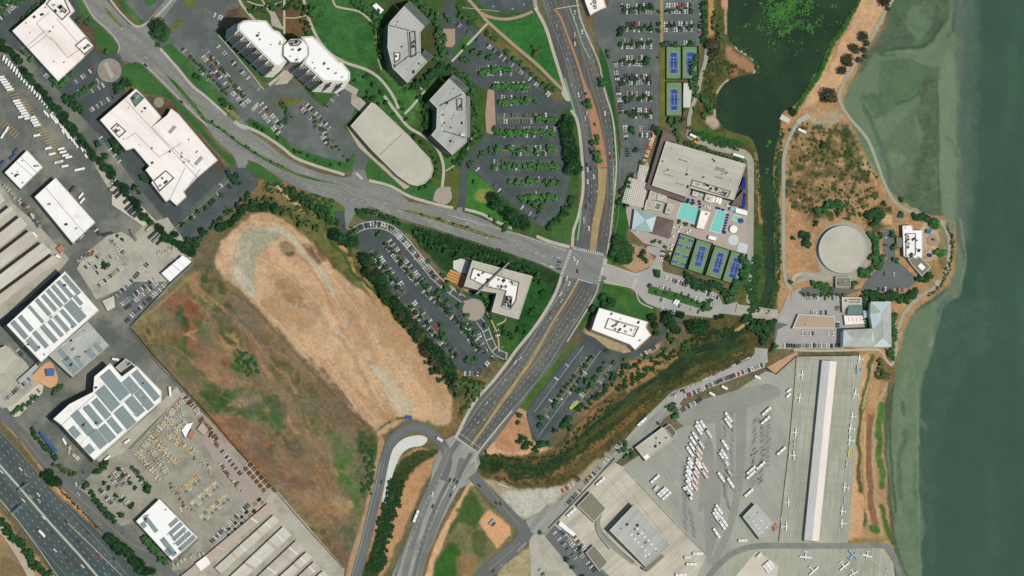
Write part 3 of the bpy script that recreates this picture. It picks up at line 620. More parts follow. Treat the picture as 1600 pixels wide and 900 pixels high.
sheet('freight_yard', '320,668 336,676 380,730 420,772 400,790 386,792 366,766 340,730 318,694', 'plaza_rose', A_+.05, rg=1.2)
sheet('car_park', '122,762 160,722 192,704 212,700 240,730 252,776 214,814 190,822 150,784', 'freight_ground', A_-.03, rg=.3)
sheet('loading_yard', '-90,545 0,560 14,540 42,568 60,600 22,632 0,640 -90,620', 'concrete', A_)
sheet('car_park', '10,636 50,594 68,602 66,614 30,650 22,652', 'concrete_pale', A_+.02)
sheet('play_area', '50,590 76,565 88,582 90,596 80,606 66,600', 'orange_dirt', A_+.03, sm=True)
sheet('storage_yard', '412,786 424,770 434,768 538,888 534,960 290,960 290,890', 'concrete', A_)
sheet('access_lane', '420,784 432,776 536,886 528,900 512,900 500,880', 'concrete_pale', A_+.03)
sheet('side_road', '154,722 192,708 260,640 284,616 276,604 240,640 150,716', 'concrete', A_+.04)
# asphalt round the north-west offices
sheet('car_park', '-90,-90 100,-90 130,0 150,60 176,60 190,96 196,150 226,150 300,200 340,260 372,262 380,256 404,262 403,290 300,386 272,362 210,284 150,206 98,150 50,95 -90,0', 'asphalt_dark', A_)
sheet('car_park', '186,-60 360,-60 374,10 338,48 412,140 420,131 468,131 486,152 512,172 520,183 574,234 577,246 570,266 551,266 540,262 512,252 456,234 410,204 384,204 366,190 320,150 280,108 250,78 236,60 220,36 196,12', 'asphalt_lot', A_)
sheet('car_park', '500,176 512,160 536,128 546,132 560,150 548,190 532,196', 'asphalt_lot', A_-.01)
sheet('car_park', '710,12 756,58 812,100 856,140 862,154 887,160 889,170 875,174 876,184 880,240 883,274 891,276 890,300 876,328 848,356 840,352 816,332 776,300 740,268 731,266 729,308 726,326 714,324 719,300 720,260 728,246 760,210 768,196 772,150 744,132 706,100 690,78 684,40 692,10 700,-60 720,-60', 'asphalt_dark', A_)
sheet('brick_plaza', '683,45 711,45 711,68 706,74 694,72 684,64', 'brick_plaza', A_+.05); sheet('brick_plaza', '762,140 772,140 775,207 768,210 760,207 758,180', 'brick_plaza', A_+.05)
sheet('ring_road', '738,-60 742,0 758,12 780,19 810,20 832,15 834,-60', 'asphalt_dark', R_)
sheet('car_park', '925,25 950,10 960,-60 1098,-60 1098,60 1095,72 1032,72 1031,205 1022,216 1006,256 984,280 984,300 968,300 964,270 972,230 966,180 958,140 948,96 932,60', 'asphalt_lot', A_)
sheet('car_park', '545,362 552,352 586,340 620,352 660,400 700,448 740,465 762,500 775,540 772,562 750,584 726,585 690,556 666,522 630,480 606,460 598,446 572,418 566,398 545,374', 'asphalt_dark', A_)
sheet('car_park', '905,520 912,532 894,546 824,638 822,648 832,688 852,690 902,642 920,626 962,585 975,560 1000,556 1030,535 1045,512 1072,502 1060,494 1035,505 1016,532 995,548 975,552 950,545 930,528 905,518 889,518 886,524', 'asphalt_dark', A_)
sheet('car_park', '945,412 960,418 990,428 1014,420 1026,400 1008,392 1012,384 1040,388 1034,412 1036,424 1072,434 1088,442 1122,460 1130,476 1152,472 1158,484 1220,490 1234,484 1238,456 1252,450 1250,470 1236,508 1210,502 1156,493 1130,490 1118,498 1108,496 1072,492 1036,484 1010,474 994,458 988,450 940,442', 'lot_pale', A_)
sheet('club_terrace', '984,280 1012,252 1020,286 1080,290 1144,312 1168,330 1168,398 1142,392 1115,382 1062,366 1050,392 1006,380 984,360 978,330', 'deck', A_+.05)
sheet('perimeter_road', '1076,205 1092,214 1120,226 1150,231 1166,235 1176,248 1178,270 1177,400 1178,450 1174,472 1166,470 1170,440 1168,400 1168,270 1160,246 1120,236 1090,224 1073,214', 'trail', A_, sm=True)
# hotel and centre car parks
sheet('car_park', '1240,455 1262,448 1345,452 1352,440 1378,412 1388,404 1380,395 1380,358 1398,358 1399,404 1436,438 1420,450 1350,452 1322,462 1322,545 1300,545 1208,545 1212,505 1236,500', 'asphalt_side', A_-.02)
sheet('shed_yard', '-90,500 -90,300 0,285 20,318 60,352 108,404 96,420 40,470 -90,560', 'concrete', A_-.03)
sheet('hotel_yard', '1238,462 1320,462 1358,490 1362,516 1318,520 1318,545 1210,545 1215,515 1230,508 1244,470', 'lot_pale', A_)
# bus yard, apron
sheet('bus_yard', '835,820 930,740 1010,690 1060,625 1195,574 1200,545 1180,543 1178,560 1050,612 1000,660 955,712 900,765 860,805 830,822 830,850 880,960 1120,960 1150,862 1325,848 1348,556 1244,556 1212,583 1196,580', 'yard_grey', Y_)
sheet('hard_standing', '918,746 946,716 978,732 1104,868 1060,960 900,960 858,840 868,820 884,800 900,780', 'concrete_beige', A_, rg=.5)
sheet('apron', '1245,556 1348,556 1321,848 1214,850 1232,700', 'apron', A_, rg=.2)
sheet('south_apron', '1090,960 1140,866 1190,857 1380,857 1396,880 1404,960', 'apron', A_+.02)
ribbon('tyre_track', '938,800 934,818 942,836 960,856 990,880', 7, 'yard_streak', A_+.12); ribbon('tyre_track', '930,806 930,822 936,838 952,858', 2, 'asphalt_side', A_+.14)
sheet('freight_pad', '1150,900 1182,861 1216,884 1206,960 1130,960 1140,912', 'concrete_pale', A_+.06)
sheet('dry_grass_triangle', '1198,574 1246,548 1246,558 1212,584', 'tan_dirt', A_+.04, rg=.4)
for q_ in ('1088,660 1094,700 1098,760 1094,800', '1120,640 1124,700 1122,760 1118,820 1110,860', '1154,630 1158,700 1152,770 1140,820'): ribbon('yard_tarmac_streak', q_, 9, 'yard_streak', A_+.02)
sheet('yard_tarmac_streak', '1098,700 1112,690 1118,760 1112,870 1104,874 1100,790', 'yard_streak', A_+.05, sm=True, rg=.3)
sheet('yard_tarmac_streak', '1150,640 1166,640 1160,760 1140,840 1118,880 1112,876 1136,820 1150,740', 'yard_streak', A_+.06, sm=True, rg=.3)
sheet('yard_tarmac_streak', '1060,640 1120,618 1200,600 1218,620 1160,640 1120,660 1066,664', 'yard_streak', A_+.04, sm=True, rg=.6)
sheet('service_road', '820,838 856,802 884,774 910,752 962,710 986,686 1014,656 1040,632 1056,622 1066,636 1040,652 1010,680 960,724 922,750 890,790 862,826 846,846', 'concrete_road', A_+.03)
sheet('gravel_strip', '1040,630 1046,620 1080,606 1120,584 1170,562 1186,545 1198,545 1200,566 1160,584 1110,602 1068,622 1054,642', 'lot_pale', A_+.06)
sheet('car_park', '848,834 866,820 900,850 952,900 952,960 900,960', 'asphalt_side', A_+.04)
sheet('gravel_lot', '826,838 846,832 876,868 905,905 905,960 860,960 830,905', 'concrete', A_+.02)
# ------------------------------------------------------------------ roads
NW = '110,-60 126,0 144,28 170,52 184,70 190,94 202,98 218,98 240,118 280,158 302,180 320,196 342,224 364,242 372,262 384,262 388,250 400,254 420,266 444,282 476,298 522,312 536,322 540,330 528,346 540,360 548,346 556,330 580,322 600,332 640,346 688,360 760,384 804,398 842,412 876,428 894,392 880,386 840,374 808,364 780,356 764,346 734,334 723,332 722,324 716,324 712,328 680,322 640,316 620,298 576,284 570,266 551,266 548,276 536,278 500,270 466,258 440,242 410,218 386,202 378,186 366,190 360,184 320,154 280,108 236,60 250,34 280,-4 262,-4 220,44 200,38 166,0 130,-60'
sheet('road', NW, 'asphalt_grey', R_)
sheet('freeway', '-60,715 0,782 26,814 60,860 88,900 120,945 270,955 222,900 190,868 160,838 120,802 70,756 38,719 0,672 -60,603', 'asphalt_freeway', R_)
ribbon('frontage_road', '-60,580 0,646 30,674 60,712 90,748 118,772 150,800 180,828 210,852 250,884 300,930', 15, 'asphalt_side', R_)
ribbon('path', '-60,780 0,826 20,850 44,890 60,930', 12, 'dirt_path', R_)
ribbon('main_road', '866,-60,56 868,-20,54 874,10,50 884,40,54 896,80,54 910,130,54 922,170,54 930,210,52 934,250,50 936,290,48 934,330,48 928,370,50 918,410,54', 52, 'asphalt_main_north', R_+.02, sm=True)
sheet('intersection', '892,386 948,400 942,412 934,446 920,440 902,436 874,432 880,408', 'asphalt_grey', R_+.06)
ribbon('main_road', '922,420,58 906,450,60 888,480,57 868,510,58 850,540,58 834,565,54 816,588,50 796,612,54 772,640,60 752,668,58 728,698,54', 56, 'asphalt_main', R_+.03, sm=True)
sheet('road_junction', '710,680 746,706 750,724 744,736 734,756 716,764 700,790 672,760 676,724 686,705 690,690', 'concrete_road', R_+.07, rg=.2)
sheet('highway_approach', '686,720 700,706 736,740 718,762 700,795 686,824 676,850 660,884 646,960 590,960 612,900 640,832 656,788', 'concrete_road', R_+.04)
ribbon('road_lane', '700,700,10 694,722,11 676,760,11 660,800,10 646,845,10 634,890,10 626,930,10', 10, 'road_lane', R_+.1); ribbon('road_lane', '722,716,9 712,752,9 692,792,10 674,836,10 660,880,9 650,930,9', 9, 'road_lane', R_+.1); ribbon('road_lane', '704,746,5 686,780,6 668,826,6 654,870,6 640,930,6', 6, 'asphalt_side', R_+.12)
ribbon('road_lane', '716,690 700,715 694,740', 8, 'asphalt_side', R_+.11); ribbon('road_lane', '736,708 724,730 716,748', 6, 'asphalt_side', R_+.11)
ribbon('curved_ramp', '540,940 556,900 570,850 582,800 592,760 600,722 608,697 624,677 645,667 668,672 686,688 697,708 698,728 690,750', 15, 'asphalt_side', R_+.05)
sheet('gravel_apron', '606,728 608,712 620,694 634,684 656,680 668,686 660,696 640,700 626,712 614,740 602,790 596,790', 'white_gravel', A_, sm=True)
ribbon('side_road', '738,742 760,766 785,792 804,812 822,832', 17, 'asphalt_side', R_+.08)
ribbon('side_road', '826,826 812,848 790,868 764,890 730,925', 21, 'asphalt_side', R_+.06)
ribbon('service_road', '826,824 846,812 864,796', 22, 'concrete_road', R_+.04)
ribbon('taxiway', '1090,930 1112,895 1132,874 1155,860 1190,853 1250,853 1330,853 1378,852 1392,862 1402,885 1410,920', 9, 'asphalt_grey', R_)
ribbon('club_road', '938,426 960,430 984,436 1004,442', 22, 'lot_pale', R_+.02)
ribbon('bridge_deck', '1150,482 1180,486 1214,491', 13, 'concrete', 1.2, sm=False)
ribbon('lot_road', '530,330,15 532,345,14 536,356,11 548,362 566,354 588,351 608,356 624,368 642,388 662,412 682,436 702,452 726,470', 10, 'asphalt_dark', R_)
for o_ in (-5.2, 5.2):
    for q_ in ('538,360 548,363 566,354 588,351 608,356 624,368 642,388 662,412 682,436 702,452 724,468', '748,500 758,514 764,530 774,548 790,557'):
        ribbon('kerb_strip', offs(smooth(P(q_), False, 4), o_), 1.3, 'sidewalk', K_-.1, sm=False, kerb=.1)
for a_, c_ in [((566, 348), (570, 359)), ((588, 345), (588, 357)), ((610, 351), (604, 361)), ((628, 366), (620, 374)), ((642, 382), (634, 390)), ((655, 398), (647, 406)), ((668, 412), (660, 420)), ((681, 428), (673, 436)), ((694, 440), (688, 450)), ((708, 450), (702, 460)), ((770, 528), (759, 532)), ((764, 514), (754, 519)), ((776, 542), (768, 550)), ((792, 551), (790, 562))]:
    ribbon('speed_table', [a_, c_], 2, 'sidewalk', R_+.08, sm=False)
ribbon('lot_road', '746,496 758,512 764,530 774,548 790,556 806,556 822,548', 10, 'asphalt_dark', R_)
# ------------------------------------------------------------------ pavements, paths, medians, kerbed beds
K = .14
for s_, w_ in [('160,-20 174,2 192,24 212,41 226,38 246,24 270,-2', 3), ('250,76 275,104 300,134 320,150 354,180', 4), ('366,190 376,197 386,200', 6), ('384,198 410,210 440,230 460,246 490,258 538,273', 4.5),
   ('556,270 566,280', 4), ('576,282 610,291 640,307 680,319 708,325', 4.5), ('726,327 752,334 770,344 800,357', 4.5), ('838,369 860,378 890,386', 5), ('836,12 852,42 864,80 874,112 884,144 890,158', 5), ('892,172 902,190 908,232 911,292 904,336 896,360 894,386', 4.5),
   ('877,432 872,448 864,466 850,490 832,516 806,548 796,562 770,596 740,630 712,684', 5), ('898,-20 906,26 922,66 936,100 944,140 956,180 961,220 963,260 960,300 954,360 948,398', 2.5), ('946,404 945,412', 6), ('936,442 930,460 912,492 886,534', 2),
   ('126,-10 146,26 172,50 186,70 184,84', 1.5), ('222,98 244,118 284,158 306,180 324,197', 1.5)]:
    ribbon('pavement', s_, w_, 'sidewalk', K_, kerb=K)
for s_, w_, m_ in [('470,-20 480,22 490,48 500,66 516,84 540,98 570,108 590,120 606,138 618,158 622,170', 4.5, 'sidewalk'), ('600,150 624,182 640,200 664,214 680,228 690,248 693,268 690,298', 4.5, 'sidewalk'), ('516,-20 522,6 532,12 560,18 576,30 584,40', 3, 'dirt_path'),
   ('444,-20 444,56', 3.5, 'sidewalk'), ('366,-20 378,8 400,34', 4, 'sidewalk'), ('386,2 404,8 424,8 440,3', 2, 'dirt_path'), ('446,28 462,28 478,24', 2, 'dirt_path'), ('404,-10 414,8 424,24', 2.5, 'dirt_path'), ('632,178 644,166 664,142', 4, 'sidewalk'), ('596,110 590,92', 1.5, 'sidewalk'), ('640,126 660,140', 3, 'dirt_path'), ('696,267 708,260 716,252', 2, 'sidewalk'),
   ('724,-10 752,22 762,34 800,68 840,102 868,130 886,146', 5, 'path_pink'), ('752,20 766,27 790,30 812,26 832,18', 4.5, 'path_pink'), ('761,37 706,96', 3.5, 'sidewalk'), ('412,140 380,100 340,54', 1.5, 'sidewalk'), ('420,133 434,122 446,110', 5, 'sidewalk'), ('484,138 480,134', 2, 'sidewalk'),
   ('684,45 684,20', 2.5, 'sidewalk'), ('742,205 728,238', 2, 'sidewalk'), ('724,472 740,468 752,474 762,490 772,510 778,528 780,550', 2, 'orange_dirt'), ('776,508 788,502 790,496', 2, 'dirt_path'), ('622,370 606,356 588,350', 1, 'sidewalk'), ('636,372 660,402 690,436 720,462', 1.5, 'sidewalk'),
   ('1104,76 1102,96 1095,120 1090,145 1082,165 1077,184 1076,206', 6, 'trail'), ('1246,192 1234,214 1225,244 1224,280 1224,360 1226,430 1236,454', 5.5, 'trail'), ('1264,180 1246,192', 9, 'concrete'), ('1408,-20 1384,16 1366,50 1346,84 1320,126 1311,152 1324,180 1354,216 1370,254 1384,292 1400,318 1424,331 1450,337', 5, 'trail'),
   ('1468,344 1478,360 1483,380 1480,416 1472,440 1456,452 1432,466 1420,480 1410,494 1402,520 1400,548 1394,570', 5, 'trail'), ('1394,572 1384,562 1378,550 1366,546 1330,547 1280,548 1240,547', 4, 'dirt_path'), ('1416,490 1424,476 1436,468', 3, 'trail'), ('1238,440 1244,430 1262,428 1276,434 1300,434', 6, 'concrete'),
   ('736,724 752,700 778,668 800,642', 2.5, 'sidewalk'), ('744,732 742,712', 2, 'sidewalk'), ('942,438 962,444 990,452 1000,472 1020,482', 2, 'sidewalk'), ('942,412 960,417 984,426 1000,430', 2.5, 'sidewalk'), ('200,512 226,545 256,580 286,606', 1.2, 'line_dark')]:
    ribbon('path' if m_ != 'sidewalk' else 'footpath', s_, w_, m_, K_-.05, kerb=.1)
for s_, m_ in [('162,10 172,18 192,42 188,42 170,24', 'grass_dry'), ('258,116 272,126 290,146 306,164 320,184 348,201 376,223 406,241 432,255 462,270 492,278 530,289 490,282 458,273 428,259 404,246 374,227 346,205 316,187 302,168 284,148', 'grass'),
   ('624,327 644,329 680,338 720,351 760,365 790,375 760,370 716,356 676,343 640,333', 'grass_dry')]:
    sheet('median', s_, m_, K_, thick=K)
for s_, m_ in [('866,15,2.5 876,28,3 888,60,3 900,92,3.5 911,126,4 918,148,9 924,170,13 931,200,15 937,232,15 941,262,15', 'median_brick'), ('941,263,14 940,300,12 935,330,11 930,356,11 926,392,10', 'median_tan'), ('904,436,4 890,462,3.5 868,496,3.5 845,536,4 828,566,5 812,588,5 800,606,5 780,634,5 762,660,4 736,696,4', 'median_tan')]:
    ribbon('median', s_, 4, m_, K_, kerb=K)
LAWNS = ['118,-10 126,-2 144,28 160,46 176,58 184,72 181,86 168,88 158,80 150,60 142,40 132,26 122,18', '190,108 198,100 212,97 222,101 240,120 280,160 302,182 324,210 334,220 346,234 360,242 368,250 367,262 360,260 350,248 334,232 318,214 300,196 284,178 266,156 248,148 226,147 210,136 192,120',
 '383,260 392,254 404,256 420,268 442,284 440,292 420,284 400,274', '180,-10 188,-4 220,30 226,36 214,38 196,20', '250,76 266,68 300,98 312,116 320,122 368,168 372,180 354,180 320,146 300,128 276,100',
 '384,190 390,184 410,194 448,218 456,230 512,248 540,254 552,238 556,242 550,268 530,270 490,256 460,244 432,228 410,212 392,202', '338,54 350,42 362,62 354,72', '358,74 366,70 404,112 440,104 440,116 434,124 420,130 408,126', '450,108 462,104 484,132 478,134 456,122', '482,136 540,132 506,164', '708,80 728,54 748,62 716,92',
 '1014,446 1022,448 1060,458 1098,472 1100,484 1060,472 1012,458', '992,454 1004,468 1010,474 1000,470', '954,460 996,472 1010,482 1014,500 996,496 960,486 938,480']
for q in LAWNS: sheet('lawn', q, 'grass', T_+.1, thick=.1)
for q_, m_ in [('284,-10 314,-10 302,12 290,8', 'grass_dry'), ('262,44 280,30 288,34 270,50', 'grass_dry'), ('430,160 440,152 458,154 474,152 466,162 448,166 436,170', 'grass_dry'), ('226,2 236,-6 248,-6 240,6 230,12', 'grass'), ('556,146 566,140 572,146 562,152', 'grass'), ('350,158 376,184 372,190 346,166', 'planter'), ('392,170 402,160 406,163 396,174', 'sidewalk')]: sheet('lawn', q_, m_, T_+.12, thick=.1)
sheet('flower_bed', '230,150 262,156 280,174 300,200 345,250 352,262 344,270 336,250 300,212 262,182 252,180', 'mulch', T_+.02, rg=.4)
sheet('flower_bed', '122,20 140,40 148,60 156,80 150,84 136,60 122,40', 'mulch', T_+.02, rg=.4); sheet('flower_bed', '374,12 356,16 350,30 372,24', 'mulch', T_, rg=.5)
for x, y, r, m_ in [(171, 110, 18, 'plaza_dull'), (740, 484, 17, 'plaza_rose'), (692, 306, 14, 'plaza_rose'), (248, 160, 8, 'plaza_dull'), (1465, 442, 5, 'dirt_path'), (1457, 376, 9, 'brick_plaza')]:
    c_ = [(x+r*math.cos(a), y+r*math.sin(a)) for a in np.linspace(0, 2*math.pi, 32, endpoint=False)]
    sheet('round_plaza', c_, m_, K_+.05, thick=.2); line(c_+[c_[0]], 0, .8, 'paint_stall', sm=False) if r > 15 else None
sheet('plaza_walk', '161,101 166,96 178,118 174,124', 'concrete', K_+.1); sheet('plaza_walk', '466,106 460,118 448,131 428,133 440,120 442,106', 'sidewalk', K_)
for q in ['688,292 704,292 704,300 696,318 676,314 678,304', '890,158 889,150 880,140 876,146 884,158']: sheet('brick_plaza', q, 'plaza_rose' if q[0] == '6' else 'sidewalk', K_+.02)
sheet('tan_verge', '1031,-20 1036,-20 1036,72 1031,72', 'median_tan', K_, thick=K); sheet('tan_verge', '1030,72 1039,74 1039,184 1034,200 1030,190', 'grass_dry', K_, thick=K); sheet('tan_verge', '1024,196 1029,200 1010,252 1004,252', 'orange_dirt', K_)
for q, m_ in [('1068,130 1076,130 1077,140 1081,140 1078,168 1067,168', 'white_gravel'), ('1233,455 1240,500 1212,505 1220,488', 'lot_pale'), ('540,196 574,236 586,248 640,292 632,296 580,248 560,230', 'dirt_path'), ('549,147 556,150 580,162 566,178 548,162', 'concrete'), ('512,120 530,124 546,132 560,140 556,150 540,140', 'deck'), ('420,0 440,40 446,48 424,40', 'deck')]:
    sheet('paved_area', q, m_, K_-.02)
sheet('gravel_bed', '1318,346 1340,352 1357,370 1361,392 1352,425 1330,440 1290,440 1262,438 1236,446 1262,428 1282,424 1276,404 1276,374 1294,354', 'trail', T_, sm=True)
# pond, creek
POND = '1138,-60 1138,0 1137,50 1144,66 1176,88 1187,106 1180,115 1152,120 1136,128 1126,138 1120,152 1118,170 1120,184 1126,192 1138,204 1170,214 1180,228 1186,260 1188,300 1192,340 1193,360 1198,380 1194,410 1196,440 1190,464 1184,486 1199,486 1208,460 1212,420 1209,380 1210,350 1208,280 1210,240 1218,210 1220,192 1222,176 1240,166 1260,140 1272,116 1280,112 1296,68 1312,50 1330,20 1342,0 1350,-60'
sheet('pond_water', POND, 'water_pond', .06, sm=True, rg=.5)
ribbon('creek_water', '1184,496,7.4 1166,514,8.7 1142,530,11.2 1112,540,11.2 1084,550,9.9 1060,565,9.3 1040,582,8.1 1012,600,6.8 985,620,7.4 960,640,6.2 935,660,6.2 915,676,5.6 896,698,5.0 880,712,3.7 856,722,3.1', 10, 'water_creek', .1)
# ------------------------------------------------------------------ buildings (roof outlines read in the photograph, footprints follow from the height)
def RP(x, y, h):                # ground position below a point that stands h metres up
    wx, wy = W(x, y); return (wx-LX*h, wy-LY*h)
VENT = []; RF = [None]
def vent_mesh(i):
    b = MB(); b.box(0, 0, 0, 1, 1, .7, ('metal_grey', 'trim', 'metal_dark')[i % 3]); b.box(0, 0, .7, .5, .5, .25, 'metal_dark'); return b.mesh('roof_vent')
def bld(label, s, h, roof='roof_white', wall='wall_cream', cat='building', name='office_building', par=.8, floors=2, units=0, glass='glass_dark', group=None, parts=(), trim='trim'):
    p = P(s); w = ccw([RP(x, y, h) for x, y in p]); cx = sum(q[0] for q in w)/len(w); cy = sum(q[1] for q in w)/len(w)
    r = link(name, None, loc=(cx, cy, 0), label=label, cat=cat, group=group); r.empty_display_size = 4
    l = [(x-cx, y-cy) for x, y in w]; RF[0] = w
    b = MB(); b.sides(l, 0, h, wall); b.build('wall', r)
    b = MB(); b.prism(l, h-.3, h, wall, roof); b.build('roof', r)
    if floors and h > 5:
        fh = h/floors
        for f in range(floors):
            b = MB(); b.sides(offs(l, -.12, True), f*fh+fh*.3, f*fh+fh*.8, glass); b.build('window_band', r)
    if par:
        b = MB(); o = l; i_ = offs(l, .55, True); n = len(l)
        for a in range(n):
            c = (a+1) % n
            b.poly([o[a]+(h+par,), o[c]+(h+par,), i_[c]+(h+par,), i_[a]+(h+par,)], trim)
            b.poly([o[a]+(h,), o[c]+(h,), o[c]+(h+par,), o[a]+(h+par,)], trim); b.poly([i_[c]+(h,), i_[a]+(h,), i_[a]+(h+par,), i_[c]+(h+par,)], trim)
        b.build('parapet', r)
    if units:
        if not VENT: VENT.extend(vent_mesh(i) for i in range(3))
        k = 0; xs = [q[0] for q in l]; ys = [q[1] for q in l]; t = 0
        while k < units and t < 999:
            t += 1; x, y = random.uniform(min(xs), max(xs)), random.uniform(min(ys), max(ys))
            if all(inside((x+a, y+c), l) for a in (-2, 2) for c in (-2, 2)):
                k += 1; q = random.uniform(1, 2.4)
                link('roof_vent', VENT[k % 3], r, (x, y, h), random.uniform(0, 1.5), sc=(q*random.uniform(1, 1.8), q, q*.8))
    r_ = r
    for pt in parts: pt(r_, (cx, cy), h)
    return r
def screen(s, hh=2.2, m='wall_cream', inner='roof_grey', nm='plant_screen', units=4, closed=False):   # roof plant behind a screen wall
    def f(r, c, h):
        w = ccw([RP(x, y, h) for x, y in P(s)]); l = [(x-c[0], y-c[1]) for x, y in w]; b = MB()
        if closed: b.prism(l, h, h+hh, m, inner)
        else:
            i_ = offs(l, .7, True); n = len(l)
            for a in range(n):
                d = (a+1) % n
                b.poly([l[a]+(h,), l[d]+(h,), l[d]+(h+hh,), l[a]+(h+hh,)], m); b.poly([l[a]+(h+hh,), l[d]+(h+hh,), i_[d]+(h+hh,), i_[a]+(h+hh,)], 'line_dark')
                b.poly([i_[d]+(h,), i_[a]+(h,), i_[a]+(h+hh,), i_[d]+(h+hh,)], m)
            b.poly([q+(h+.05,) for q in i_], inner)
        o = b.build(nm, r)
        if not VENT: VENT.extend(vent_mesh(i) for i in range(3))
        xs = [q[0] for q in l]; ys = [q[1] for q in l]; k = t = 0
        while k < units and t < 300:
            t += 1; x, y = random.uniform(min(xs), max(xs)), random.uniform(min(ys), max(ys))
            if inside((x, y), offs(l, 2, True)):
                k += 1; link('air_handler', VENT[k % 3], o, (x, y, h+(hh if closed else .1)), .7, sc=(random.uniform(2, 5), random.uniform(1.5, 3), 1.6))
    return f
def rline(s, m='line_dark', w=.35, nm='roof_seam'):
    def f(r, c, h):
        p = [RP(x, y, h) for x, y in P(s)]; b = MB()
        for a, d in zip(p, p[1:]):
            b.box((a[0]+d[0])/2-c[0], (a[1]+d[1])/2-c[1], h, math.dist(a, d), w, .25, m, math.atan2(d[1]-a[1], d[0]-a[0]))
        b.build(nm, r)
    return f
SOL = {}
def solar(items, ang, z5=None):  # items: cx, cy, length, width in photograph pixels (or five times enlarged when z5 gives the corner)
    def f(r, c, h):
        p0 = [(q_[0]-c[0], q_[1]-c[1]) for q_ in RF[0]]
        for cx, cy, ln, wd in items:
            if z5: cx, cy, ln, wd = z5[0]+cx/5, z5[1]+cy/5, ln/5, wd/5
            x, y = RP(cx, cy, h+.4); a = -math.radians(ang); L, Wd = ln*S, wd*S; ca, sa = math.cos(a), math.sin(a)
            for _ in range(8):
                if all(inside((x-c[0]+u*L/2*ca-v*Wd/2*sa, y-c[1]+u*L/2*sa+v*Wd/2*ca), p0) for u in (-1.08, 1.08) for v in (-1.2, 1.2)): break
                L *= .9
            key = (round(L), round(Wd))
            if key not in SOL:
                b = MB(); n = max(2, round(Wd/1.9)); k = max(1, round(L/14))
                for i in range(n):
                    for j in range(k):
                        b.box(-L/2+(j+.5)*L/k, -Wd/2+(i+.5)*Wd/n, .3, L/k-.35, Wd/n-.6, .15, 'solar')
                for j in (-1, 1): b.box(j*L*.45, 0, 0, .25, Wd, .3, 'metal_grey')
                b.box(0, 0, 0, L, Wd, .06, 'solar_gap'); SOL[key] = b.mesh('solar_array')
            link('solar_array', SOL[key], r, (x-c[0], y-c[1], h+.02), a)
    return f
def boxes(items, nm, m, hh, ang=0, mtop=None):   # cx, cy, lx, ly in photograph pixels
    def f(r, c, h):
        for cx, cy, lx, ly in items:
            x, y = RP(cx, cy, h); b = MB(); b.box(0, 0, 0, lx*S, ly*S, hh, m, 0, mtop=mtop); b.build(nm, r, (x-c[0], y-c[1], h), -math.radians(ang))
    return f
bld('large white flat roof office at the top left beside the curved green verge', '20,49 71,5 78,-6 103,-6 118,18 109,27 149,73 133,89 131,92 92,128', 9, 'roof_warm', units=10,
    parts=[screen('118,72 135,59 149,73 133,87', units=3, inner='roof_white'), screen('73,8 83,-4 100,-4 111,20 98,33', inner='roof_white', units=4), screen('90,12 96,8 106,18 102,22', 1.5, 'wall_grey', units=1), rline('58,37 78,20'), rline('58,37 74,56 45,78'), rline('80,58 107,91 128,75'), rline('74,56 82,64'), rline('42,74 72,48'), rline('90,30 121,66')])
bld('large pale pink white office with stepped outline below the white office', '213,139 228,154 250,180 253,184 238,199 262,180 268,170 280,179 341,251 309,278 288,300 292,308 277,322 266,312 260,316 237,286 240,282 228,266 234,260 210,232 198,236 157,188 166,180 196,154', 9, 'roof_warm', units=16,
    parts=[screen('174,202 184,193 198,206 187,216', inner='roof_white', units=3), screen('240,284 260,267 273,279 250,300', inner='roof_white', units=3), screen('204,154 214,144 226,154 212,168', 1.2, 'wall_green', 'roof_green', units=2), rline('218,180 309,278'), rline('238,199 262,224 304,262'), rline('196,156 218,180'), rline('290,262 266,312'), rline('198,218 212,208 250,246 284,224'), rline('314,264 292,296'), boxes([(270, 203, 5, 14), (311, 252, 5, 16)], 'skylight', 'metal_grey', .8, 42)])
bld('small white roofed depot with blue waste bins behind it', '43,235 68,262 33,296 8,270', 7, 'roof_bright', 'wall_green', cat='warehouse', name='depot', floors=1, units=8, parts=[rline('25,252 58,281'), rline('32,244 62,274')])
bld('long white warehouse with plain ribbed roof in the truck yard', '88,278 150,348 115,381 55,308', 10, 'roof_white', 'wall_green', cat='warehouse', name='warehouse', floors=1, units=4, parts=[rline('72,293 133,365')])
for i, (q, h, rf) in enumerate([('-160,430 -6,292 9,313 -160,452', 9, 'roof_shed'), ('-160,462 17,322 28,334 -160,484', 9, 'roof_beige'), ('-160,492 33,338 44,352 -160,514', 9, 'roof_shed'), ('-160,520 48,360 61,374 -160,540', 9, 'roof_beige'), ('-160,550 67,379 82,393 -160,570', 9, 'roof_shed'), ('-160,578 84,398 95,408 -160,592', 8, 'roof_beige')]):
    bld('%s pale ribbed shed from the top in the left edge row' % ordw(i), q, h, rf, 'wall_grey', cat='warehouse', name='long_shed', floors=0, par=0, group='long parallel sheds at the left edge', units=0, parts=[rline(q.split()[0]+' '+q.split()[1], 'roof_brown', .5), rline('-100,%d -88,%d' % (470+i*28, 482+i*28), 'roof_brown', .6)])
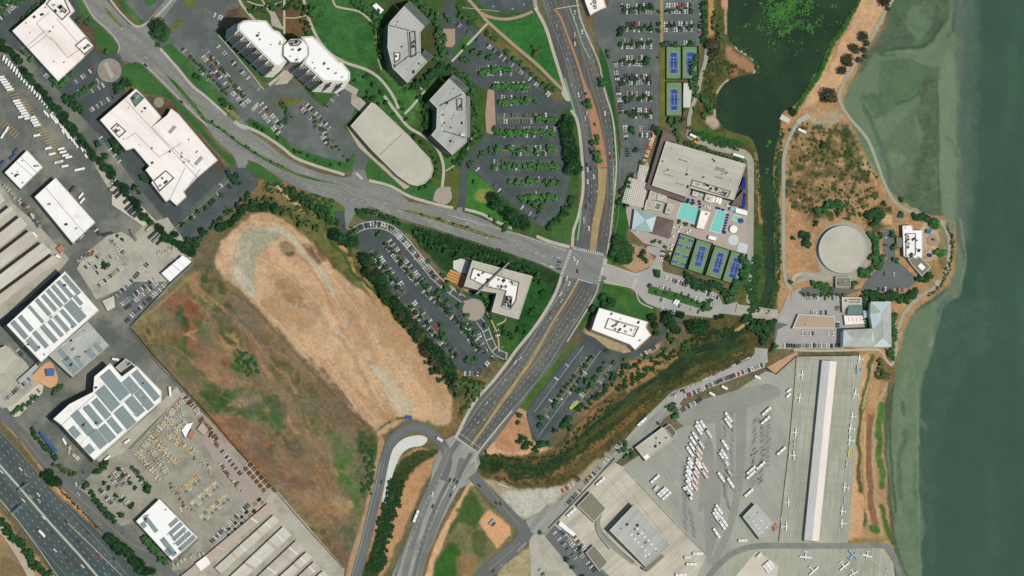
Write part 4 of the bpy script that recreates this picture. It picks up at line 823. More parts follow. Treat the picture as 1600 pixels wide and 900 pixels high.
bld('big square warehouse covered with solar panels beside the pale sheds', '104,424 157,485 67,566 13,508', 21, 'roof_white', 'wall_green', cat='warehouse', name='solar_warehouse', floors=1, units=10,
    parts=[rline('40,538 127,452', 'trim', .7), rline('104,424 157,485'), rline('66,476 108,522'), solar([(570, 425, 190, 40), (520, 460, 190, 36), (478, 495, 190, 34), (438, 528, 190, 36), (398, 565, 180, 36), (350, 600, 180, 36), (295, 655, 190, 26), (215, 725, 150, 40), (165, 775, 170, 44), (622, 545, 90, 34), (600, 630, 180, 84), (545, 685, 170, 36), (495, 725, 160, 36), (448, 765, 160, 36), (395, 805, 170, 40), (330, 850, 160, 40), (270, 890, 120, 50)], 49, (0, 360))])
bld('lower grey white annex with solar panels behind the solar warehouse', '138,503 171,540 114,589 78,556', 9, 'roof_grey', 'wall_green', cat='warehouse', name='warehouse_annex', floors=1, units=10, parts=[rline('96,540 150,516', 'trim', .5), solar([(500, 70, 120, 40), (555, 150, 140, 70), (620, 125, 100, 34), (715, 60, 120, 50), (770, 15, 100, 40)], 50, (0, 540))])
bld('angular white warehouse with many solar arrays beside the field corner', '174,567 192,588 215,571 254,611 254,627 149,719 98,664 85,654 110,631 147,612 149,588', 17, 'roof_white', 'wall_green', cat='warehouse', name='solar_warehouse', floors=1, units=12,
    parts=[rline('128,692 228,592', 'trim', .6), rline('98,664 150,616'), rline('150,720 248,634'), solar([(905, 305, 250, 100), (1030, 310, 130, 80), (1098, 252, 130, 60), (850, 410, 220, 95), (800, 490, 180, 60), (735, 540, 180, 60), (655, 600, 210, 76), (1062, 470, 160, 84), (1135, 420, 170, 70), (1190, 358, 150, 60), (985, 560, 170, 96), (905, 622, 140, 56), (845, 680, 140, 76), (775, 725, 150, 84), (592, 672, 190, 60), (708, 805, 160, 60)], 50, (0, 540))])
bld('grey low loading block in the notch of the angular solar warehouse', '197,560 213,571 195,587 181,574', 7, 'roof_grey', 'wall_grey', floors=0, name='loading_block', units=2, par=.4)
bld('beige roofed shed cut by the left edge above the small car park', '-40,560 10,540 30,560 8,583 -40,600', 7, 'roof_concrete', 'wall_green', cat='warehouse', name='shed', floors=1, units=2)
bld('narrow grey canopy roof beside the small play area', '28,594 57,568 60,574 32,600', 4, 'roof_grey', 'metal_grey', cat='canopy', name='canopy', floors=0, par=0)
bld('long blue roofed canopy beside a hedge near the freeway', '61,676 66,675 91,704 86,708', 4, 'court_blue_dull', 'metal_grey', cat='canopy', name='canopy', floors=0, par=0)
bld('blue square shade roof in the sandy play area', '72,577 86,576 85,587 74,587', 4, 'blue_cloth', 'metal_grey', cat='canopy', name='shade_canopy', floors=0, par=0)
bld('white building with bright roof and corner solar arrays by the lumber yard', '250,779 310,840 270,876 213,814', 8, 'roof_bright', 'wall_green', name='shop_building', floors=1, units=14, parts=[solar([(1125, 500, 110, 40), (1180, 490, 160, 34), (1320, 670, 210, 40), (1320, 710, 140, 40)], 52, (0, 720)), solar([(1360, 480, 120, 34), (1375, 530, 150, 34), (1405, 570, 170, 34), (1435, 605, 180, 38), (1465, 640, 180, 38)], -42, (0, 720))])
bld('white vaulted tent warehouse at the corner of the brown field', '286,399 300,409 266,440 253,427', 7, 'roof_bright', 'wall_white', cat='tent', name='storage_tent', floors=0, par=0, parts=[rline('268,412 284,425'), rline('275,405 290,418', 'trim'), rline('262,420 275,432', 'trim')])
for i, (q, rf) in enumerate([('419,786 428,795 250,945 230,945', 'roof_pink'), ('428,804 437,814 345,896 336,887', 'roof_beige'), ('443,822 456,836 375,910 358,902', 'roof_shed'), ('463,844 476,857 400,925 384,918', 'roof_beige'), ('479,862 488,870 420,935 410,925', 'roof_shed'), ('491,877 500,886 440,940 432,932', 'roof_beige'), ('505,891 513,899 470,940 460,932', 'roof_shed')]):
    a = P(q); pr = []
    for k in range(1, 7):
        t = k/7; pr.append(rline('%f,%f %f,%f' % (a[0][0]+(a[3][0]-a[0][0])*t, a[0][1]+(a[3][1]-a[0][1])*t, a[1][0]+(a[2][0]-a[1][0])*t, a[1][1]+(a[2][1]-a[1][1])*t), ('roof_shed', 'trim', 'roof_pink')[k % 3], 1.2+k % 3))
    bld('%s long self storage shed from the top in the bottom row' % ordw(i), q, 4, rf, 'wall_grey', cat='storage shed', name='storage_shed', floors=0, par=0, group='self storage sheds at the bottom edge', parts=pr)
# towers
tw = 42
def tower(label, s, h, facade):
    p = P(s); r = bld(label, s, h, 'roof_bright', 'glass_dark', cat='tower', name='office_tower', floors=0, par=.6, units=6)
    cx, cy = r.location.x, r.location.y; l = [(x-cx, y-cy) for x, y in ccw([RP(x, y, h) for x, y in p])]
    for f in range(8):
        b = MB(); b.prism(offs(l, -.9-(8-f)*.5, True), (f+.5)*h/8, (f+1)*h/8-.3, 'trim'); b.build('floor_band', r)  # lower bands step further out, a shape added so their tops catch sun
    for a, c in zip(facade, facade[1:]):
        n = max(1, int(math.dist(a, c)*S/9))
        for i in range(n+1):
            x, y = RP(a[0]+(c[0]-a[0])*i/n, a[1]+(c[1]-a[1])*i/n, h); b = MB(); b.box(x-cx-1.6, y-cy-1.6, 0, 1.3, 7.5, h-.4, 'trim', -.8, 1); b.build('pier', r)
    return r
tower('western white office tower of three joined blocks, dark ribbed face below it', '376,48 377,42 384,37 392,36 405,37 406,36 418,37 429,51 438,54 448,66 444,72 443,92 448,98 440,105 434,105', tw, [(376, 50), (404, 78), (434, 105)])
tower('eastern white office tower of three joined blocks beside the lawn path', '476,62 490,61 496,66 530,100 536,102 547,116 547,126 541,130 508,128 478,100 485,88 484,76', tw, [(478, 100), (508, 128), (541, 131)])
oc = [(464.5+20.5*math.cos(a), 82+19.5*math.sin(a)) for a in np.linspace(math.pi/8, 2*math.pi+math.pi/8, 8, endpoint=False)]
bld('white octagonal tower between the two long office towers', oc, 44, 'roof_bright', 'glass_dark', cat='tower', name='office_tower', floors=6, par=.8, units=5, glass='wall_cream', parts=[screen('456,66 470,65 474,69 468,75 456,75 453,71', 1.6, 'wall_grey', units=4)])
bld('long parking garage with rounded end and pale concrete roof deck', '548,197 580,161 586,163 600,176 640,214 658,234 672,249 677,264 674,277 664,287 652,291 640,288 620,274 580,234', 8, 'roof_concrete', 'wall_cream', cat='parking garage', name='parking_garage', floors=2, par=1.1,
    parts=[rline('593,243 628,210', 'line_dark', .4)] + [rline('%f,%f %f,%f' % (552+i*7, 193+i*7.2, 554.5+i*7, 190.4+i*7.2), 'trim', .25, 'stall_line') for i in range(12)] + [rline('%f,%f %f,%f' % (597+i*7, 176+i*6.6, 594+i*7, 178.6+i*6.6), 'trim', .25, 'stall_line') for i in range(10)])
def atrium(s, h0, h1):           # sloping glazed wing: first two points high, last two low
    def f(r, c, h):
        p = P(s); hs = (h1, h1, h0, h0); w = [(RP(x, y, hh)[0]-c[0], RP(x, y, hh)[1]-c[1], hh) for (x, y), hh in zip(p, hs)]; b = MB(); b.poly(w, 'glass_green')
        for i in range(4): a, d = w[i], w[(i+1) % 4]; b.poly([(a[0], a[1], 0), (d[0], d[1], 0), d, a], 'glass_green')
        o = b.build('atrium_glazing', r); b = MB()
        for k in range(1, 9):
            t = k/9; a = [w[0][i]+(w[3][i]-w[0][i])*t for i in range(3)]; d = [w[1][i]+(w[2][i]-w[1][i])*t for i in range(3)]
            L = math.dist(a[:2], d[:2]); b.box((a[0]+d[0])/2, (a[1]+d[1])/2, (a[2]+d[2])/2, L, .25, .2, 'metal_grey', math.atan2(d[1]-a[1], d[0]-a[0]))
        b.build('glazing_bar', o)
    return f
bld('grey angular office with green glass corners north of the other angular office', '632,11 664,43 657,52 658,88 668,98 640,128 637,131 614,108 606,76 607,42 610,36', 22, 'roof_grey', 'glass_green', floors=5, glass='wall_grey', units=14,
    parts=[atrium('632,10 665,43 674,34 641,1', 6, 20), atrium('658,89 668,99 679,89 664,76', 6, 20), rline('608,41 640,49', 'metal_dark', .8), rline('614,108 640,88', 'metal_dark', .8), screen('616,84 626,84 625,95 617,100', 2, 'wall_white', 'roof_bright', units=2), screen('640,52 649,50 651,88 642,92', 1.6, 'wall_grey', units=3), rline('637,50 640,90 662,80', 'metal_dark', .6)])
bld('grey angular office with green glass corners south of the other angular office', '702,124 725,146 728,150 729,216 729,223 707,243 674,212 682,202 683,170 671,158', 20, 'roof_grey', 'glass_green', floors=5, glass='wall_grey', units=14,
    parts=[atrium('702,123 726,146 734,138 709,116', 6, 18), atrium('729,150 729,216 735,214 735,152', 5, 17), rline('687,166 722,148', 'metal_dark', 1.2), rline('692,205 728,216', 'metal_dark', .8), rline('691,172 689,186 692,205', 'trim', 1), screen('713,156 722,155 722,174 714,174', 2, 'wall_white', 'roof_grey', units=2), rline('684,180 692,180 690,206', 'trim', .6), boxes([(722, 212, 6, 4)], 'lift_house', 'trim', 3)])
bld('small white shed on the lawn edge near the grey angular office', '588,5 600,16 594,22 582,9', 4, 'roof_bright', 'wall_white', cat='shed', name='shed', floors=0, par=0, units=0, parts=[rline('585,7 597,19', 'trim', .3)])
bld('small white office at the top edge beside the big car park', '911,-12 940,-12 947,12 930,20 922,25 914,4', 7, 'roof_warm', floors=1, units=2, parts=[screen('925,2 930,0 932,6 927,7', 1, units=1), screen('926,9 931,8 932,14 928,15', 1, units=1)])
bld('pale L-shaped office with a blade wall crossing its roof', '738,407 832,432 810,499 768,487 776,458 750,454 725,447', 13, 'roof_concrete', 'wall_cream', floors=4, units=2,
    parts=[screen('739,419 811,441 806,470 797,484 783,480 788,461 790,455 758,448 734,436', 1.6, 'wall_cream', 'roof_white', units=22), screen('790,462 800,464 798,482 786,478', 2, 'wall_cream', 'roof_grey', units=5), boxes([(804, 444, 7, 6)], 'cooling_unit', 'car_silver', 2, 15)])
b = MB(); b.box(0, 0, 0, 50, 1.6, 17, 'wall_grey', math.radians(43.8)); r = b.build('blade_wall', loc=RP(770, 435, 17)+(0,), label='tall thin grey blade wall running diagonally through the L-shaped office', cat='wall')
bld('bright white office with clipped corners south of the main crossing', '936,481 1012,503 1009,512 1017,524 992,547 983,538 924,515 930,496', 12, 'roof_bright', 'wall_white', floors=3, units=6, parts=[screen('950,497 998,511 990,527 944,513', 1.6, 'wall_white', 'roof_white', units=8), rline('954,500 993,512 988,523', 'line_dark', .4)])
# sports club
bld('huge beige flat roofed sports club hall beside the swimming pools', '1040,221 1165,257 1146,313 1078,294 1072,308 1018,290', 9, 'roof_club', 'wall_brown', cat='sports hall', name='sports_hall', floors=0, units=16,
    parts=[screen('1081,281 1141,299 1137,309 1078,291', 1.2, 'wall_cream', 'roof_club', units=8), rline('1077,293 1082,280'), boxes([(1125, 265, 14, 5), (1103, 290, 9, 3), (1123, 278, 11, 2), (1067, 251, 14, 2), (1044, 274, 14, 1), (1062, 288, 13, 1)], 'roof_duct', 'wall_grey', 1, 16), boxes([(1075, 266, 1.2, 10), (1073, 266, 1, 10), (1070, 250, 16, 1), (1106, 290, 10, 3)], 'white_duct', 'trim', 1, 16)])
bld('brown mansard strip along the western edge of the sports hall', '1036,204 1056,214 1054,222 1040,221 1018,290 1072,308 1070,316 1009,295', 6, 'roof_brown', 'wall_brown', cat='roof', name='mansard_wing', floors=0, par=0)
bld('brown sloped wing at the southeast corner of the sports hall', '1147,313 1162,296 1158,322 1142,320', 5, 'roof_brown', 'wall_brown', cat='roof', name='mansard_wing', floors=0, par=0)
CL = [('small beige flat roof beside the white pergola', '1016,298 1028,300 1026,312 1012,312', 5, 'roof_concrete'), ('square cream roofed block below the brown mansard strip', '1028,297 1043,301 1040,316 1025,312', 5, 'roof_shed'), ('rose roofed low block left of the dark blue pool', '1010,312 1024,316 1022,326 1006,328', 5, 'roof_pink'), ('narrow beige block right of the dark blue pool', '1043,318 1053,320 1047,335 1039,333', 5, 'roof_concrete'),
      ('long tan pavilion roof between the two swimming pools', '1095,328 1110,332 1100,359 1088,356', 5, 'roof_warm'), ('tan kiosk roof with two white awnings beside it', '1103,302 1116,306 1111,318 1100,313', 4, 'roof_shed'), ('white oblong roof by the perimeter road east of the pools', '1150,325 1168,330 1167,337 1149,332', 4, 'roof_white'),
      ('white shed roof above the tennis courts', '1108,368 1120,371 1117,376 1106,373', 4, 'roof_bright'), ('grey green square roof above the teal pool corner', '1142,322 1150,324 1148,330 1140,328', 4, 'roof_teal'), ('pale roof strip under the hall beside a small teal pool', '1083,298 1092,301 1089,308 1081,305', 4, 'roof_shed')]
for lb, q, h, rf in CL: bld(lb, q, h, rf, 'wall_cream', name='club_building', floors=0, par=.4 if h > 4 else 0, units=1)
def hip(label, s, h0, h1, m, wall, apex, name='hipped_roof_building', cat='building', mats=None):   # walls to h0, hipped roof to the apex points
    p = P(s); w = [RP(x, y, h0) for x, y in p]
    if area(w) < 0: w = w[::-1]
    cx = sum(q[0] for q in w)/len(w); cy = sum(q[1] for q in w)/len(w); r = link(name, None, loc=(cx, cy, 0), label=label, cat=cat)
    l = [(x-cx, y-cy) for x, y in w]; b = MB(); b.sides(l, 0, h0, wall); b.build('wall', r)
    ap = [(RP(x, y, h1)[0]-cx, RP(x, y, h1)[1]-cy, h1) for x, y in P(apex)]; b = MB(); n = len(l); e = offs(l, -.6, True)
    near = lambda q: min(ap, key=lambda t: math.dist(t[:2], q))
    for i in range(n):
        a, c = e[i], e[(i+1) % n]; na, nc = near(a), near(c); mm = m if not mats else mats[i % len(mats)]
        b.poly([(a[0], a[1], h0), (c[0], c[1], h0), nc] + ([na] if na != nc else []), mm)
    b.build('roof', r); return r
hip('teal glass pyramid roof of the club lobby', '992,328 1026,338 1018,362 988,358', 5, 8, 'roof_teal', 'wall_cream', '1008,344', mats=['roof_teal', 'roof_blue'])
hip('brown pyramid roof beside the teal pyramid roof', '1025,338 1052,345 1046,372 1019,364', 5, 8, 'roof_brown', 'wall_cream', '1036,353')
# pergola of the club
def pergola(label, s, nx, ny, h=3.6):
    p = [RP(x, y, h) for x, y in P(s)]; cx = sum(q[0] for q in p)/4; cy = sum(q[1] for q in p)/4
    r = link('pergola', None, loc=(cx, cy, 0), label=label, cat='pergola'); l = [(x-cx, y-cy) for x, y in p]
    lp = lambda a, b_, t: (a[0]+(b_[0]-a[0])*t, a[1]+(b_[1]-a[1])*t)
    for n, (a, b1, c, d), z in ((nx, (l[0], l[1], l[3], l[2]), h), (ny, (l[0], l[3], l[1], l[2]), h+.3)):
        for i in range(n+1):
            u = lp(a, b1, i/n); v = lp(c, d, i/n); L = math.dist(u, v); b = MB(); b.box(0, 0, 0, L, .8, .28, 'trim')
            b.build('beam', r, ((u[0]+v[0])/2, (u[1]+v[1])/2, z), math.atan2(v[1]-u[1], v[0]-u[0]))
    for q in l: b = MB(); b.box(q[0], q[1], 0, .5, .5, h, 'trim'); b.build('post', r)
pergola('narrow white pergola grid at the north end of the club entrance', '1000,258 1013,262 1006,284 996,280', 4, 9)
pergola('wide white pergola grid in front of the club lobby', '983,278 1010,287 1004,324 972,316', 10, 12)
# pools
def pool(label, s, m='water_pool', lanes=0, kind='swimming_pool'):
    p = P(s); w = ccw([W(*q) for q in p]); cx = sum(q[0] for q in w)/len(w); cy = sum(q[1] for q in w)/len(w); l = [(x-cx, y-cy) for x, y in w]
    r = link(kind, None, loc=(cx, cy, 0), label=label, cat='pool'); o = offs(l, -.8, True); n = len(l); z = A_+.25; b = MB()
    for a in range(n):
        c = (a+1) % n; b.poly([o[a]+(z,), o[c]+(z,), l[c]+(z,), l[a]+(z,)], 'trim'); b.poly([o[a]+(0,), o[c]+(0,), o[c]+(z,), o[a]+(z,)], 'trim')
    b.build('coping', r); b = MB(); b.poly([q+(z-.08,) for q in l], m); b.build('pool_water', r)
    if lanes:
        a, b1, c, d = [(W(*q)[0]-cx, W(*q)[1]-cy) for q in p[:4]]
        for i in range(1, lanes):
            t = i/lanes; u = (a[0]+(d[0]-a[0])*t, a[1]+(d[1]-a[1])*t); v = (b1[0]+(c[0]-b1[0])*t, b1[1]+(c[1]-b1[1])*t); L = math.dist(u, v)
            k = MB(); k.box(0, 0, 0, L, .22, .06, 'paint_white'); k.build('lane_rope', r, ((u[0]+v[0])/2, (u[1]+v[1])/2, z-.06), math.atan2(v[1]-u[1], v[0]-u[0]))
pool('big turquoise lap pool with lane ropes left of the tan pavilion', '1065,317 1094,326 1087,350 1058,340', lanes=8)
pool('narrower turquoise lap pool right of the tan pavilion', '1121,328 1135,332 1125,364 1109,360', lanes=5)
pool('small teal pool beside the hexagonal blue shade', '1147,336 1157,339 1154,346 1145,343'); pool('little dark teal pool inside the club roofs', '1026,317 1033,319 1030,328 1022,326', 'roof_green'); pool('little teal pool by the lap pool top', '1096,300 1102,301 1100,306 1095,305')
pool('round pale splash pool near the tennis courts', [(1146+7*math.cos(a), 375+7*math.sin(a)) for a in np.linspace(0, 6.28, 20, endpoint=False)], 'roof_blue', kind='splash_pool'); pool('pale blue pool with slide at the club east corner', '1156,380 1167,384 1164,397 1153,392', 'roof_blue')
def umbrella(x, y, r_, m, label, group, n=8, h=2.6):
    px, py = RP(x, y, h); r = link('umbrella' if n == 8 else 'shade_sail', None, loc=(px, py, 0), label=label, cat='umbrella', group=group); b = MB(); R = r_*S
    c = [(R*math.cos(i*2*math.pi/n+.4), R*math.sin(i*2*math.pi/n+.4), h) for i in range(n)]
    for i in range(n): b.poly([c[i], c[(i+1) % n], (0, 0, h+.6)], m)
    b.build('canopy', r); b = MB(); b.box(0, 0, 0, .1, .1, h+.5, 'metal_grey'); b.build('pole', r); return r
us = [umbrella(x, y, 2.4, 'navy', 'navy', 'navy square umbrellas round the pools', 4) for x, y in [(1076, 312), (1083, 313), (1075, 315), (1084, 317), (1093, 315), (1094, 319), (1124, 326), (1130, 328), (1121, 325)]]
number(us, lambda o, k: 'navy square umbrella between the pools and the hall, '+k)
us = [umbrella(1137.5-i*1.1, 336+i*4.2, 2.3, 'navy', 'navy', 'navy umbrellas in a line beside the narrow pool', 4) for i in range(7)]
number(us, lambda o, k: 'navy umbrella in the line right of the narrow pool, '+k)
umbrella(1158, 345, 4.2, 'court_blue', 'blue hexagonal shade beside the small teal pool', None, 6); umbrella(1146, 358, 6, 'roof_bright', 'large white round shade above the splash pool', None, 16, 3.5); umbrella(1132, 363, 3, 'navy', 'navy umbrella at the foot of the narrow pool', None, 4)
us = [umbrella(x, y, 1.8, 'roof_bright', 'w', 'white umbrellas on the club terrace', 4) for x, y in [(1102, 322), (1106, 323), (1109, 325), (1136, 321), (1139, 322), (1064, 355), (1060, 361), (1078, 360), (1074, 363), (1053, 355), (1052, 369), (1050, 383), (1049, 389), (1047, 396)]]
number(us, lambda o, k: 'small white umbrella on the club terrace, '+k)
for i, (x, y) in enumerate([(1115, 311), (1121, 312), (1125, 314)]):
    px, py = RP(x, y, 3); b = MB(); b.box(0, 0, 2.8, 3.4, 7, .25, 'roof_bright', -.25); r = link('awning', None, loc=(px, py, 0), label='white awning strip beside the tan kiosk, %s' % ('leftmost', 'middle one', 'rightmost')[i], cat='awning'); b.build('canopy', r); b = MB(); b.box(0, 0, 0, .2, .2, 2.8, 'metal_grey'); b.build('post', r)
for lb, q in [('long navy sunshade strip at the hall east corner', '1163,276 1165,277 1165,296 1155,295'), ('navy sunshade wedge below the brown wing', '1164,301 1166,302 1163,327 1156,325')]:
    w = [RP(x, y, 3) for x, y in P(q)]; cx, cy = w[0]; b = MB(); b.prism(ccw([(x-cx, y-cy) for x, y in w]), 2.9, 3.0, 'navy'); r = link('sun_shade', None, loc=(cx, cy, 0), label=lb, cat='sunshade'); b.build('canopy', r); b = MB(); b.box(-.5, -1, 0, .2, .2, 2.9, 'metal_grey'); b.build('post', r)
# courts
def court(label, green, blue, q=2, net=True, m='court_blue'):
    gp = ccw([W(*v) for v in P(green)]); cx = sum(v[0] for v in gp)/4; cy = sum(v[1] for v in gp)/4; z = A_+.1
    r = link('tennis_court', None, loc=(cx, cy, 0), label=label, cat='tennis court'); b = MB(); b.poly([(x-cx, y-cy, z) for x, y in gp], 'court_green'); b.build('court_surround', r)
    for bl in blue:
        a, b1, c, d = [(W(*v)[0]-cx, W(*v)[1]-cy) for v in P(bl)]; k = MB(); k.poly([v+(z+.06,) for v in ccw([a, b1, c, d])], m); o = k.build('playing_surface', r)
        T = lambda u, v: (a[0]+(b1[0]-a[0])*u+(d[0]-a[0])*v, a[1]+(b1[1]-a[1])*u+(d[1]-a[1])*v); k = MB()
        def ln(p0, p1):
            L = math.dist(p0, p1); k.box((p0[0]+p1[0])/2, (p0[1]+p1[1])/2, z+.1, L, .28, .03, 'paint_white', math.atan2(p1[1]-p0[1], p1[0]-p0[0]))
        if net:
            for u0, v0, u1, v1 in ((.02, .01, .98, .01), (.02, .99, .98, .99), (.02, .01, .02, .99), (.98, .01, .98, .99), (.14, 0, .14, 1), (.86, 0, .86, 1), (.14, .24, .86, .24), (.14, .76, .86, .76), (.5, .24, .5, .76)): ln(T(u0, v0), T(u1, v1))
            k.build('court_lines', o); k = MB(); p0, p1 = T(-.05, .5), T(1.05, .5); k.box((p0[0]+p1[0])/2, (p0[1]+p1[1])/2, z+.1, math.dist(p0, p1), .12, 1, 'metal_dark', math.atan2(p1[1]-p0[1], p1[0]-p0[0])); k.build('net', r)
        else:
            for u0, v0, u1, v1 in ((0, .02, 1, .02), (0, .98, 1, .98), (.5, 0, .5, 1)): ln(T(u0, v0), T(u1, v1))
            k.build('court_lines', o)
    for i in range(4):
        a = (gp[i][0]-cx, gp[i][1]-cy); c = (gp[(i+1) % 4][0]-cx, gp[(i+1) % 4][1]-cy); k = MB(); k.box(0, 0, 0, math.dist(a, c), .15, 3, 'fence'); k.build('fence_panel', r, ((a[0]+c[0])/2, (a[1]+c[1])/2, z), math.atan2(c[1]-a[1], c[0]-a[0]))
court('left court of the northern tennis pair', '1040,73 1064.6,73 1064.6,124 1040,124', ['1045,81.5 1060,81.5 1060,115.5 1045,115.5'])
court('right court of the northern tennis pair', '1065,73 1090,73 1090,124 1065,124', ['1071,81 1086,81 1086,115.5 1071,115.5'])
court('single tennis court below the northern pair', '1040,129 1066,129 1066,182 1040,182', ['1046,139 1060.5,139 1060.5,173 1046,173'])
court('tennis court directly right of the eight small pickleball courts', '1088,374 1113,381 1098,430 1073.5,421.5', ['1091,383 1105.6,386.4 1096,419 1082.4,415'], m='court_blue_dull')
court('middle tennis court of the three beside the club', '1116,384 1141,392 1126.5,438 1101,430.5', ['1120,393 1133.6,396.4 1124,429 1111,425'])
court('rightmost tennis court of the three beside the club', '1142,392 1166,398 1152,447 1127.5,438.6', ['1145,401 1160,405 1149,437 1136,433'])
court('block of eight small pickleball courts left of the tennis courts', '1062,365 1087,373 1070,421 1046,414', ['%f,%f %f,%f %f,%f %f,%f' % (x-2.6, y-3.6, x+4.2, y-1.9, x+2.6, y+3.6, x-4.2, y+1.9) for x, y in [(1065, 372), (1079, 376), (1062, 383.5), (1075, 387.5), (1058, 397), (1070.5, 401.5), (1054, 409), (1067.5, 413)]], net=False, m='court_blue_dull')
# tank, centre, hotel
c_ = [(1316+37*math.cos(a), 390+36.5*math.sin(a)) for a in np.linspace(0, 2*math.pi, 56, endpoint=False)]
bld('large round concrete reservoir with flat pale top', c_, 5, 'roof_concrete', 'wall_cream', cat='reservoir', name='round_reservoir', floors=0, par=.7, units=0, parts=[rline('%f,%f %f,%f' % (1316-34*math.cos(t), 390+y, 1316+34*math.cos(t), 390+y), 'roof_shed', .3, 'slab_joint') for y in range(-30, 31, 10) for t in [math.asin(y/38)]])
bld('small dark topped pump house below the round reservoir', '1305,433 1328,433 1328,449 1305,449', 4, 'roof_olive', 'wall_grey', cat='pump house', name='pump_house', floors=0, units=3, par=1.2)
bld('bright white building with toothed lower edge by the play area', '1409,353 1424,352 1426,360 1441,360 1441,402 1438,404 1434,401 1430,405 1425,401 1420,404 1411,400', 6, 'roof_bright', 'wall_cream', floors=1, units=8, parts=[screen('1414,365 1430,365 1430,398 1420,404 1414,400', 1.2, 'wall_white', 'roof_white', units=7)])
bld('grey diamond roofed wing below the toothed white building', '1418,405 1430,401 1440,403 1454,417 1440,432 1424,414', 5, 'roof_olive', 'wall_grey', name='school_wing', floors=1, par=.3, parts=[boxes([(1439, 417, 7, 10)], 'white_skylight', 'roof_bright', 1, -45)])
hip('small grey hipped roof left of the toothed white building', '1401,372 1414,371 1414,385 1402,386', 4, 6, 'roof_olive', 'wall_cream', '1412,378')
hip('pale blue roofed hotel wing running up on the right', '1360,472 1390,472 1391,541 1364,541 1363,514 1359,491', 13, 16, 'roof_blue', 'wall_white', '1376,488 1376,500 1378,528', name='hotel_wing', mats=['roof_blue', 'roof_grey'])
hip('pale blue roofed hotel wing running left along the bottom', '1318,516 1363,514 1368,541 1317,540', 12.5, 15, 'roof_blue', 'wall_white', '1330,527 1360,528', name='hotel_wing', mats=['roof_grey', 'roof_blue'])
hip('small pale blue roof joining the hotel and the green roof', '1349,486 1358,486 1358,496 1350,496', 5, 7, 'roof_blue', 'wall_white', '1354,491')
bld('tan block with muted green roof beside the hotel', '1326,476 1347,477 1347,491 1324,491', 5, 'roof_green', 'wall_cream', floors=1, par=0); bld('cream flat roofed block above the muted green roof', '1315,464 1346,465 1346,476 1326,476 1316,488', 4.5, 'roof_shed', 'wall_cream', floors=1, par=.5, units=2, parts=[rline('1326,468 1344,468', 'metal_dark', .8), rline('1326,472 1344,472', 'metal_dark', .8)])
bld('pale terrace block with skylights below the green roof', '1318,493 1350,493 1352,506 1320,508', 3.5, 'roof_warm', 'wall_cream', floors=0, par=.4, parts=[rline('%d,497 %d,502' % (x, x), 'line_dark', .3) for x in (1326, 1332, 1338, 1344)])
bld('tan oblong low building in the hotel car park', '1247,491 1303,494 1303,513 1238,513', 4, 'roof_tan', 'wall_white', floors=0, par=.8, trim='roof_warm', units=1)
# bus depot, hangars
bld('pale flat roofed depot beside the creek service road', '1035,667 1051,686 1008,719 992,699', 6, 'roof_concrete', 'wall_grey', cat='depot', name='depot', floors=1, units=6, parts=[boxes([(1010, 714, 8, 7)], 'white_hatch', 'roof_bright', .6, -38)])
bld('brown roofed annex at the upper corner of the creek side depot', '1037,668 1046,662 1057,675 1052,684', 5, 'roof_brown', 'wall_grey', cat='shed', name='shed', floors=0, par=.3)
bld('dark olive roofed shed nearest the cars along the service road', '923,768 947,794 928,815 902,790', 6, 'roof_olive', 'wall_cream', cat='shed', name='workshop', floors=0, par=.3)
bld('dark olive roofed shed beside the bottom car park', '928,851 950,878 936,892 915,863', 6, 'roof_olive', 'wall_cream', cat='shed', name='workshop', floors=0, par=.3)
bld('very large grey hangar with rows of small skylights', '991,787 1048,851 1008,885 952,828', 11, 'roof_grey', 'wall_grey', cat='hangar', name='hangar', floors=1, units=10,
    parts=[boxes([(x/5+960, y/5+720, 3, 2) for x, y in [(180, 528), (213, 562), (235, 590), (265, 620), (290, 648), (320, 683), (133, 575), (160, 608), (185, 635), (213, 668), (238, 695), (268, 725), (240, 840-100)]], 'skylight', 'roof_bright', .3, -38), rline('1004,886 950,835', 'trim', .6)])
bld('long lean-to roof on the lower corner of the very large hangar', '1030,862 1038,869 1012,892 1004,888', 6, 'roof_olive', 'wall_grey', cat='shed', name='lean_to', floors=0, par=0)
bld('grey hangar with white skylights between bus yard and apron', '1180,786 1208,819 1186,841 1160,807', 7, 'roof_grey', 'wall_green', cat='hangar', name='hangar', floors=0, units=2, parts=[boxes([(1177, 814, 2, 2), (1181, 820, 2, 2), (1185, 825, 2, 2), (1189, 813, 2, 2), (1198, 824, 2, 2), (1190, 831, 2, 2)], 'skylight', 'roof_bright', .3, 48)])
bld('small salmon roofed hut touching the grey hangar corner', '1207,820 1214,818 1216,825 1210,830', 3, 'salmon', 'wall_cream', cat='hut', name='hut', floors=0, par=0)
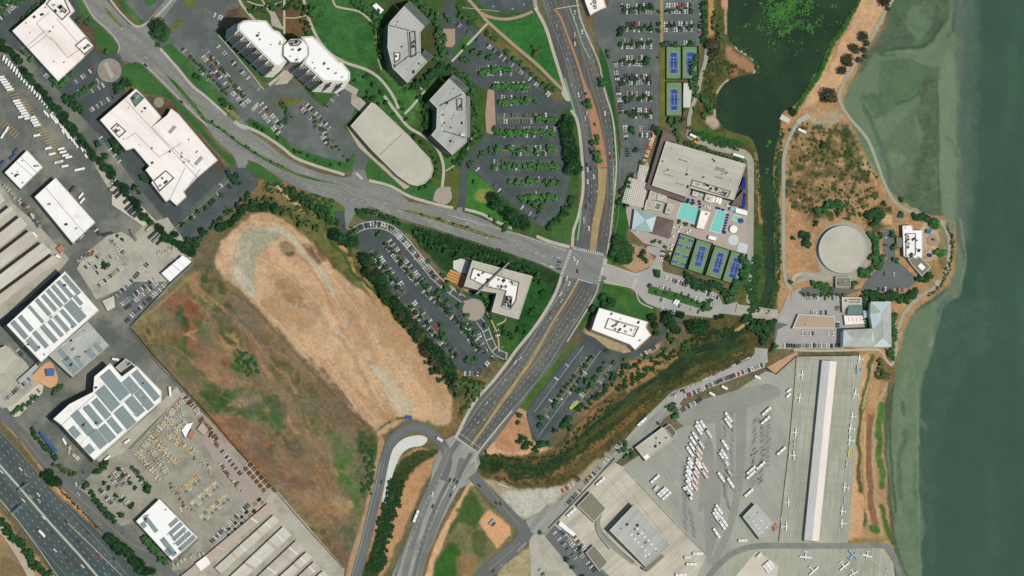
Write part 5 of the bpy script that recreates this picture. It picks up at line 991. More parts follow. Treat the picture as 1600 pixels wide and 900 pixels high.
def gable(label, s, h0, h1, m1, m2, name, cat):   # ridge between the middles of the first and third edges
    p = [RP(x, y, h0) for x, y in P(s)]; cx = sum(q[0] for q in p)/4; cy = sum(q[1] for q in p)/4; r = link(name, None, loc=(cx, cy, 0), label=label, cat=cat)
    l = [(x-cx, y-cy) for x, y in p]; a, b1, c, d = l; m = lambda u, v: ((u[0]+v[0])/2, (u[1]+v[1])/2, h1); n, s_ = m(a, b1), m(c, d); z = lambda q, h=h0: (q[0], q[1], h)
    k = MB(); k.sides(ccw(l), 0, h0, 'wall_grey'); k.poly([z(b1), z(a), n], 'wall_white'); k.poly([z(d), z(c), s_], 'wall_white'); k.build('wall', r)
    k = MB(); k.poly([z(a), z(d), s_, n], m1); k.build('roof', r); k = MB(); k.poly([n, s_, z(c), z(b1)], m2); k.build('roof', r)
    for i in range(12):
        t = (i+.5)/12; u = (b1[0]+(c[0]-b1[0])*t, b1[1]+(c[1]-b1[1])*t); ang = math.atan2(c[1]-b1[1], c[0]-b1[0]); L = math.dist(b1, c)/12; k = MB(); k.box(0, 0, .2, L*.86, .2, h0*.8, 'metal_grey'); k.build('hangar_door', r, (u[0], u[1], 0), ang)
        u = (a[0]+(d[0]-a[0])*t, a[1]+(d[1]-a[1])*t); k = MB(); k.box(0, 0, .2, L*.86, .2, h0*.8, 'metal_grey'); k.build('hangar_door', r, (u[0], u[1], 0), ang)
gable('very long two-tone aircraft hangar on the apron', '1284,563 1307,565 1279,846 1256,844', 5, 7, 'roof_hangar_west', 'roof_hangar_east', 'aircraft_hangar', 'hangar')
# little industrial roofs
for lb, q, h, rf, wl in [('orange roofed stall at the corner of the sheds', '88,388 96,382 103,390 95,396', 3, 'salmon', 'rust'), ('white guard hut beside the lower sheds', '90,397 96,402 92,404 86,400', 3, 'roof_white', 'wall_cream'), ('small cream hut at the yard gate', '160,470 178,462 180,480 168,486', 3, 'roof_shed', 'wall_cream'),
    ('orange roofed office in the middle of the lumber yard', '293,680 300,671 307,676 300,686', 4, 'salmon', 'wall_cream'), ('white office roof in the lumber yard', '284,672 292,662 302,660 290,684', 4, 'roof_bright', 'wall_cream'),
    ('cream shed at the corner beside the storage sheds', '306,880 322,868 330,880 314,892', 5, 'roof_warm', 'wall_cream'), ('pink roofed shed at the yard fence by the field', '308,670 316,660 326,672 318,680', 3, 'roof_pink', 'rust'), 
    ('white gate house strip by the service road corner', '872,820 876,814 900,834 896,838', 4, 'roof_white', 'wall_cream'),
    ('small white roof in the north of the white shed yard', '47,362 54,363 60,370 55,373', 3, 'roof_bright', 'wall_white')]:
    bld(lb, q, h, rf, wl, cat='hut', name='hut', floors=0, par=0)
# ------------------------------------------------------------------ vehicles
def car_mesh(c, L=4.6, Wd=1.85, Hh=1.45, kind='car'):
    b = MB(); m = 'car_'+c
    if kind == 'car':
        b.box(0, 0, .25, L, Wd, .6, m, 0, .97); b.box(-.15, 0, .85, L*.62, Wd*.92, .5, 'car_glass', 0, .8); b.box(-.3, 0, 1.33, L*.3, Wd*.7, .1, m)
        for x in (-L*.3, L*.3): b.box(x, 0, 0, .65, Wd*1.02, .5, 'tyre')
    elif kind == 'van':
        b.box(-.3, 0, .4, L-.6, Wd, Hh-.4, m, 0, .96); b.box(L/2-.75, 0, .4, 1.5, Wd*.94, Hh*.45, m, 0, .9); b.box(L/2-1.1, 0, Hh*.6, .8, Wd*.86, .5, 'car_glass', 0, .85)
        for x in (-L*.3, L*.32): b.box(x, 0, 0, .75, Wd*1.02, .6, 'tyre')
    return b.mesh('car_body')
PALETTE = ['white']*27+['silver']*22+['grey']*15+['black']*30+['blue']*5+['red']*4+['tan']*3+['teal']*1
CARM = {}
def cm(c, k='car', L=4.6, Wd=1.85, Hh=1.45):
    key = (c, k, L, Wd, Hh)
    if key not in CARM: CARM[key] = car_mesh(c, L, Wd, Hh, k)
    return CARM[key]
CARS_LEFT = [300]; STUFF = {}   # cars past the first three hundred are joined by colour into one object
def add_stuff(me, x, y, rz, z=0, sc=1): STUFF.setdefault('cars', []).append((me, x, y, rz, z, sc))
def car(x, y, ang, c, label=None, group=None, k='car', L=4.6, Wd=1.85, Hh=1.45, name='parked_car', cat='car', z=.3):
    wx, wy = W(x, y); wx -= LX*.7; wy -= LY*.7; rz = -math.radians(ang)
    if k == 'car' and name == 'parked_car':
        if CARS_LEFT[0] <= 0: add_stuff(cm(c, k, L, Wd, Hh), wx, wy, rz, z); return None
        CARS_LEFT[0] -= 1
    return link(name, cm(c, k, L, Wd, Hh), None, (wx, wy, z), rz, label=label, cat=cat, group=group)
COLN = {}
ISL = dict(n=0)
def row(d, x0, y0, x1, y1, fill=.6, side=1, both=False, seed=None, stalls=True, pitch=3.9, tilt=0, z=.3, pal=None, dp=7.4, ends=True):
    L = math.hypot(x1-x0, y1-y0); n = max(1, round(L/pitch)); ux, uy = (x1-x0)/L, (y1-y0)/L; rr = random.Random(seed if seed is not None else d)
    g = 1.1 if both and stalls else 0
    if g: ISL['n'] += 1; ribbon('planter_strip', '%f,%f %f,%f' % (x0-ux*1.5, y0-uy*1.5, x1+ux*1.5, y1+uy*1.5), 2.1, 'planter', LV['walk']-.1, sm=False, kerb=.12)
    for sd in ((1, -1) if both else (side,)):
        nx, ny = -uy*sd, ux*sd; ang = math.degrees(math.atan2(ny, nx))+tilt*sd; out = []
        a = math.radians(ang); vx, vy = math.cos(a), math.sin(a)
        for i in range(n+1):
            t = i/n; x, y = x0+(x1-x0)*t, y0+(y1-y0)*t
            if stalls: seg((x+vx*g, y+vy*g), (x+vx*(dp+g), y+vy*(dp+g)), .25, 'paint_stall', LV['lot']+.08 if z < .5 else z)
            if i < n and rr.random() < fill*1.15:
                tt = (i+.5)/n; x, y = x0+(x1-x0)*tt, y0+(y1-y0)*tt; c = rr.choice(pal or PALETTE); fl = rr.choice((0, 180)); k = 3.9+g+rr.uniform(-.5, .5)
                o = car(x+vx*k, y+vy*k, ang+fl+rr.uniform(-3, 3), c, group='cars parked in marked stalls', z=z-.1, L=rr.choice((4.4, 4.6, 4.9)))
                if o: o['c_'] = c; out.append(o)
        dd = d if not both else (d+(', near side' if False else ''))
        sdn = '' if not both else (' upper side' if ny < -.3 or (abs(ny) <= .3 and nx < 0) else ' lower side')
        if abs(ny) <= .35 and both: sdn = ' left side' if nx < 0 else ' right side'
        number(out, lambda o, k: ('%s car %s%s, %s' % (o['c_'], d, sdn, k)).rstrip(', '))
        for o in out: del o['c_']
# cars on the roads first, each with its own label
def singles(desc, items, ang, grp, name='car', lim=True):
    o_ = []
    for it in items:
        x, y, c = it[:3]; a = it[3] if len(it) > 3 else ang
        o = link(name, cm(c), None, (W(x, y)[0]-LX*.7, W(x, y)[1]-LY*.7, .3), -math.radians(a), cat='car', group=grp); CARS_LEFT[0] -= 1; o['c_'] = c; o_.append(o)
    number(o_, lambda o, k: ('%s car %s, %s' % (o['c_'], desc, k)).rstrip(', '))
    for o in o_: del o['c_']
q = lambda ox, oy, L: [(ox+a/5, oy+b_/5)+tuple(r) for a, b_, *r in L]
singles('driving on the freeway', q(0, 720, [(160, 65, 'white'), (200, 108, 'tan'), (183, 180, 'black'), (300, 265, 'white'), (305, 312, 'silver'), (183, 310, 'white'), (240, 280, 'tan'), (97, 330, 'grey'), (340, 445, 'white'), (515, 470, 'black'), (690, 560, 'black'), (615, 625, 'black'), (430, 700, 'white'), (508, 718, 'black'), (528, 780, 'black'), (645, 825, 'white'), (612, 792, 'red'), (780, 755, 'red'), (888, 765, 'black'), (820, 885, 'teal'), (412, 568, 'black'), (10, 85, 'white')]), 47, 'cars driving on the freeway')
singles('on the frontage road', q(0, 720, [(595, 185, 'white', 80), (612, 262, 'silver', 50), (960, 560, 'grey', 85), (650, 85, 'blue', 80), (1410, 380, 'white', 60)]), 50, 'cars on the frontage road')
singles('on the main road north of the crossing', q(640, 0, [(1288, 98, 'silver'), (1345, 248, 'white'), (1288, 270, 'silver'), (1285, 315, 'red'), (1290, 340, 'white'), (1318, 740, 'white', 78), (1383, 885, 'silver', 85), (1525, 885, 'white', 85)])+q(640, 180, [(1370, 25, 'silver'), (1408, 270, 'black'), (1385, 385, 'black'), (1390, 425, 'white'), (1413, 415, 'black'), (1437, 480, 'white'), (1390, 520, 'white'), (1405, 660, 'black'), (1375, 715, 'black'), (1360, 825, 'silver'), (1400, 885, 'white'), (1570, 325, 'red')]), 86, 'cars driving on the main road')
singles('at the main crossing or just south of it', q(640, 360, [(1285, 220, 'white', 70), (1308, 250, 'white', 110), (1310, 318, 'black', 85), (1228, 375, 'white', 110), (1245, 415, 'white', 110), (1180, 498, 'white', 120), (1185, 550, 'silver', 120), (1100, 645, 'red', 125)])+q(640, 540, [(865, 100, 'silver'), (825, 130, 'white'), (735, 275, 'tan'), (600, 450, 'silver')]), 128, 'cars driving on the main road')
singles('on the grey diagonal road', q(640, 360, [(1160, 215, 'silver', 14), (1168, 245, 'black', 14), (1160, 270, 'grey', 14), (1168, 300, 'black', 14), (1108, 285, 'white', 14), (1040, 260, 'silver', 18), (698, 148, 'black', 14)])+q(0, 0, [(1137, 510, 'black', 45), (1418, 795, 'black', 45)])+q(320, 180, [(1520, 750, 'silver', 14)]), 14, 'cars driving on the diagonal road')
singles('on the southern approach or ramp', q(640, 720, [(318, 155, 'blue', 115), (350, 150, 'black', 115), (370, 165, 'black', 115), (348, 210, 'white', 115), (320, 268, 'black', 115), (178, 262, 'white', 105), (180, 355, 'black', 110), (545, 195, 'black', 50), (675, 330, 'black', 55), (708, 335, 'black', 55), (655, 860, 'black', 135)])+q(320, 720, [(1380, 165, 'black', 100)]), 115, 'cars on the southern approach')
row('along the top of the creekside gravel strip', 1050, 616, 1076, 603, .3, 1, stalls=False)
# creekside strip
row('in the dense creekside strip row', 1071, 623, 1130, 597, .95, -1, stalls=False, pitch=3.6, tilt=0); row('in the right half of the creekside strip row', 1130, 597, 1193, 574, .95, -1, stalls=False, pitch=3.6)
row('in the short row below the strip hedge', 1066, 645, 1099, 626, .7, -1, stalls=False)
singles('parked parallel along the creek fence', [(1051+i*7.3, 617-i*3.55, random.Random(i).choice(['black', 'silver', 'white', 'grey', 'tan'])) for i in range(17)], -26, 'cars parked along the creek fence', name='parked_car')
row('beside the service road, upper bank', 872, 767, 904, 744, .6, 1, stalls=False, pitch=4); row('in the lower service road row', 886, 792, 910, 768, .9, -1, stalls=False); row('in the right service road row', 916, 758, 956, 716, .9, -1, stalls=False)
row('along the depot fence by the service road', 955, 715, 972, 695, .5, -1, stalls=False)
# big northern car park, grey
T_C = 'big north car park'
for i, (x0, x1, y, f) in enumerate([(970, 1019, 14, .7), (970, 1019, 42, .6), (970, 1019, 68, .55), (970, 1012, 95, .6), (974, 1019, 124, .75), (978, 1019, 151, .85), (984, 1019, 177, .8)]):
    row('in %s row, left block of the tennis car park,' % ordw(i), x0, y, x1, y, f, both=True, seed=i+5)
row('in the short row above the club roof,', 998, 206, 1020, 206, .8, both=True, seed=40)
row('in the top right row of the tennis car park,', 1040, 13, 1084, 13, .8, both=True, seed=31); row('in the right second row of the tennis car park,', 1036, 42, 1082, 42, .8, both=True, seed=32); row('just above the northern tennis pair', 1036, 71, 1090, 71, .8, -1, seed=33)
row('along the right edge of the tennis car park', 1099, 4, 1099, 60, .6, 1, seed=34); row('along the left edge of the tennis car park', 957, 95, 966, 176, .85, -1, seed=35); row('left of the club entrance drive', 972, 196, 977, 246, .7, -1, seed=36); row('at the kerb north of the club hall', 1022, 218, 1011, 250, .6, 1, seed=37)
# central dark lot
row('in the outer row of the curved lot road', 618, 356, 690, 438, .9, 1, seed=50, pitch=3.6); row('in the arc at the top of the curved lot', 560, 352, 588, 344, .85, 1, seed=51, stalls=True); row('right of the arc in the curved lot', 588, 344, 612, 352, .85, 1, seed=52)
row('in the upper long row of the curved lot,', 604, 378, 656, 442, .85, both=True, seed=53); row('in the middle long row of the curved lot,', 580, 392, 632, 458, .7, both=True, seed=54); row('below the orange deck,', 664, 450, 716, 500, .55, both=True, seed=55)
row('in the lower long row of the curved lot,', 642, 474, 712, 556, .7, both=True, seed=56); row('under the round plaza,', 716, 500, 752, 548, .5, both=True, seed=57); row('along the bottom kerb of the curved lot', 724, 587, 748, 588, .8, -1, seed=58); row('at the lower right kerb of the curved lot', 748, 588, 775, 560, .8, -1, seed=59); row('along the dark trees of the curved lot', 612, 462, 660, 514, .25, -1, seed=60)
row('in the right hand arc below the plaza', 748, 512, 764, 552, .6, 1, seed=61); row('right of the lane below the plaza', 770, 512, 780, 546, .5, -1, seed=62)
# office lot between the angular offices and the main road
row('in the diagonal row along the brick path', 704, 24, 752, 62, .4, 1, seed=70); row('in the lower diagonal row along the brick path', 762, 66, 862, 146, .6, 1, seed=71)
for i, (x0, x1, y, f) in enumerate([(745, 800, 110, .3), (772, 828, 136, .4), (778, 828, 157, .3), (778, 870, 185, .35), (778, 868, 206, .45), (768, 870, 235, .45), (770, 870, 258, .15), (790, 870, 284, .08), (816, 870, 307, .1)]):
    row('in %s row of the tree shaded office lot,' % ordw(i), x0, y, x1, y, f, both=True, seed=i+80)
row('along the lower left kerb of the office lot', 742, 266, 782, 304, .2, -1, seed=90); row('at the left kerb above the big tree', 812, 326, 846, 352, .2, -1, seed=91); row('along the right kerb of the office lot', 890, 278, 878, 328, .04, 1, seed=92); row('at the bottom right kerb of the office lot', 878, 328, 850, 352, .02, 1, seed=93)
# tower lots
row('in the long row below the western tower', 340, 66, 408, 138, .5, 1, seed=100); row('in the next long row below the towers,', 320, 84, 386, 164, .75, both=True, seed=101); row('left of the tower lot divider,', 288, 72, 330, 122, .35, both=True, seed=102); row('in the top row by the oak', 318, 20, 364, 40, .2, -1, seed=103)
row('in the first fan row below the towers,', 404, 164, 440, 206, .65, both=True, seed=104); row('in the second fan row below the towers,', 470, 160, 512, 205, .65, both=True, seed=105); row('in the third fan row below the towers,', 490, 186, 524, 234, .5, both=True, seed=106); row('beside the eastern tower', 536, 142, 512, 170, .6, 1, seed=107)
# north-west office lots
row('behind the large white office', 24, 52, 90, 134, .25, 1, seed=110); row('in the lane above the pink white office', 112, 128, 152, 98, .5, 1, seed=111); row('below the tree island by the brick circle,', 120, 150, 160, 128, .4, both=True, seed=112); row('in the small lot by the stepped office', 142, 176, 186, 150, .5, -1, seed=113); row('at the top left car park,', -10, 30, 40, -10, .7, both=True, seed=114)
row('behind the stepped office', 148, 210, 206, 284, .15, -1, seed=115); row('along the hedge of the stepped office', 210, 288, 262, 346, .04, 1, seed=116); row('in the empty east lot,', 268, 362, 362, 278, .05, both=True, seed=117); row('in the upper empty east lot', 298, 326, 350, 280, .05, 1, seed=118); row('at the field kerb of the empty lot', 290, 384, 400, 292, .02, -1, seed=119); row('at the bend of the empty lot', 382, 268, 402, 280, .02, 1, seed=120)
# lot south of the crossing
for i, (x0, y0, x1, y1, f, bt, sd) in enumerate([(896, 552, 824, 642, .03, False, -1), (928, 556, 872, 628, .25, True, 1), (952, 572, 896, 640, .35, True, 1), (914, 560, 850, 650, .12, True, 1), (968, 572, 902, 640, .1, False, 1), (838, 686, 824, 650, .02, False, 1), (900, 640, 852, 690, .03, False, 1)]):
    row('in %s slanted row of the creek corner lot%s' % (ordw(i), ',' if bt else ''), x0, y0, x1, y1, f, sd, bt, seed=i+130)
row('under the bright white office,', 1000, 562, 1036, 538, .5, -1, seed=140)
row('in the pale club lot under the tennis fence', 1040, 430, 1078, 443, .6, 1, seed=141, stalls=False); row('in the pale lot near the hedge end', 1088, 448, 1124, 462, .7, 1, seed=142, stalls=False); row('above the green island of the pale lot', 1022, 449, 1098, 474, .3, -1, seed=143, stalls=False); row('below the green island of the pale lot', 1014, 458, 1094, 484, .2, 1, seed=144, stalls=False); row('at the lower kerb of the pale lot', 1020, 483, 1058, 492, .35, -1, seed=145, stalls=False)
row('by the club entrance drive', 1040, 392, 1036, 410, .8, 1, seed=146); row('in front of the club lobby', 990, 362, 998, 386, .7, -1, seed=147)
row('in the top row of the hotel lot', 1252, 470, 1318, 470, .5, -1, seed=150); row('in the middle row of the hotel lot', 1250, 492, 1300, 492, .5, -1, seed=151); row('below the tan oblong building', 1244, 517, 1316, 517, .3, 1, seed=152); row('in the lowest hotel row', 1224, 544, 1316, 544, .9, -1, seed=153); row('left of the hotel wing', 1312, 478, 1312, 512, .5, 1, seed=154)
row('under the trees of the triangular lot', 1370, 456, 1412, 456, .55, -1, seed=155); row('in the triangular lot island,', 1380, 432, 1402, 432, .6, -1, seed=156); row('left of the toothed white building', 1379, 362, 1379, 396, .1, -1, seed=157)
# yards
row('in the oval yard lot, top right,', 168, 376, 192, 400, .9, -1, seed=160, stalls=False); row('at the left of the oval yard lot', 130, 416, 156, 392, .6, 1, seed=161, stalls=False); row('in the middle of the oval yard lot,', 148, 424, 182, 398, .6, both=True, seed=162, stalls=False); row('in the lower row of the oval yard lot', 156, 450, 200, 414, .85, -1, seed=163, stalls=False)
row('below the cream strip of the yard,', 184, 466, 234, 414, .8, -1, seed=164, stalls=False); row('in the middle yard row,', 192, 480, 244, 438, .8, both=True, seed=165, stalls=False); row('along the brown field fence', 198, 506, 262, 446, .7, -1, seed=166, stalls=False)
row('along the top of the freeway side lot', 190, 730, 206, 746, .8, 1, seed=167, stalls=False); row('in the left of the freeway side lot', 152, 766, 172, 790, .8, -1, seed=168); row('in the middle of the freeway side lot,', 174, 740, 190, 760, .7, both=True, seed=169); row('by the hedge of the freeway side lot,', 210, 726, 232, 764, .7, 1, seed=170); row('at the lower freeway side lot', 180, 772, 196, 790, .5, both=True, seed=171)
row('in the small lot by the play area', 10, 628, 52, 592, .85, -1, seed=172); row('by the hedge of the small lot', 32, 640, 64, 612, .4, -1, seed=173); row('above the beige shed', 26, 540, 40, 556, .6, 1, seed=174)
row('in the bottom car park left', 862, 834, 905, 885, .4, -1, seed=175); row('in the bottom car park right,', 880, 826, 934, 890, .6, both=True, seed=176); row('in the gravel yard beside the bottom car park', 832, 870, 860, 905, .4, 1, seed=177, stalls=False)
row('on the white gravel of the ramp', 626, 690, 642, 682, .5, 1, seed=178, stalls=False, pitch=5); row('at the yard fence of the lumber yard', 318, 662, 380, 740, .5, 1, seed=179, stalls=False); row('above the storage sheds', 332, 850, 392, 790, .6, -1, seed=180, stalls=False); row('beside the crates of the lumber yard', 340, 728, 372, 762, .5, -1, seed=181, stalls=False); row('below the long white warehouse', 117, 383, 150, 352, .8, -1, seed=182, stalls=False); row('at the office gate by the truck yard', 150, 352, 160, 366, .7, 1, seed=183, stalls=False)

# vans and box trucks
def fleet(desc, pts, ang, c, L, Wd, Hh, name, cat, grp):
    o_ = []
    for p in pts:
        a = p[2] if len(p) > 2 else ang; cc = p[3] if len(p) > 3 else c; LL = p[4] if len(p) > 4 else L
        o = car(p[0], p[1], a, cc, None, grp, 'van' if name != 'bus' else 'bus', LL, Wd, Hh, name, cat); o['c_'] = cc; o_.append(o)
    number(o_, lambda o, k: ('%s %s %s, %s' % (o['c_'], cat, desc, k)).rstrip(', '))
    for o in o_: del o['c_']
_cm = car_mesh
def car_mesh(c, L=4.6, Wd=1.85, Hh=1.45, kind='car'):
    if kind != 'bus': return _cm(c, L, Wd, Hh, kind)
    b = MB(); b.box(0, 0, .4, L, Wd, Hh-.4, 'car_'+c, 0, .98); b.box(0, 0, 1.5, L*.97, Wd*1.01, .9, 'car_glass'); b.box(-L*.2, 0, Hh, 2.4, 1.6, .3, 'car_silver'); b.box(L*.25, 0, Hh, 1.2, 1.2, .15, 'metal_grey')
    for x in (-L*.32, L*.33): b.box(x, 0, 0, 1, Wd*1.02, .8, 'tyre')
    return b.mesh('bus_body')
fleet('in the right hand line of the truck yard', [(5.5+i*4.03, 91+i*4.35) for i in range(20)], 105, 'white', 6.0, 2.3, 2.8, 'delivery_van', 'van', 'white vans lined up in the truck yard')
fleet('in the left hand line of the truck yard', [(1+i*2.9, 121+i*3.9) for i in range(6)]+[(25+i*2.6, 158+i*3.9) for i in range(8)]+[(50+i*2.5, 184+i*4) for i in range(4)], -10, 'white', 8, 2.4, 2.8, 'delivery_van', 'van', 'white vans in the second truck yard line')
fleet('near the tree belt of the truck yard', [(94+i*4.2, 196+i*5.2) for i in range(7)]+[(80+i*3, 182+i*2.4) for i in range(4)]+[(102+i*4.6, 192+i*6) for i in range(7)], 65, 'white', 6.4, 2.2, 2.6, 'delivery_van', 'van', 'white vans near the tree belt')
fleet('on the crowded strip by the tree belt', [(112+i*3.6, 210+i*4.2) for i in range(8)]+[(98, 206), (106, 214), (121, 222), (128, 234), (134, 244), (86, 190), (70, 176), (74, 180)], 60, 'white', 5.2, 2.0, 2.2, 'delivery_van', 'van', 'vans on the crowded strip')
fleet('in the middle of the truck yard', [(75, 232), (81, 241), (93, 253), (101, 260), (95, 233), (98, 238), (102, 243), (107, 246), (57, 212), (33, 183), (124, 265, -12, 'white', 12), (4, 212, -60), (10, 203, -60), (90, 254), (126, 306, -50), (128, 314, -50), (113, 295, -50, 'black')], -12, 'white', 8, 2.4, 2.8, 'box_truck', 'truck', 'box trucks in the middle of the yard')
fleet('in the loading lanes near the freeway', [(198, 690, -35), (167, 716, -40), (265, 612, 85, 'white', 11), (209, 600, 70), (100, 690, 60), (65, 834, 48, 'white', 10), (57, 350, 60, 'blue', 9), (50, 338, 60, 'silver', 7), (20, 245, -45, 'blue', 9), (25, 236, -45, 'blue', 8), (3, 256, -45, 'blue', 9), (180, 562, 10)], 50, 'white', 8, 2.5, 3, 'box_truck', 'truck', 'trucks among the warehouses')
TR = [(178, 292, -42, 'tan', 14), (184, 297, -42, 'black', 14), (188, 303, -42, 'black', 14), (199, 313, -42, 'black', 11), (203, 322, -42, 'black', 14), (208, 326, -42, 'black', 15), (212, 330, -42, 'grey', 15), (216, 333, -42, 'black', 14), (234, 356, -42, 'tan', 12), (240, 366, -42, 'black', 15), (246, 371, -42, 'grey', 15), (252, 376, -42, 'black', 14), (178, 284, -42, 'white', 8), (208, 368, 60, 'grey', 14), (168, 366, -12, 'black', 12)]
fleet('parked by the office fence', TR, -42, 'black', 14, 2.6, 3.2, 'trailer', 'trailer', 'long trailers parked beside the office fence')
# buses
DR = 57
B1 = q(960, 540, [(660, 630), (652, 660), (690, 625), (728, 685, DR, 'pink'), (630, 715), (612, 750), (607, 800), (585, 830), (885, 562), (882, 605), (860, 778), (853, 850), (840, 875), (655, 815, DR, 'pink'), (670, 770, DR, 'pink'), (650, 855, DR, 'pink')])
B2 = q(960, 720, [(597, 15), (592, 45), (583, 80), (580, 110), (575, 145), (580, 190), (578, 235), (575, 268), (632, 65, DR, 'pink'), (628, 100, DR, 'pink'), (620, 145, DR, 'pink'), (618, 195, DR, 'pink'), (660, 20), (655, 45), (700, 55, DR, 'pink'), (697, 100, DR, 'pink'), (560, 245)])
fleet('in the packed block of the bus yard', [p for p in B1 if p[0] < 1120]+B2, DR, 'white', 12.4, 2.7, 3.2, 'bus', 'bus', 'buses packed in the middle of the yard')
fleet('parked apart in the right part of the bus yard', [p for p in B1 if p[0] >= 1120]+q(960, 720, [(830, 130), (903, 175), (897, 100, DR, 'tan', 8), (865, 10, DR, 'white', 9), (812, 382), (800, 412), (790, 440), (852, 478), (835, 500), (793, 567)]), DR, 'white', 12.4, 2.7, 3.2, 'bus', 'bus', 'buses parked in the right part of the yard')
fleet('parked on the opposite slant in the bus yard', q(960, 540, [(1183, 515), (1175, 585), (1300, 825), (210, 598)])+q(960, 720, [(313, 143), (365, 240), (382, 255), (402, 275), (1063, 75), (1062, 112), (1138, 40), (1045, 252), (320, 215, -45, 'white', 6), (1125, 740, -42, 'white', 7)])+q(640, 720, [(1485, 165), (1258, 405)]), -42, 'white', 12.4, 2.7, 3.2, 'bus', 'bus', 'buses parked on the opposite slant')
fleet('standing level at the bottom of the yard', q(960, 720, [(647, 727, 0, 'white', 11), (565, 757, 0, 'white', 6.5), (597, 810, 0, 'white', 11), (515, 892, 0, 'white', 12), (997, 625, 0, 'white', 9.5)]), 0, 'white', 12, 2.7, 3.2, 'bus', 'bus', 'buses standing level at the yard bottom')
fleet('in the small row below the creekside strip', q(960, 540, [(1115, 250), (857, 330), (760, 380)]), 28, 'white', 7.5, 2.3, 2.7, 'shuttle_bus', 'shuttle', 'white shuttles below the creekside strip')
fleet('near the apron fence', q(960, 540, [(1360, 352), (1357, 390)]), -40, 'white', 6.5, 2.3, 2.7, 'shuttle_bus', 'shuttle', 'white shuttles near the apron fence')
fleet('on the dark southern approach', [(649, 807, 112), (686, 687, 35, 'white', 7)], 112, 'white', 14, 2.7, 3.3, 'bus', 'bus', None)
fleet('beside the club service road', q(960, 180, [(610, 165, 28, 'white', 8), (965, 320, 18, 'white', 13), (1462, 125, 25, 'white', 10), (635, 215, 25, 'orange', 6)]), 20, 'white', 9, 2.5, 3, 'box_truck', 'truck', None)
fleet('freight container on the pale pad', q(960, 720, [(1185, 805, -40), (1195, 818, -40), (1205, 832, -40), (1215, 848, -40)]), -40, 'white', 10, 2.4, 2.7, 'bus', 'container', 'white containers on the pale pad')
fleet('among the pale club lot', q(960, 360, [(470, 560, 125), (488, 568, 125)]), 125, 'white', 6.5, 2.3, 2.6, 'delivery_van', 'van', None)

# aeroplanes
def plane(x, y, ang, c, label, sz=1.0):
    r = link('light_aircraft', None, loc=W(x, y)+(.2,), rz=-math.radians(ang), label=label, cat='aeroplane', group='light aircraft parked on the apron'); r.scale = (sz, sz, sz); m = 'car_'+c
    b = MB(); L = 8.5                      # nose towards +x
    for x0, x1, w0, w1 in ((-.5*L, -.1*L, .3, 1.1), (-.1*L, .3*L, 1.2, 1.2), (.3*L, .5*L, 1.1, .5)):
        i = len(b.v); b.v += [(x0, -w0/2, .9), (x1, -w1/2, .7), (x1, w1/2, .7), (x0, w0/2, .9), (x0, -w0/2, 1.4), (x1, -w1/2, 1.9), (x1, w1/2, 1.9), (x0, w0/2, 1.4)]
        for f in ((0, 1, 5, 4), (1, 2, 6, 5), (2, 3, 7, 6), (3, 0, 4, 7), (4, 5, 6, 7)): b.f.append(tuple(i+a for a in f)); b.m.append(b.mi(m))
    b.build('fuselage', r); b = MB(); b.poly([(.6, 0, 2), (1.9, 0, 2), (1.6, 5.6, 2.1), (.7, 5.6, 2.1)], m); b.poly([(1.9, 0, 2), (.6, 0, 2), (.7, -5.6, 2.1), (1.6, -5.6, 2.1)], m)
    b.box(1.2, 0, 1.85, 1.3, 11, .14, m); b.build('wing', r); b = MB(); b.box(-3.9, 0, 1.35, .9, 3.6, .1, m); b.build('tailplane', r); b = MB(); b.box(-3.9, 0, 1.4, .9, .12, 1.3, m); b.build('fin', r)
    b = MB(); b.box(1.9, 0, 1.6, .8, 1.0, .32, 'car_glass'); b.build('windscreen', r); b = MB(); b.box(4.3, 0, .6, .1, .15, 1.6, 'metal_dark'); b.build('propeller', r)
    for xx, yy in ((3, 0), (.6, 1.1), (.6, -1.1)): b = MB(); b.box(xx, yy, 0, .5, .2, .8, 'tyre'); b.build('wheel', r)
    return r
def planes(desc, L):
    o_ = [plane(x, y, a, c, '', s_) for x, y, a, c, s_ in L]; number(o_, lambda o, k: desc+(', '+k if k else ''), True)
planes('white light aircraft in the column left of the long hangar', [(x, y, a, c, z_*.85) for x, y, a, c, z_ in [(1251, 586, 3, 'white', 1.05), (1249, 604, 0, 'silver', .5), (1247, 622, 8, 'white', 1.05), (1241, 676, 6, 'white', 1.05), (1239, 694, 0, 'silver', .85), (1238, 712, -2, 'white', 1.1), (1232, 735, 0, 'silver', .5), (1230, 785, 0, 'white', .9), (1226, 823, 2, 'white', 1.1), (1219, 811, 4, 'silver', .8), (1232, 766, 0, 'silver', .45)]])
planes('white light aircraft in the column right of the long hangar', [(x, y, a, c, z_*.85) for x, y, a, c, z_ in [(1343, 561, 186, 'white', 1), (1340, 578, 182, 'skyblue', 1.1), (1336, 616, 196, 'white', 1.05), (1332, 651, 184, 'white', .95), (1329, 670, 190, 'white', 1.1), (1328, 688, 186, 'white', 1.1), (1323, 726, 184, 'silver', .9), (1320, 762, 188, 'white', 1.0), (1320, 782, 184, 'silver', .85), (1316, 799, 186, 'white', 1.0), (1316, 818, 183, 'white', 1.0), (1316, 829, 183, 'silver', .5)]])
plane(1327, 707, 186, 'yellow', 'yellow light aircraft in the column right of the long hangar', 1); plane(1331, 869, -45, 'skyblue', 'pale blue twin aircraft on the southern apron', 1.25); plane(1354, 867, 105, 'white', 'white glider-like aircraft right of the blue one', 1.0); plane(1317, 884, 50, 'white', 'white aircraft below left of the blue one', 1.2)
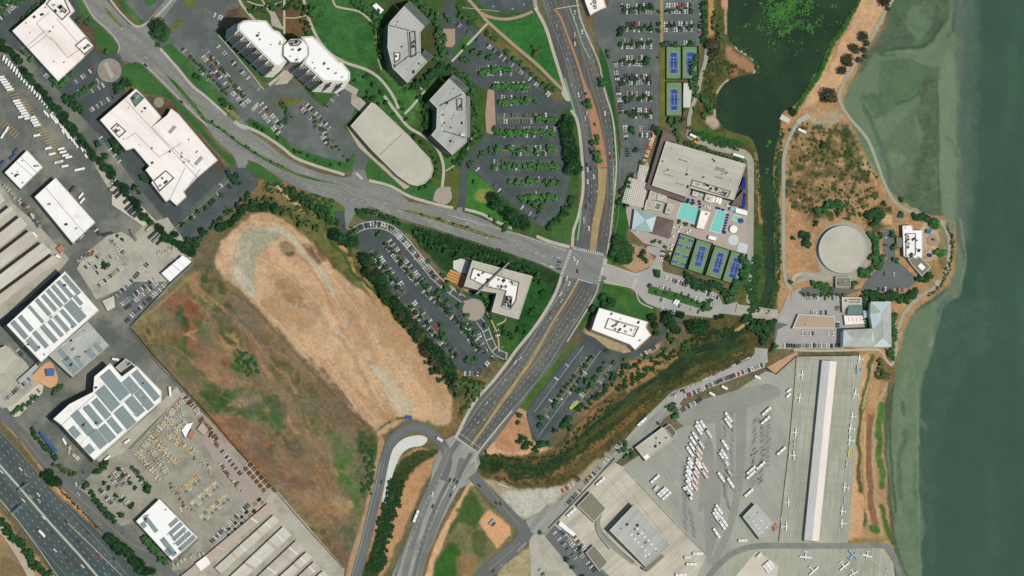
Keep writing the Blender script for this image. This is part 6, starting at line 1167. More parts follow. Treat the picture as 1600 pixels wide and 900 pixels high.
plane(1332, 895, 60, 'white', 'white aircraft cut by the bottom edge', 1.0); plane(1258, 869, 95, 'white', 'white aircraft at the upper left of the southern apron', 1.2); plane(1269, 891, 48, 'white', 'white aircraft at the bottom near the pale pad', 1.2); plane(1384, 891, 120, 'silver', 'small silver aircraft near the grass verge', .6); plane(1314, 861, 0, 'silver', 'small silver aircraft by the dark taxiway', .5)

# lumber stacks, yard goods
STK = []
for m in ('wood', 'wood_brown', 'rust', 'concrete_pale', 'roof_grey'):
    b = MB(); b.box(0, 0, .1, 1, 1, .8, m); b.box(0, 0, .9, .9, .86, .25, m)
    for y in (-.35, .35): b.box(0, y, 0, 1, .08, .1, 'wood_brown')
    b.box(0, 0, 0, .08, 1.02, 1.17, 'metal_dark'); STK.append(b.mesh('stack'))
def stacks(desc, x0, y0, x1, y1, n, ms, lx=5, ly=2.2, wdt=0, name='timber_stack', cat='timber stack', hz=1.8, seed=0):
    rr = random.Random(desc); o_ = []; a = -math.atan2(y1-y0, x1-x0)
    for i in range(n):
        t = (i+rr.uniform(.2, .8))/n; w = rr.uniform(-wdt, wdt); L = math.hypot(x1-x0, y1-y0); x = x0+(x1-x0)*t-(y1-y0)/L*w; y = y0+(y1-y0)*t+(x1-x0)/L*w
        o = link(name, STK[rr.choice(ms)], None, W(x, y)+(.2,), a+math.pi/2+rr.uniform(-.05, .05), cat=cat, sc=(lx*rr.uniform(.7, 1.2), ly*rr.uniform(.7, 1.1), hz*rr.uniform(.6, 1.3))); o['group'] = 'stacked goods in the lumber yard'; o_.append(o)
    number(o_, lambda o, k: ('%s %s, %s' % (cat, desc, k)).rstrip(', '))
for i, (a, b_, c, d, n, ms, w) in enumerate([(212, 712, 288, 622, 46, (0, 3, 4, 3), 2), (214, 706, 252, 752, 24, (0, 3, 4, 3), 2), (228, 694, 262, 742, 26, (0, 3, 4), 2.5), (238, 682, 244, 692, 6, (1, 1, 0), 2), (246, 694, 276, 726, 24, (0, 0, 3), 4),
    (250, 672, 286, 642, 26, (4, 3, 4, 0), 3), (262, 686, 290, 658, 22, (4, 3, 4, 0), 3), (268, 680, 296, 710, 26, (0, 0, 3), 5), (290, 620, 312, 650, 16, (4, 3, 2), 2), (312, 652, 340, 690, 12, (2, 2, 1), 1.5)]):
    stacks('in %s pile line of the lumber yard' % ordw(i), a, b_, c, d, n, ms, wdt=w, lx=6, ly=1.7, hz=1.5)
# open material bays: low walls with a heap of stone or sand in each
def bays(label, x0, y0, x1, y1, n, dep, heaps):
    r = link('material_bay', None, loc=W(x0, y0)+(0,), rz=-math.atan2(y1-y0, x1-x0), label=label, cat='bays'); L = math.hypot(x1-x0, y1-y0)*S; D = dep*S; w = L/n
    b = MB(); b.box(L/2, 0, 0, L, .7, 1.6, 'concrete_pale'); b.build('back_wall', r)
    for i in range(n+1): b = MB(); b.box(0, 0, 0, .6, D*2, 1.5, 'concrete_pale'); b.build('bay_wall', r, (i*w, 0, 0))
    for i in range(n):
        for sd in (-1, 1):
            m = heaps[(i+(sd > 0)) % len(heaps)] if sd > 0 or heaps[0] != 'bin_sand' else ('bin_grey', 'bin_sand', 'bin_grey')[i % 3]; k = MB(); q_ = []
            for j in range(8): a = j*.785; q_.append((w*.46*math.cos(a)*random.uniform(.85, 1.05), D*.45*math.sin(a)*random.uniform(.85, 1.05)))
            for j in range(8): k.poly([q_[j]+(0,), q_[(j+1) % 8]+(0,), (0, 0, 1.5)], m)
            k.build('heap', r, (i*w+w/2, sd*D/2, .25))
bays('upper material bay row with tan heaps in the stone yard', 284, 768, 312, 746, 4, 8, ('bin_sand', 'orange_deck', 'bin_sand')); bays('middle material bay row with cream and grey heaps', 300, 790, 340, 756, 7, 8, ('bin_sand', 'concrete_pale'))
bays('lower material bay row with pale heaps', 314, 812, 356, 776, 7, 8, ('bin_sand', 'concrete_pale', 'bin_grey'))
bays('material bays with brown heaps along the brown field fence', 384, 726, 418, 766, 6, 9, ('rust', 'rust', 'wood_brown')); bays('dark material bays beside the top storage shed', 352, 836, 382, 808, 6, 7, ('metal_dark', 'wall_grey')); bays('orange and brown bays beside the top storage shed', 384, 806, 410, 780, 4, 7, ('salmon', 'metal_dark', 'bin_sand'))
stacks('loose in the middle of the stone yard', 296, 700, 330, 742, 16, (3, 4, 0, 1), 3, 2, 7, 'pallet_stack', 'pallets', 1.3); stacks('loose near the white solar shop', 262, 756, 300, 800, 12, (3, 4, 1), 3, 2, 6, 'pallet_stack', 'pallets', 1.3); stacks('left of the fence row of the lumber yard', 342, 724, 378, 770, 12, (3, 1, 4, 4), 4, 3, 1.5, 'shipping_container', 'container', 2.6)
stacks('beside the round sheds near the oval lot', 120, 412, 148, 394, 8, (4, 1), 4, 3, 3, 'pallet_stack', 'pallets'); stacks('beside the truck yard wall', 34, 312, 62, 356, 9, (2, 4, 1), 4, 3, 2, 'pallet_stack', 'pallets'); stacks('near the blue trucks', 2, 290, 34, 318, 8, (4, 4), 4, 3, 3, 'pallet_stack', 'pallets')
stacks('in the cut-off yard corner by the tent', 246, 398, 272, 384, 8, (3, 4), 3, 2, 3, 'pallet_stack', 'pallets'); stacks('by the lower left corner of the angular warehouse', 104, 700, 124, 716, 8, (3, 1), 4, 3, 4, 'pallet_stack', 'pallets'); stacks('in the left corner by the storage sheds', 268, 885, 318, 862, 8, (4, 3), 4, 3, 3, 'pallet_stack', 'pallets')
# orange deck
r = link('playground_deck', None, loc=W(708, 435)+(0,), label='orange deck with dark brown table rows west of the L-shaped office', cat='deck'); b = MB(); cx, cy = W(708, 435)
b.prism(ccw([(W(*p)[0]-cx, W(*p)[1]-cy) for p in P('693,436 704,421 726,430 723,449')]), 0, .5, 'orange_deck'); b.build('deck_floor', r)
for i in range(4):
    for j in range(5):
        b = MB(); b.box(0, 0, .5, 2.2, 1.0, .7, 'orange_dark'); x, y = W(701+j*4.6-i*1.4+1.5, 426+j*1.9+i*4.2-.6); b.build('table', r, (x-cx, y-cy, 0), -.4)
sheet('terrace', '708,408 720,404 732,408 730,428 718,426 708,420', 'white_gravel', K_-.02); sheet('deck_walk', '722,448 738,458 740,464 736,462 722,451', 'orange_deck', K_-.02)
# freeway gantries and barriers
def gantry(label, x, y, L, ang):
    r = link('sign_gantry', None, loc=W(x, y)+(0,), rz=-math.radians(ang), label=label, cat='gantry')
    for s_ in (-1, 1): b = MB(); b.box(s_*L/2, 0, 0, .5, .5, 7.5, 'metal_grey'); b.build('post', r)
    b = MB(); b.box(0, .5, 7, L, .25, .25, 'metal_grey'); b.box(0, -.5, 7, L, .25, .25, 'metal_grey')
    for i in range(int(L/2)): b.box(-L/2+i*2+1, 0, 7.1, .15, 1.2, .15, 'metal_grey')
    b.build('truss', r); b = MB(); b.box(0, .9, 5.6, L*.7, .2, 3.2, 'wall_green'); b.build('sign_panel', r)
gantry('upper overhead sign gantry across the freeway median', 35, 763, 16, -42); gantry('lower overhead sign gantry at the freeway edge', 25, 798, 17, -42)
def wall(label, s, w, h, m, name, cat, seglen=None):
    p = P(s); o0 = W(*p[0]); r = link(name, None, loc=o0+(0,), label=label, cat=cat); b = MB()
    for a, c in zip(p, p[1:]):
        A, B = W(*a), W(*c); b.box((A[0]+B[0])/2-o0[0], (A[1]+B[1])/2-o0[1], 0, math.dist(A, B), w, h, m, math.atan2(B[1]-A[1], B[0]-A[0]))
    b.build('wall' if cat == 'barrier' else 'panel', r)
    if cat == 'fence':
        for a, c in zip(p, p[1:]):
            n = max(1, int(math.dist(a, c)/14))
            for i in range(n): x, y = W(a[0]+(c[0]-a[0])*i/n, a[1]+(c[1]-a[1])*i/n); k = MB(); k.box(0, 0, 0, .3, .3, h+.3, 'metal_dark'); k.build('post', r, (x-o0[0], y-o0[1], 0))
wall('pale concrete barrier down the middle of the freeway', '-60,665 0,728 32,764 80,820 124,868 170,922', 1.6, 1.2, 'concrete_pale', 'median_barrier', 'barrier'); wall('pale concrete barrier separating the freeway ramp lanes', '106,818 148,858 192,902 220,932', .9, 1, 'concrete', 'ramp_barrier', 'barrier')
wall('low kerb barrier on the freeway outer edge by the trees', '-20,764 2,783 28,814 62,860 98,912', .6, .9, 'concrete_pale', 'edge_barrier', 'barrier')
wall('dark fence between the brown field and the yards', '203,512 240,556 286,606 318,640 372,704 430,768', .3, 2.2, 'fence', 'fence', 'fence'); wall('dark fence from the tent to the yard gate', '300,410 266,442 203,510', .3, 2.2, 'fence', 'fence', 'fence')
wall('dark fence between the bus yard and the apron', '1244,557 1241,600 1232,700 1222,790 1216,846', .2, 1.2, 'fence', 'fence', 'fence'); wall('dark fence along the beige yard and bus yard', '976,733 1010,770 1060,824 1104,868', .3, 2, 'metal_grey', 'fence', 'fence')
wall('dark fence round the dry grass triangle', '1197,576 1212,585 1244,557 1330,556', .3, 2.2, 'fence', 'fence', 'fence'); wall('fence between field and storage sheds', '430,768 480,826 536,888', .3, 2, 'fence', 'fence', 'fence'); wall('long tan wall between the truck yard and offices', '92,182 144,246 200,310 252,362 288,396', .6, 2.4, 'concrete', 'boundary_wall', 'wall')
wall('green fence beside the service road and depot', '856,826 884,798 920,760 960,716', .3, 2, 'fence', 'fence', 'fence')
# sluice bridge
b = MB(); b.box(0, 0, 0, 11, 6, 2, 'concrete_pale'); 
for i in range(5): b.box(-4.5+i*2.2, 3.2, 0, .4, .5, 2.8, 'metal_grey')
b.box(0, 2.6, 2.6, 10, .3, .3, 'metal_grey'); b.build('sluice_gate', loc=W(1226, 186)+(0,), rz=-.5, label='pale concrete sluice at the pond outlet beside the trail', cat='sluice')
b = MB(); b.box(0, 0, 0, 7, 4, .15, 'court_blue_dull'); b.build('sign_board', loc=W(638, 652)+(.5,), rz=-.1, label='blue panel at the tan field corner above the curved ramp', cat='sign')
wall('white and blue lane barrier by the gravel triangle', '778,756 794,762', .8, 1, 'trim', 'barrier', 'barrier')
r = link('play_structure', None, loc=W(896, 633)+(0,), label='yellow green play structure at the corner lot edge', cat='play structure')
for i, (a, c, l1, l2, h) in enumerate([(0, 0, 6, 4, 1.5), (-3, -3, 4, 3, 2.2), (3, 3, 4, 3, 1)]): b = MB(); b.box(a, c, 0, l1, l2, h, 'yellow_green', .6); b.build('platform', r)
b = MB(); b.box(0, 0, 1.5, 2, 1.6, 1, 'metal_grey', .6); b.build('tower', r)
r = link('playground', None, loc=W(1457, 376)+(0,), label='rose coloured round playground with dark climbing frame', cat='playground')
for i in range(4): b = MB(); b.box(random.uniform(-2, 2), random.uniform(-2, 2), .5, 2.5, .3, 1.5, 'metal_dark', i*.8); b.build('climbing_bar', r)
umbrella(1451, 362, 5, 'blue_cloth', 'large blue square shade above the round playground', None, 4, 3.5); umbrella(1453, 399, 3.2, 'navy', 'dark blue round shade below the round playground', None, 9, 3); umbrella(1406, 338, 3.6, 'court_blue', 'blue shade in the north corner of the toothed building', None, 4, 3)
r = link('site_hut', None, loc=W(768, 816)+(0,), rz=.75, label='dark open frame hut on the orange bare ground', cat='hut'); b = MB(); b.box(0, 0, 0, 7, 3, 2.4, 'metal_grey'); b.build('body', r); b = MB(); b.box(0, -3, 0, 5, 2, 1.4, 'metal_dark'); b.build('platform', r)
# ------------------------------------------------------------------ painted lines
FW = '-60,665 0,728 32,764 80,820 124,868 170,922'
for o in (9, 18, 27, -8, -16, -24, -31): line(FW, o, .3, 'paint_white', (4, 9))
for o in (-2.2, 2.2, 36, -37): line(FW, o, .4, 'paint_stall')
ticks_y = []
MN = '868,-20 876,10 888,40 903,80 917,130 929,170 937,210 941,250 943,290 941,330 934,370'
for o in (-13, -20, 13, 20): line(MN, o*.95, .26, 'paint_white', (3.5, 7))
for o in (-26.5, 24.5): line(MN, o*.95, .4, 'paint_stall')
for o in (-6, 6): line(MN, o, .22, 'paint_yellow')
line('890,12 900,40 910,70 922,92', 0, 1.4, 'paint_green'); line('882,122 890,150 898,176', 0, 1.6, 'paint_green'); line('958,250 958,320', 0, 1.6, 'paint_green', (2, 2)); line('908,330 902,376', 0, 1.8, 'paint_green'); line('957,260 957,318', -2, 1, 'paint_green')
for a in ('868,14 905,8',): line(a, 0, .7, 'paint_white', sm=False)
MS = '906,450 888,480 868,510 850,540 834,565 816,588 796,612 772,640 752,668 728,698'
for o in (-22, -15, -8, 8, 15, 22): line(MS, o, .28, 'paint_white', (4, 6) if abs(o) < 22 else None)
for o in (-3, 3): line(MS, o, .25, 'paint_yellow')
line('902,436 926,443', 0, .7, sm=False); line('710,682 745,706', 0, .8, sm=False); line('716,676 750,700', 0, .4, sm=False)
ND = '150,0 200,56 250,108 300,156 350,200 410,240 470,274 540,298 600,314 660,330 720,346 790,368 880,398'
for o in (-11, 11, 17): line(ND, o*.75, .26, 'paint_white', (3.5, 8))
for o in (-4, 4): line(ND, o, .2, 'paint_yellow')
line('650,352 700,366 760,386 830,406 876,422', 0, .4, 'paint_stall', (3, 3)); line('700,336 760,352 820,370 884,392', 0, .4, 'paint_white')
line('480,285 520,293 560,302 620,316', 4, .5, 'paint_green', (3, 3)); line('556,306 590,312', -9, .5, 'paint_green', (3, 2))
zebra((895, 387), (943, 398), 17, 4.5, .9); zebra((892, 390), (877, 430), 15, 4.5, .9); zebra((944, 410), (936, 440), 11, 4.5, .9); zebra((994, 434), (989, 450), 6, 5, .9); zebra((834, -4), (838, 16), 9, 6, .8)
line('722,12 780,18', 0, .4)
for x, y, a, t in [(897, 28, -100, 0), (870, 40, 80, 0), (886, 92, 78, 1), (893, 132, 76, 0), (933, 300, -90, 0), (912, 300, 92, 1), (912, 340, 100, 0), (952, 240, -88, 0), (896, 560-60, -55, 0), (740, 672, 128, 1), (757, 655, 128, 0), (747, 660, 128, 0), (773, 630, 128, 1), (870, 500, -52, 0), (860, 498, -50, 1), (760, 372, 15, 0), (850, 400, 15, 1), (838, 396, 15, -1), (800, 384, 195, 0), (730, 350, 195, 0), (700, 345, 15, 0), (480, 272, 200, 0), (345, 218, 45, 0), (190, 45, 45, 0), (210, 62, 225, 0), (228, 90, 45, 0), (600, 318, 15, 0), (782, 884, -45, 0), (770, 10, 10, 0), (800, 14, 0, 0), (818, 8, -60, 0)]: arrow(x, y, a, t)
for o in (-1,): line('300,880 210,852 150,800 90,748 30,674', o*.3, .3, 'paint_yellow')
line('556,900 570,850 582,800 592,760 600,722 608,697 624,677 645,667 668,672 686,688 697,708', 0, .35, 'paint_stall'); line('554,900 568,850 580,800 590,760 598,722', -3.5, .3, 'paint_white')
for s_ in ('690,740 660,800 640,850 620,905', '705,752 676,810 654,860 636,905'): line(s_, 0, .4, 'paint_white', (4, 6))
line('676,760 655,812 632,870 622,905', 5, 2.5, 'tyre_mark'); line('745,735 780,784 812,822', 0, .3, 'paint_yellow'); line('812,848 790,868 764,890', 0, .35, 'paint_yellow'); zebra((822, 848), (808, 862), 7, 4, .5)
for a, d in [((912, 540), (834, 645)), ((938, 548), (841, 682)), ((961, 563), (938, 597)), ((884, 836), (948, 900))]: line([a, d], 0, .8, 'paint_stall', sm=False)
# bus yard stalls and their dark wheel marks
mat('wheel_mark', (112, 114, 110), .1, .1, .1, 1)
def ticks(x0, y0, x1, y1, n, dx, dy, m='paint_stall', w=.25, wob=0):
    for i in range(n):
        t = i/(n-1); a, c = x0+(x1-x0)*t+random.uniform(-wob, wob), y0+(y1-y0)*t+random.uniform(-wob, wob); seg((a, c), (a+dx*random.uniform(1-wob*.3, 1), c+dy*random.uniform(1-wob*.3, 1)), w, m, .3)
for x0, y0, x1, y1, n in [(1128, 640, 1128, 770, 42), (1138, 640, 1140, 760, 36), (1064, 720, 1066, 820, 34), (1074, 790, 1080, 830, 14), (1126, 750, 1134, 790, 16)]:
    ticks(x0, y0, x1, y1, n, 9, 13); ticks(x0+2, y0+2, x1+2, y1+2, n//2, 6, 9, 'wheel_mark', .6, 1.2)
for x0, y0, x1, y1, n in [(1172, 690, 1170, 760, 26), (1186, 670, 1182, 760, 34), (1196, 650, 1192, 730, 28), (1174, 660, 1172, 690, 10)]:
    ticks(x0, y0, x1, y1, n, 12, -10); ticks(x0+3, y0-2, x1+3, y1-2, n*2//3, 7, -6, 'wheel_mark', .7, 1.5)
ticks(1014, 728, 1046, 756, 12, 12, -9); ticks(1042, 776, 1052, 796, 8, 12, 2); ticks(1110, 608, 1200, 580, 22, 3, 6); ticks(1210, 672, 1222, 700, 10, 8, -6)
for i in range(26): a, c = random.uniform(1172, 1196), random.uniform(655, 760); seg((a, c), (a+3, c-2.6), 1.2, 'wheel_mark', .31)
for x0, y0, n in [(26, 158, 22), (0, 128, 12)]: ticks(x0, y0, x0+n*2.7, y0+n*4, n, 14, -4, 'paint_yellow', .5)
ticks(0, 196, 22, 216, 7, 8, -9, 'paint_yellow', .6)
line('1261,566 1258,600 1248,700 1238,800 1234,846', 0, .5, 'paint_white'); line('1335,560 1330,640 1318,760 1310,846', 0, .5, 'paint_white'); line('1336,556 1335,566 1331,606', 0, .3)
line('1210,862 1216,866 1210,880 1232,904', 0, .5, sm=False); line('1305,860 1304,872 1318,900', 0, .4); line('1330,866 1358,872 1376,888 1386,905', 0, .5); line('1334,878 1344,892 1356,905', 0, .4); line('1254,862 1256,884 1270,900', 0, .4); line('1282,884 1296,902', 0, .4)
line('1166,860 1216,860', 0, .3); line('1110,868 1092,880', 0, .3)
mat('slab_joint', (150, 152, 140), .08, .2, .05, 1)
for i in range(22):
    t_ = i/22; seg((1246-t_*30, 560+t_*284), (1346-t_*26, 564+t_*284), .25, 'slab_joint', .28)
for t_ in (.12, .24, .8, .9): seg((1246+t_*100, 560), (1216+t_*106, 844), .25, 'slab_joint', .28)
for i in range(10): seg((930+i*18, 745-i*0), (1050+i*6, 870), .3, 'slab_joint', .3) if i < 3 else None
for m_, b in LINES.items(): b.build('lane_marking' if m_ != 'wheel_mark' else 'wheel_marks', kind='structure')
# ------------------------------------------------------------------ trees and shrubs
def crown_mesh(kind, seed, lumps=9, sub_=1, leaves=90, flat=.75):
    rr = random.Random(seed); b = MB(); m = 'leaf_'+kind; k = b.mi(m)
    ico = [(0, 0, -1), (.72, -.53, -.45), (-.28, -.85, -.45), (-.89, 0, -.45), (-.28, .85, -.45), (.72, .53, -.45), (.28, -.85, .45), (-.72, -.53, .45), (-.72, .53, .45), (.28, .85, .45), (.89, 0, .45), (0, 0, 1)]
    fc = [(0, 1, 2), (1, 0, 5), (0, 2, 3), (0, 3, 4), (0, 4, 5), (1, 5, 10), (2, 1, 6), (3, 2, 7), (4, 3, 8), (5, 4, 9), (1, 10, 6), (2, 6, 7), (3, 7, 8), (4, 8, 9), (5, 9, 10), (6, 10, 11), (7, 6, 11), (8, 7, 11), (9, 8, 11), (10, 9, 11)]
    for i in range(lumps):
        a = rr.uniform(0, 6.28); d = (0 if i == 0 else rr.uniform(.35, .68)); r = rr.uniform(.5, .62) if i == 0 else rr.uniform(.26, .42); cz = rr.uniform(.45, .8) if i else .7
        cx, cy = d*math.cos(a), d*math.sin(a); n = len(b.v); t = rr.uniform(0, 6)
        for v in ico:
            j = r*rr.uniform(.78, 1.18); x, y = v[0]*math.cos(t)-v[1]*math.sin(t), v[0]*math.sin(t)+v[1]*math.cos(t); b.v.append((cx+x*j, cy+y*j, cz+v[2]*j*flat))
        for f in fc: b.f.append(tuple(n+q_ for q_ in f)); b.m.append(k)
    for i in range(leaves):
        a = rr.uniform(0, 6.28); d = math.sqrt(rr.random())*.92; z = .45+.62*math.sqrt(max(0, 1.06-d*d))*rr.uniform(.75, 1.12); x, y = d*math.cos(a), d*math.sin(a); s_ = rr.uniform(.06, .12); n = len(b.v)
        u = Vector((rr.uniform(-1, 1), rr.uniform(-1, 1), rr.uniform(-.6, .6))).normalized(); w = u.cross(Vector((rr.uniform(-1, 1), rr.uniform(-1, 1), rr.uniform(.2, 1)))).normalized()
        for p_, q_ in ((-1, -1), (1, -.8), (.9, 1), (-.8, .9)): v = Vector((x, y, z))+u*s_*p_+w*s_*q_; b.v.append(tuple(v))
        b.f.append((n, n+1, n+2, n+3)); b.m.append(k)
    return b.mesh('crown')
CR = {k: [crown_mesh(k, i*7+len(k), 9+i % 3, leaves=110) for i in range(4)] for k in TREE_COL}
CRS = {k: [crown_mesh(k, 90+i, 7, leaves=10) for i in range(4)] for k in TREE_COL}
b = MB()
for i in range(6):
    a, c = i*math.pi/3, (i+1)*math.pi/3; b.poly([(.09*math.cos(a), .09*math.sin(a), 0), (.09*math.cos(c), .09*math.sin(c), 0), (.05*math.cos(c), .05*math.sin(c), .6), (.05*math.cos(a), .05*math.sin(a), .6)], 'bark')
for i in range(4):
    a = i*1.6; b.box(.12*math.cos(a), .12*math.sin(a), .42, .26, .035, .035, 'bark', a)
TRUNK = b.mesh('trunk')
CL_ = []                        # (description, kind, [(x, y, r)])
def T(desc, s, kind='green'): CL_.append((desc, kind, [p if len(p) > 2 else p+(3.5,) for p in P(s)]))
def belt(desc, s, w, n, r0, r1, kind='dark', seed=None):
    p = P(s); rr = random.Random(desc); d = [math.dist(a[:2], c[:2]) for a, c in zip(p, p[1:])]; tot = sum(d); o = []
    for i in range(n):
        t = (i+rr.random())/n*tot; k = 0
        while k < len(d)-1 and t > d[k]: t -= d[k]; k += 1
        t /= d[k]; a, c = p[k], p[k+1]; ww = rr.uniform(-w, w)/2; nx, ny = -(c[1]-a[1])/d[k], (c[0]-a[0])/d[k]
        o.append((a[0]+(c[0]-a[0])*t+nx*ww, a[1]+(c[1]-a[1])*t+ny*ww, rr.uniform(r0, r1)))
    CL_.append((desc, kind, o))
belt('in the dark belt left of the curved lot', '566,398 580,425 600,450 620,480 640,505 664,535 690,566 712,584', 12, 46, 6, 10, 'dark'); belt('in the brownish fringe of the curved lot belt', '575,400 604,452 625,490 660,540 700,580', 12, 18, 6, 9.5, 'brown')
belt('in the dark clump above the curved lot', '524,362 534,374 546,380 556,376', 12, 12, 6, 9, 'dark'); belt('on the rough slope west of the lot entrance', '456,300 470,310 486,318 500,328 514,336 524,352', 12, 18, 4, 7, 'dark')
belt('around the top of the tan field', '345,362 372,334 396,322 420,322 436,330', 9, 16, 5, 8, 'dark'); belt('on the slope above the tan field', '400,305 430,320 450,330 470,346 500,360', 12, 14, 4, 7, 'olive')
belt('between the lot bottom and main road', '690,575 720,600 740,608 750,598 730,620', 14, 18, 4, 7, 'olive'); belt('along the shoulder bank of the main road', '664,560 684,590 700,600 720,618', 6, 10, 3, 6, 'dark')
T('in the big dark trio south of the office lot', '778,318,12 790,330,9 800,336,12 816,346,11 822,352,8 772,308,9 808,350,9', 'dark'); belt('in the long dense hedge beside the main road', '884,186 888,200 890,215 892,235 895,250 896,268', 14, 26, 6.5, 9.5, 'dark')
T('round street tree on the brick median', '920,162,8.5 930,222,7 932,240,7.5 936,250,7 934,238,5 930,194,2.5 916,146,2.5 934,214,5'); T('beside the cars of the tennis lot', '943,129,8.5 952,88,4 950,80,4', 'green')
T('huge round tree by the entrance of the tower lot', '250,40,12 246,52,9 256,60,7 262,50,8 242,40,8 248,70,4', 'green'); T('big tree at the lawn corner beside the white towers', '492,17,10 488,22,6 500,22,6', 'bright')
belt('in the dark line behind the truck yard', '0,62 22,90 50,125 64,142 96,178 120,212 150,246 172,270 200,304 232,344 268,374 296,392', 8, 60, 4.5, 7.5, 'dark')
T('in the lawn by the stepped office', '168,80,5 140,30,4 136,36,4 125,32,5 130,30,4 108,90,4 101,94,4', 'olive'); T('behind the large white office', '50,92,6 38,82,4 88,128,7 98,132,6 104,124,5 112,116,5 84,124,5', 'bright')
belt('round the lane between the white offices', '100,150 112,158 120,166 130,176', 10, 9, 4, 6.5, 'dark'); belt('on the tree island by the brick circle', '118,150 130,144 142,136 150,130', 3, 8, 3.5, 5, 'green'); belt('near the gate of the stepped office', '180,140 190,132 200,125 205,130', 8, 9, 4, 7, 'dark')
T('beside the stepped office west wall', '182,226,7 186,236,7 178,220,6 224,277,6 230,282,5 212,292,6 218,300,4 166,244,6 154,224,6', 'dark'); belt('in the top left corner car park', '-10,20 20,0 40,-5', 14, 14, 4, 7, 'green'); belt('along the top of the large white office', '36,30 50,16 60,6 68,2', 3, 9, 3, 4.5, 'green')
T('in the divider of the empty east lot', '364,278,6 372,274,5 368,284,5 330,318,4 335,313,4 322,325,4 346,305,4 360,292,4 286,350,5 300,340,4 310,330,4 358,270,5 376,286,4', 'dark'); belt('along the kerb below the empty east lot', '300,380 330,356 352,336 372,320 392,304', 6, 18, 3, 5.5, 'dark'); T('beside the wall of the tent corner', '290,388,8 300,394,8 306,382,7 296,376,6 274,366,6 316,360,5', 'dark')
belt('on the median of the grey diagonal road', '326,184 346,202 376,222 405,242 426,253 440,259 452,265', 1, 10, 1.8, 2.9, 'dark'); belt('on the lower median of the grey road', '680,339 708,349 734,356 650,332', 1, 8, 1.8, 2.6, 'dark')
T('in the verge below the tower lots', '400,194,4 404,198,3.5 412,203,4 435,215,3 462,236,4 470,238,3 482,243,3 494,250,2.5 518,257,3 532,256,3 545,250,3 306,118,5 312,122,4 348,156,5 352,164,5 362,168,4', 'dark')
belt('in the first tower lot divider', '300,88 316,106 330,120 345,136 358,150', 3, 14, 2.5, 3.8, 'green'); belt('in the second tower lot divider', '330,90 346,108 362,128 380,150', 3, 12, 2, 3.4, 'green'); belt('in the fan lot below the octagon', '436,162 446,168 454,180 448,190 438,196', 8, 12, 2.5, 4, 'green'); belt('on the fan islands below the octagon', '488,176 500,198 520,226 540,244', 6, 12, 2, 3.4, 'green')
T('on the lawn strip beside the walking path', '573,120,5 584,132,4.5 555,126,3 575,144,3 597,144,4.5 604,160,4.5 574,155,6 584,153,5 592,162,3 626,160,4 636,186,4 648,214,5 660,222,4 674,236,3 678,246,3 682,254,3 682,264,3 680,273,4 672,283,4 666,290,4 658,294,4 630,170,3 616,178,3', 'dark')
belt('in the garden above the octagon', '440,10 456,6 470,10 478,30 486,50', 14, 18, 2.5, 5, 'dark'); belt('in the garden west of the octagon', '390,12 404,14 420,10 432,18', 12, 12, 3, 5, 'green'); T('in the south tower courtyards', '424,114,2.5 502,132,2 458,108,2.5 470,112,3', 'dark')
belt('along the left side of the north angular office', '590,30 596,22 586,40 600,60 602,80 596,96', 12, 26, 3.5, 6, 'green'); belt('at the top beside the north angular office', '550,4 565,6 575,14 584,22', 10, 12, 3, 5, 'green'); belt('between the two angular offices', '648,140 664,124 680,112 694,104 704,112', 14, 26, 4, 7.5, 'dark'); belt('right of the north angular office', '646,4 664,14 676,24 684,34 690,60 696,84 680,94', 12, 32, 3.5, 6.5, 'green')
belt('left of the south angular office', '660,150 666,164 672,184 670,200 664,190', 10, 16, 3.5, 6, 'dark'); belt('right of the south angular office', '712,108 724,118 734,130 740,150 742,170 742,186 740,196 750,210 742,216', 10, 30, 3, 5.5, 'green'); belt('below the south angular office', '738,222 726,236 716,246 722,254 708,252', 6, 12, 3, 5, 'dark')
T('at the drive near the office lot', '734,258,5 738,254,4 742,284,4 765,303,3 708,266,2 754,238,4 750,244,3', 'green')
belt('along the brick path, upper part', '716,14 726,24 736,34 742,36', 8, 14, 3, 5.5, 'green'); T('along the brick path, lower part', '766,54,6 774,60,6 762,50,4 794,82,5.5 804,92,5 814,98,5 824,108,5 832,116,4 842,124,5.5 850,132,5.5 858,136,6 866,140,5 838,158,4.5 742,80,6 752,84,5 766,90,6 728,74,5 726,92,6 732,96,4 704,30,5 698,24,5', 'green'); T('in the middle of the triangular lawn', '836,74,5 838,82,6 842,78,4 834,86,3.5', 'olive')
RW = [(748, 798, 110, 8), (772, 826, 136, 12), (776, 826, 157, 8), (836, 872, 186, 6), (776, 866, 207, 18), (764, 872, 234, 9), (766, 874, 259, 15), (794, 872, 284, 9), (814, 870, 309, 14)]
for i, (x0, x1, y, n) in enumerate(RW): belt('in %s tree row of the office lot' % ordw(i), '%d,%d %d,%d' % (x0, y, x1, y), 6, n, 4.2, 6.6, 'bright')
T('in the lower islands of the office lot', '845,328,6 838,318,7 848,322,5 830,314,6 774,200,5 776,208,4 868,255,5 872,285,5', 'green'); belt('along the bottom right kerb of the office lot', '892,306 890,320 880,336 866,346 856,356', 7, 18, 3.5, 6, 'dark'); T('on the verge by the grey road', '790,356,6 794,352,4 774,345,4 766,338,3', 'green')
for i, (y, n) in enumerate([(14, 9), (42, 8), (68, 9), (95, 9), (124, 8), (151, 8), (177, 8)]): belt('in %s island of the tennis lot, left block' % ordw(i), '970,%d 1020,%d' % (y, y), 5, n, 2.4, 4.6, 'dark')
for i, y in enumerate((14, 42)): belt('in %s island of the tennis lot, right block' % ordw(i), '1038,%d 1086,%d' % (y, y), 5, 6, 2.4, 4, 'dark')
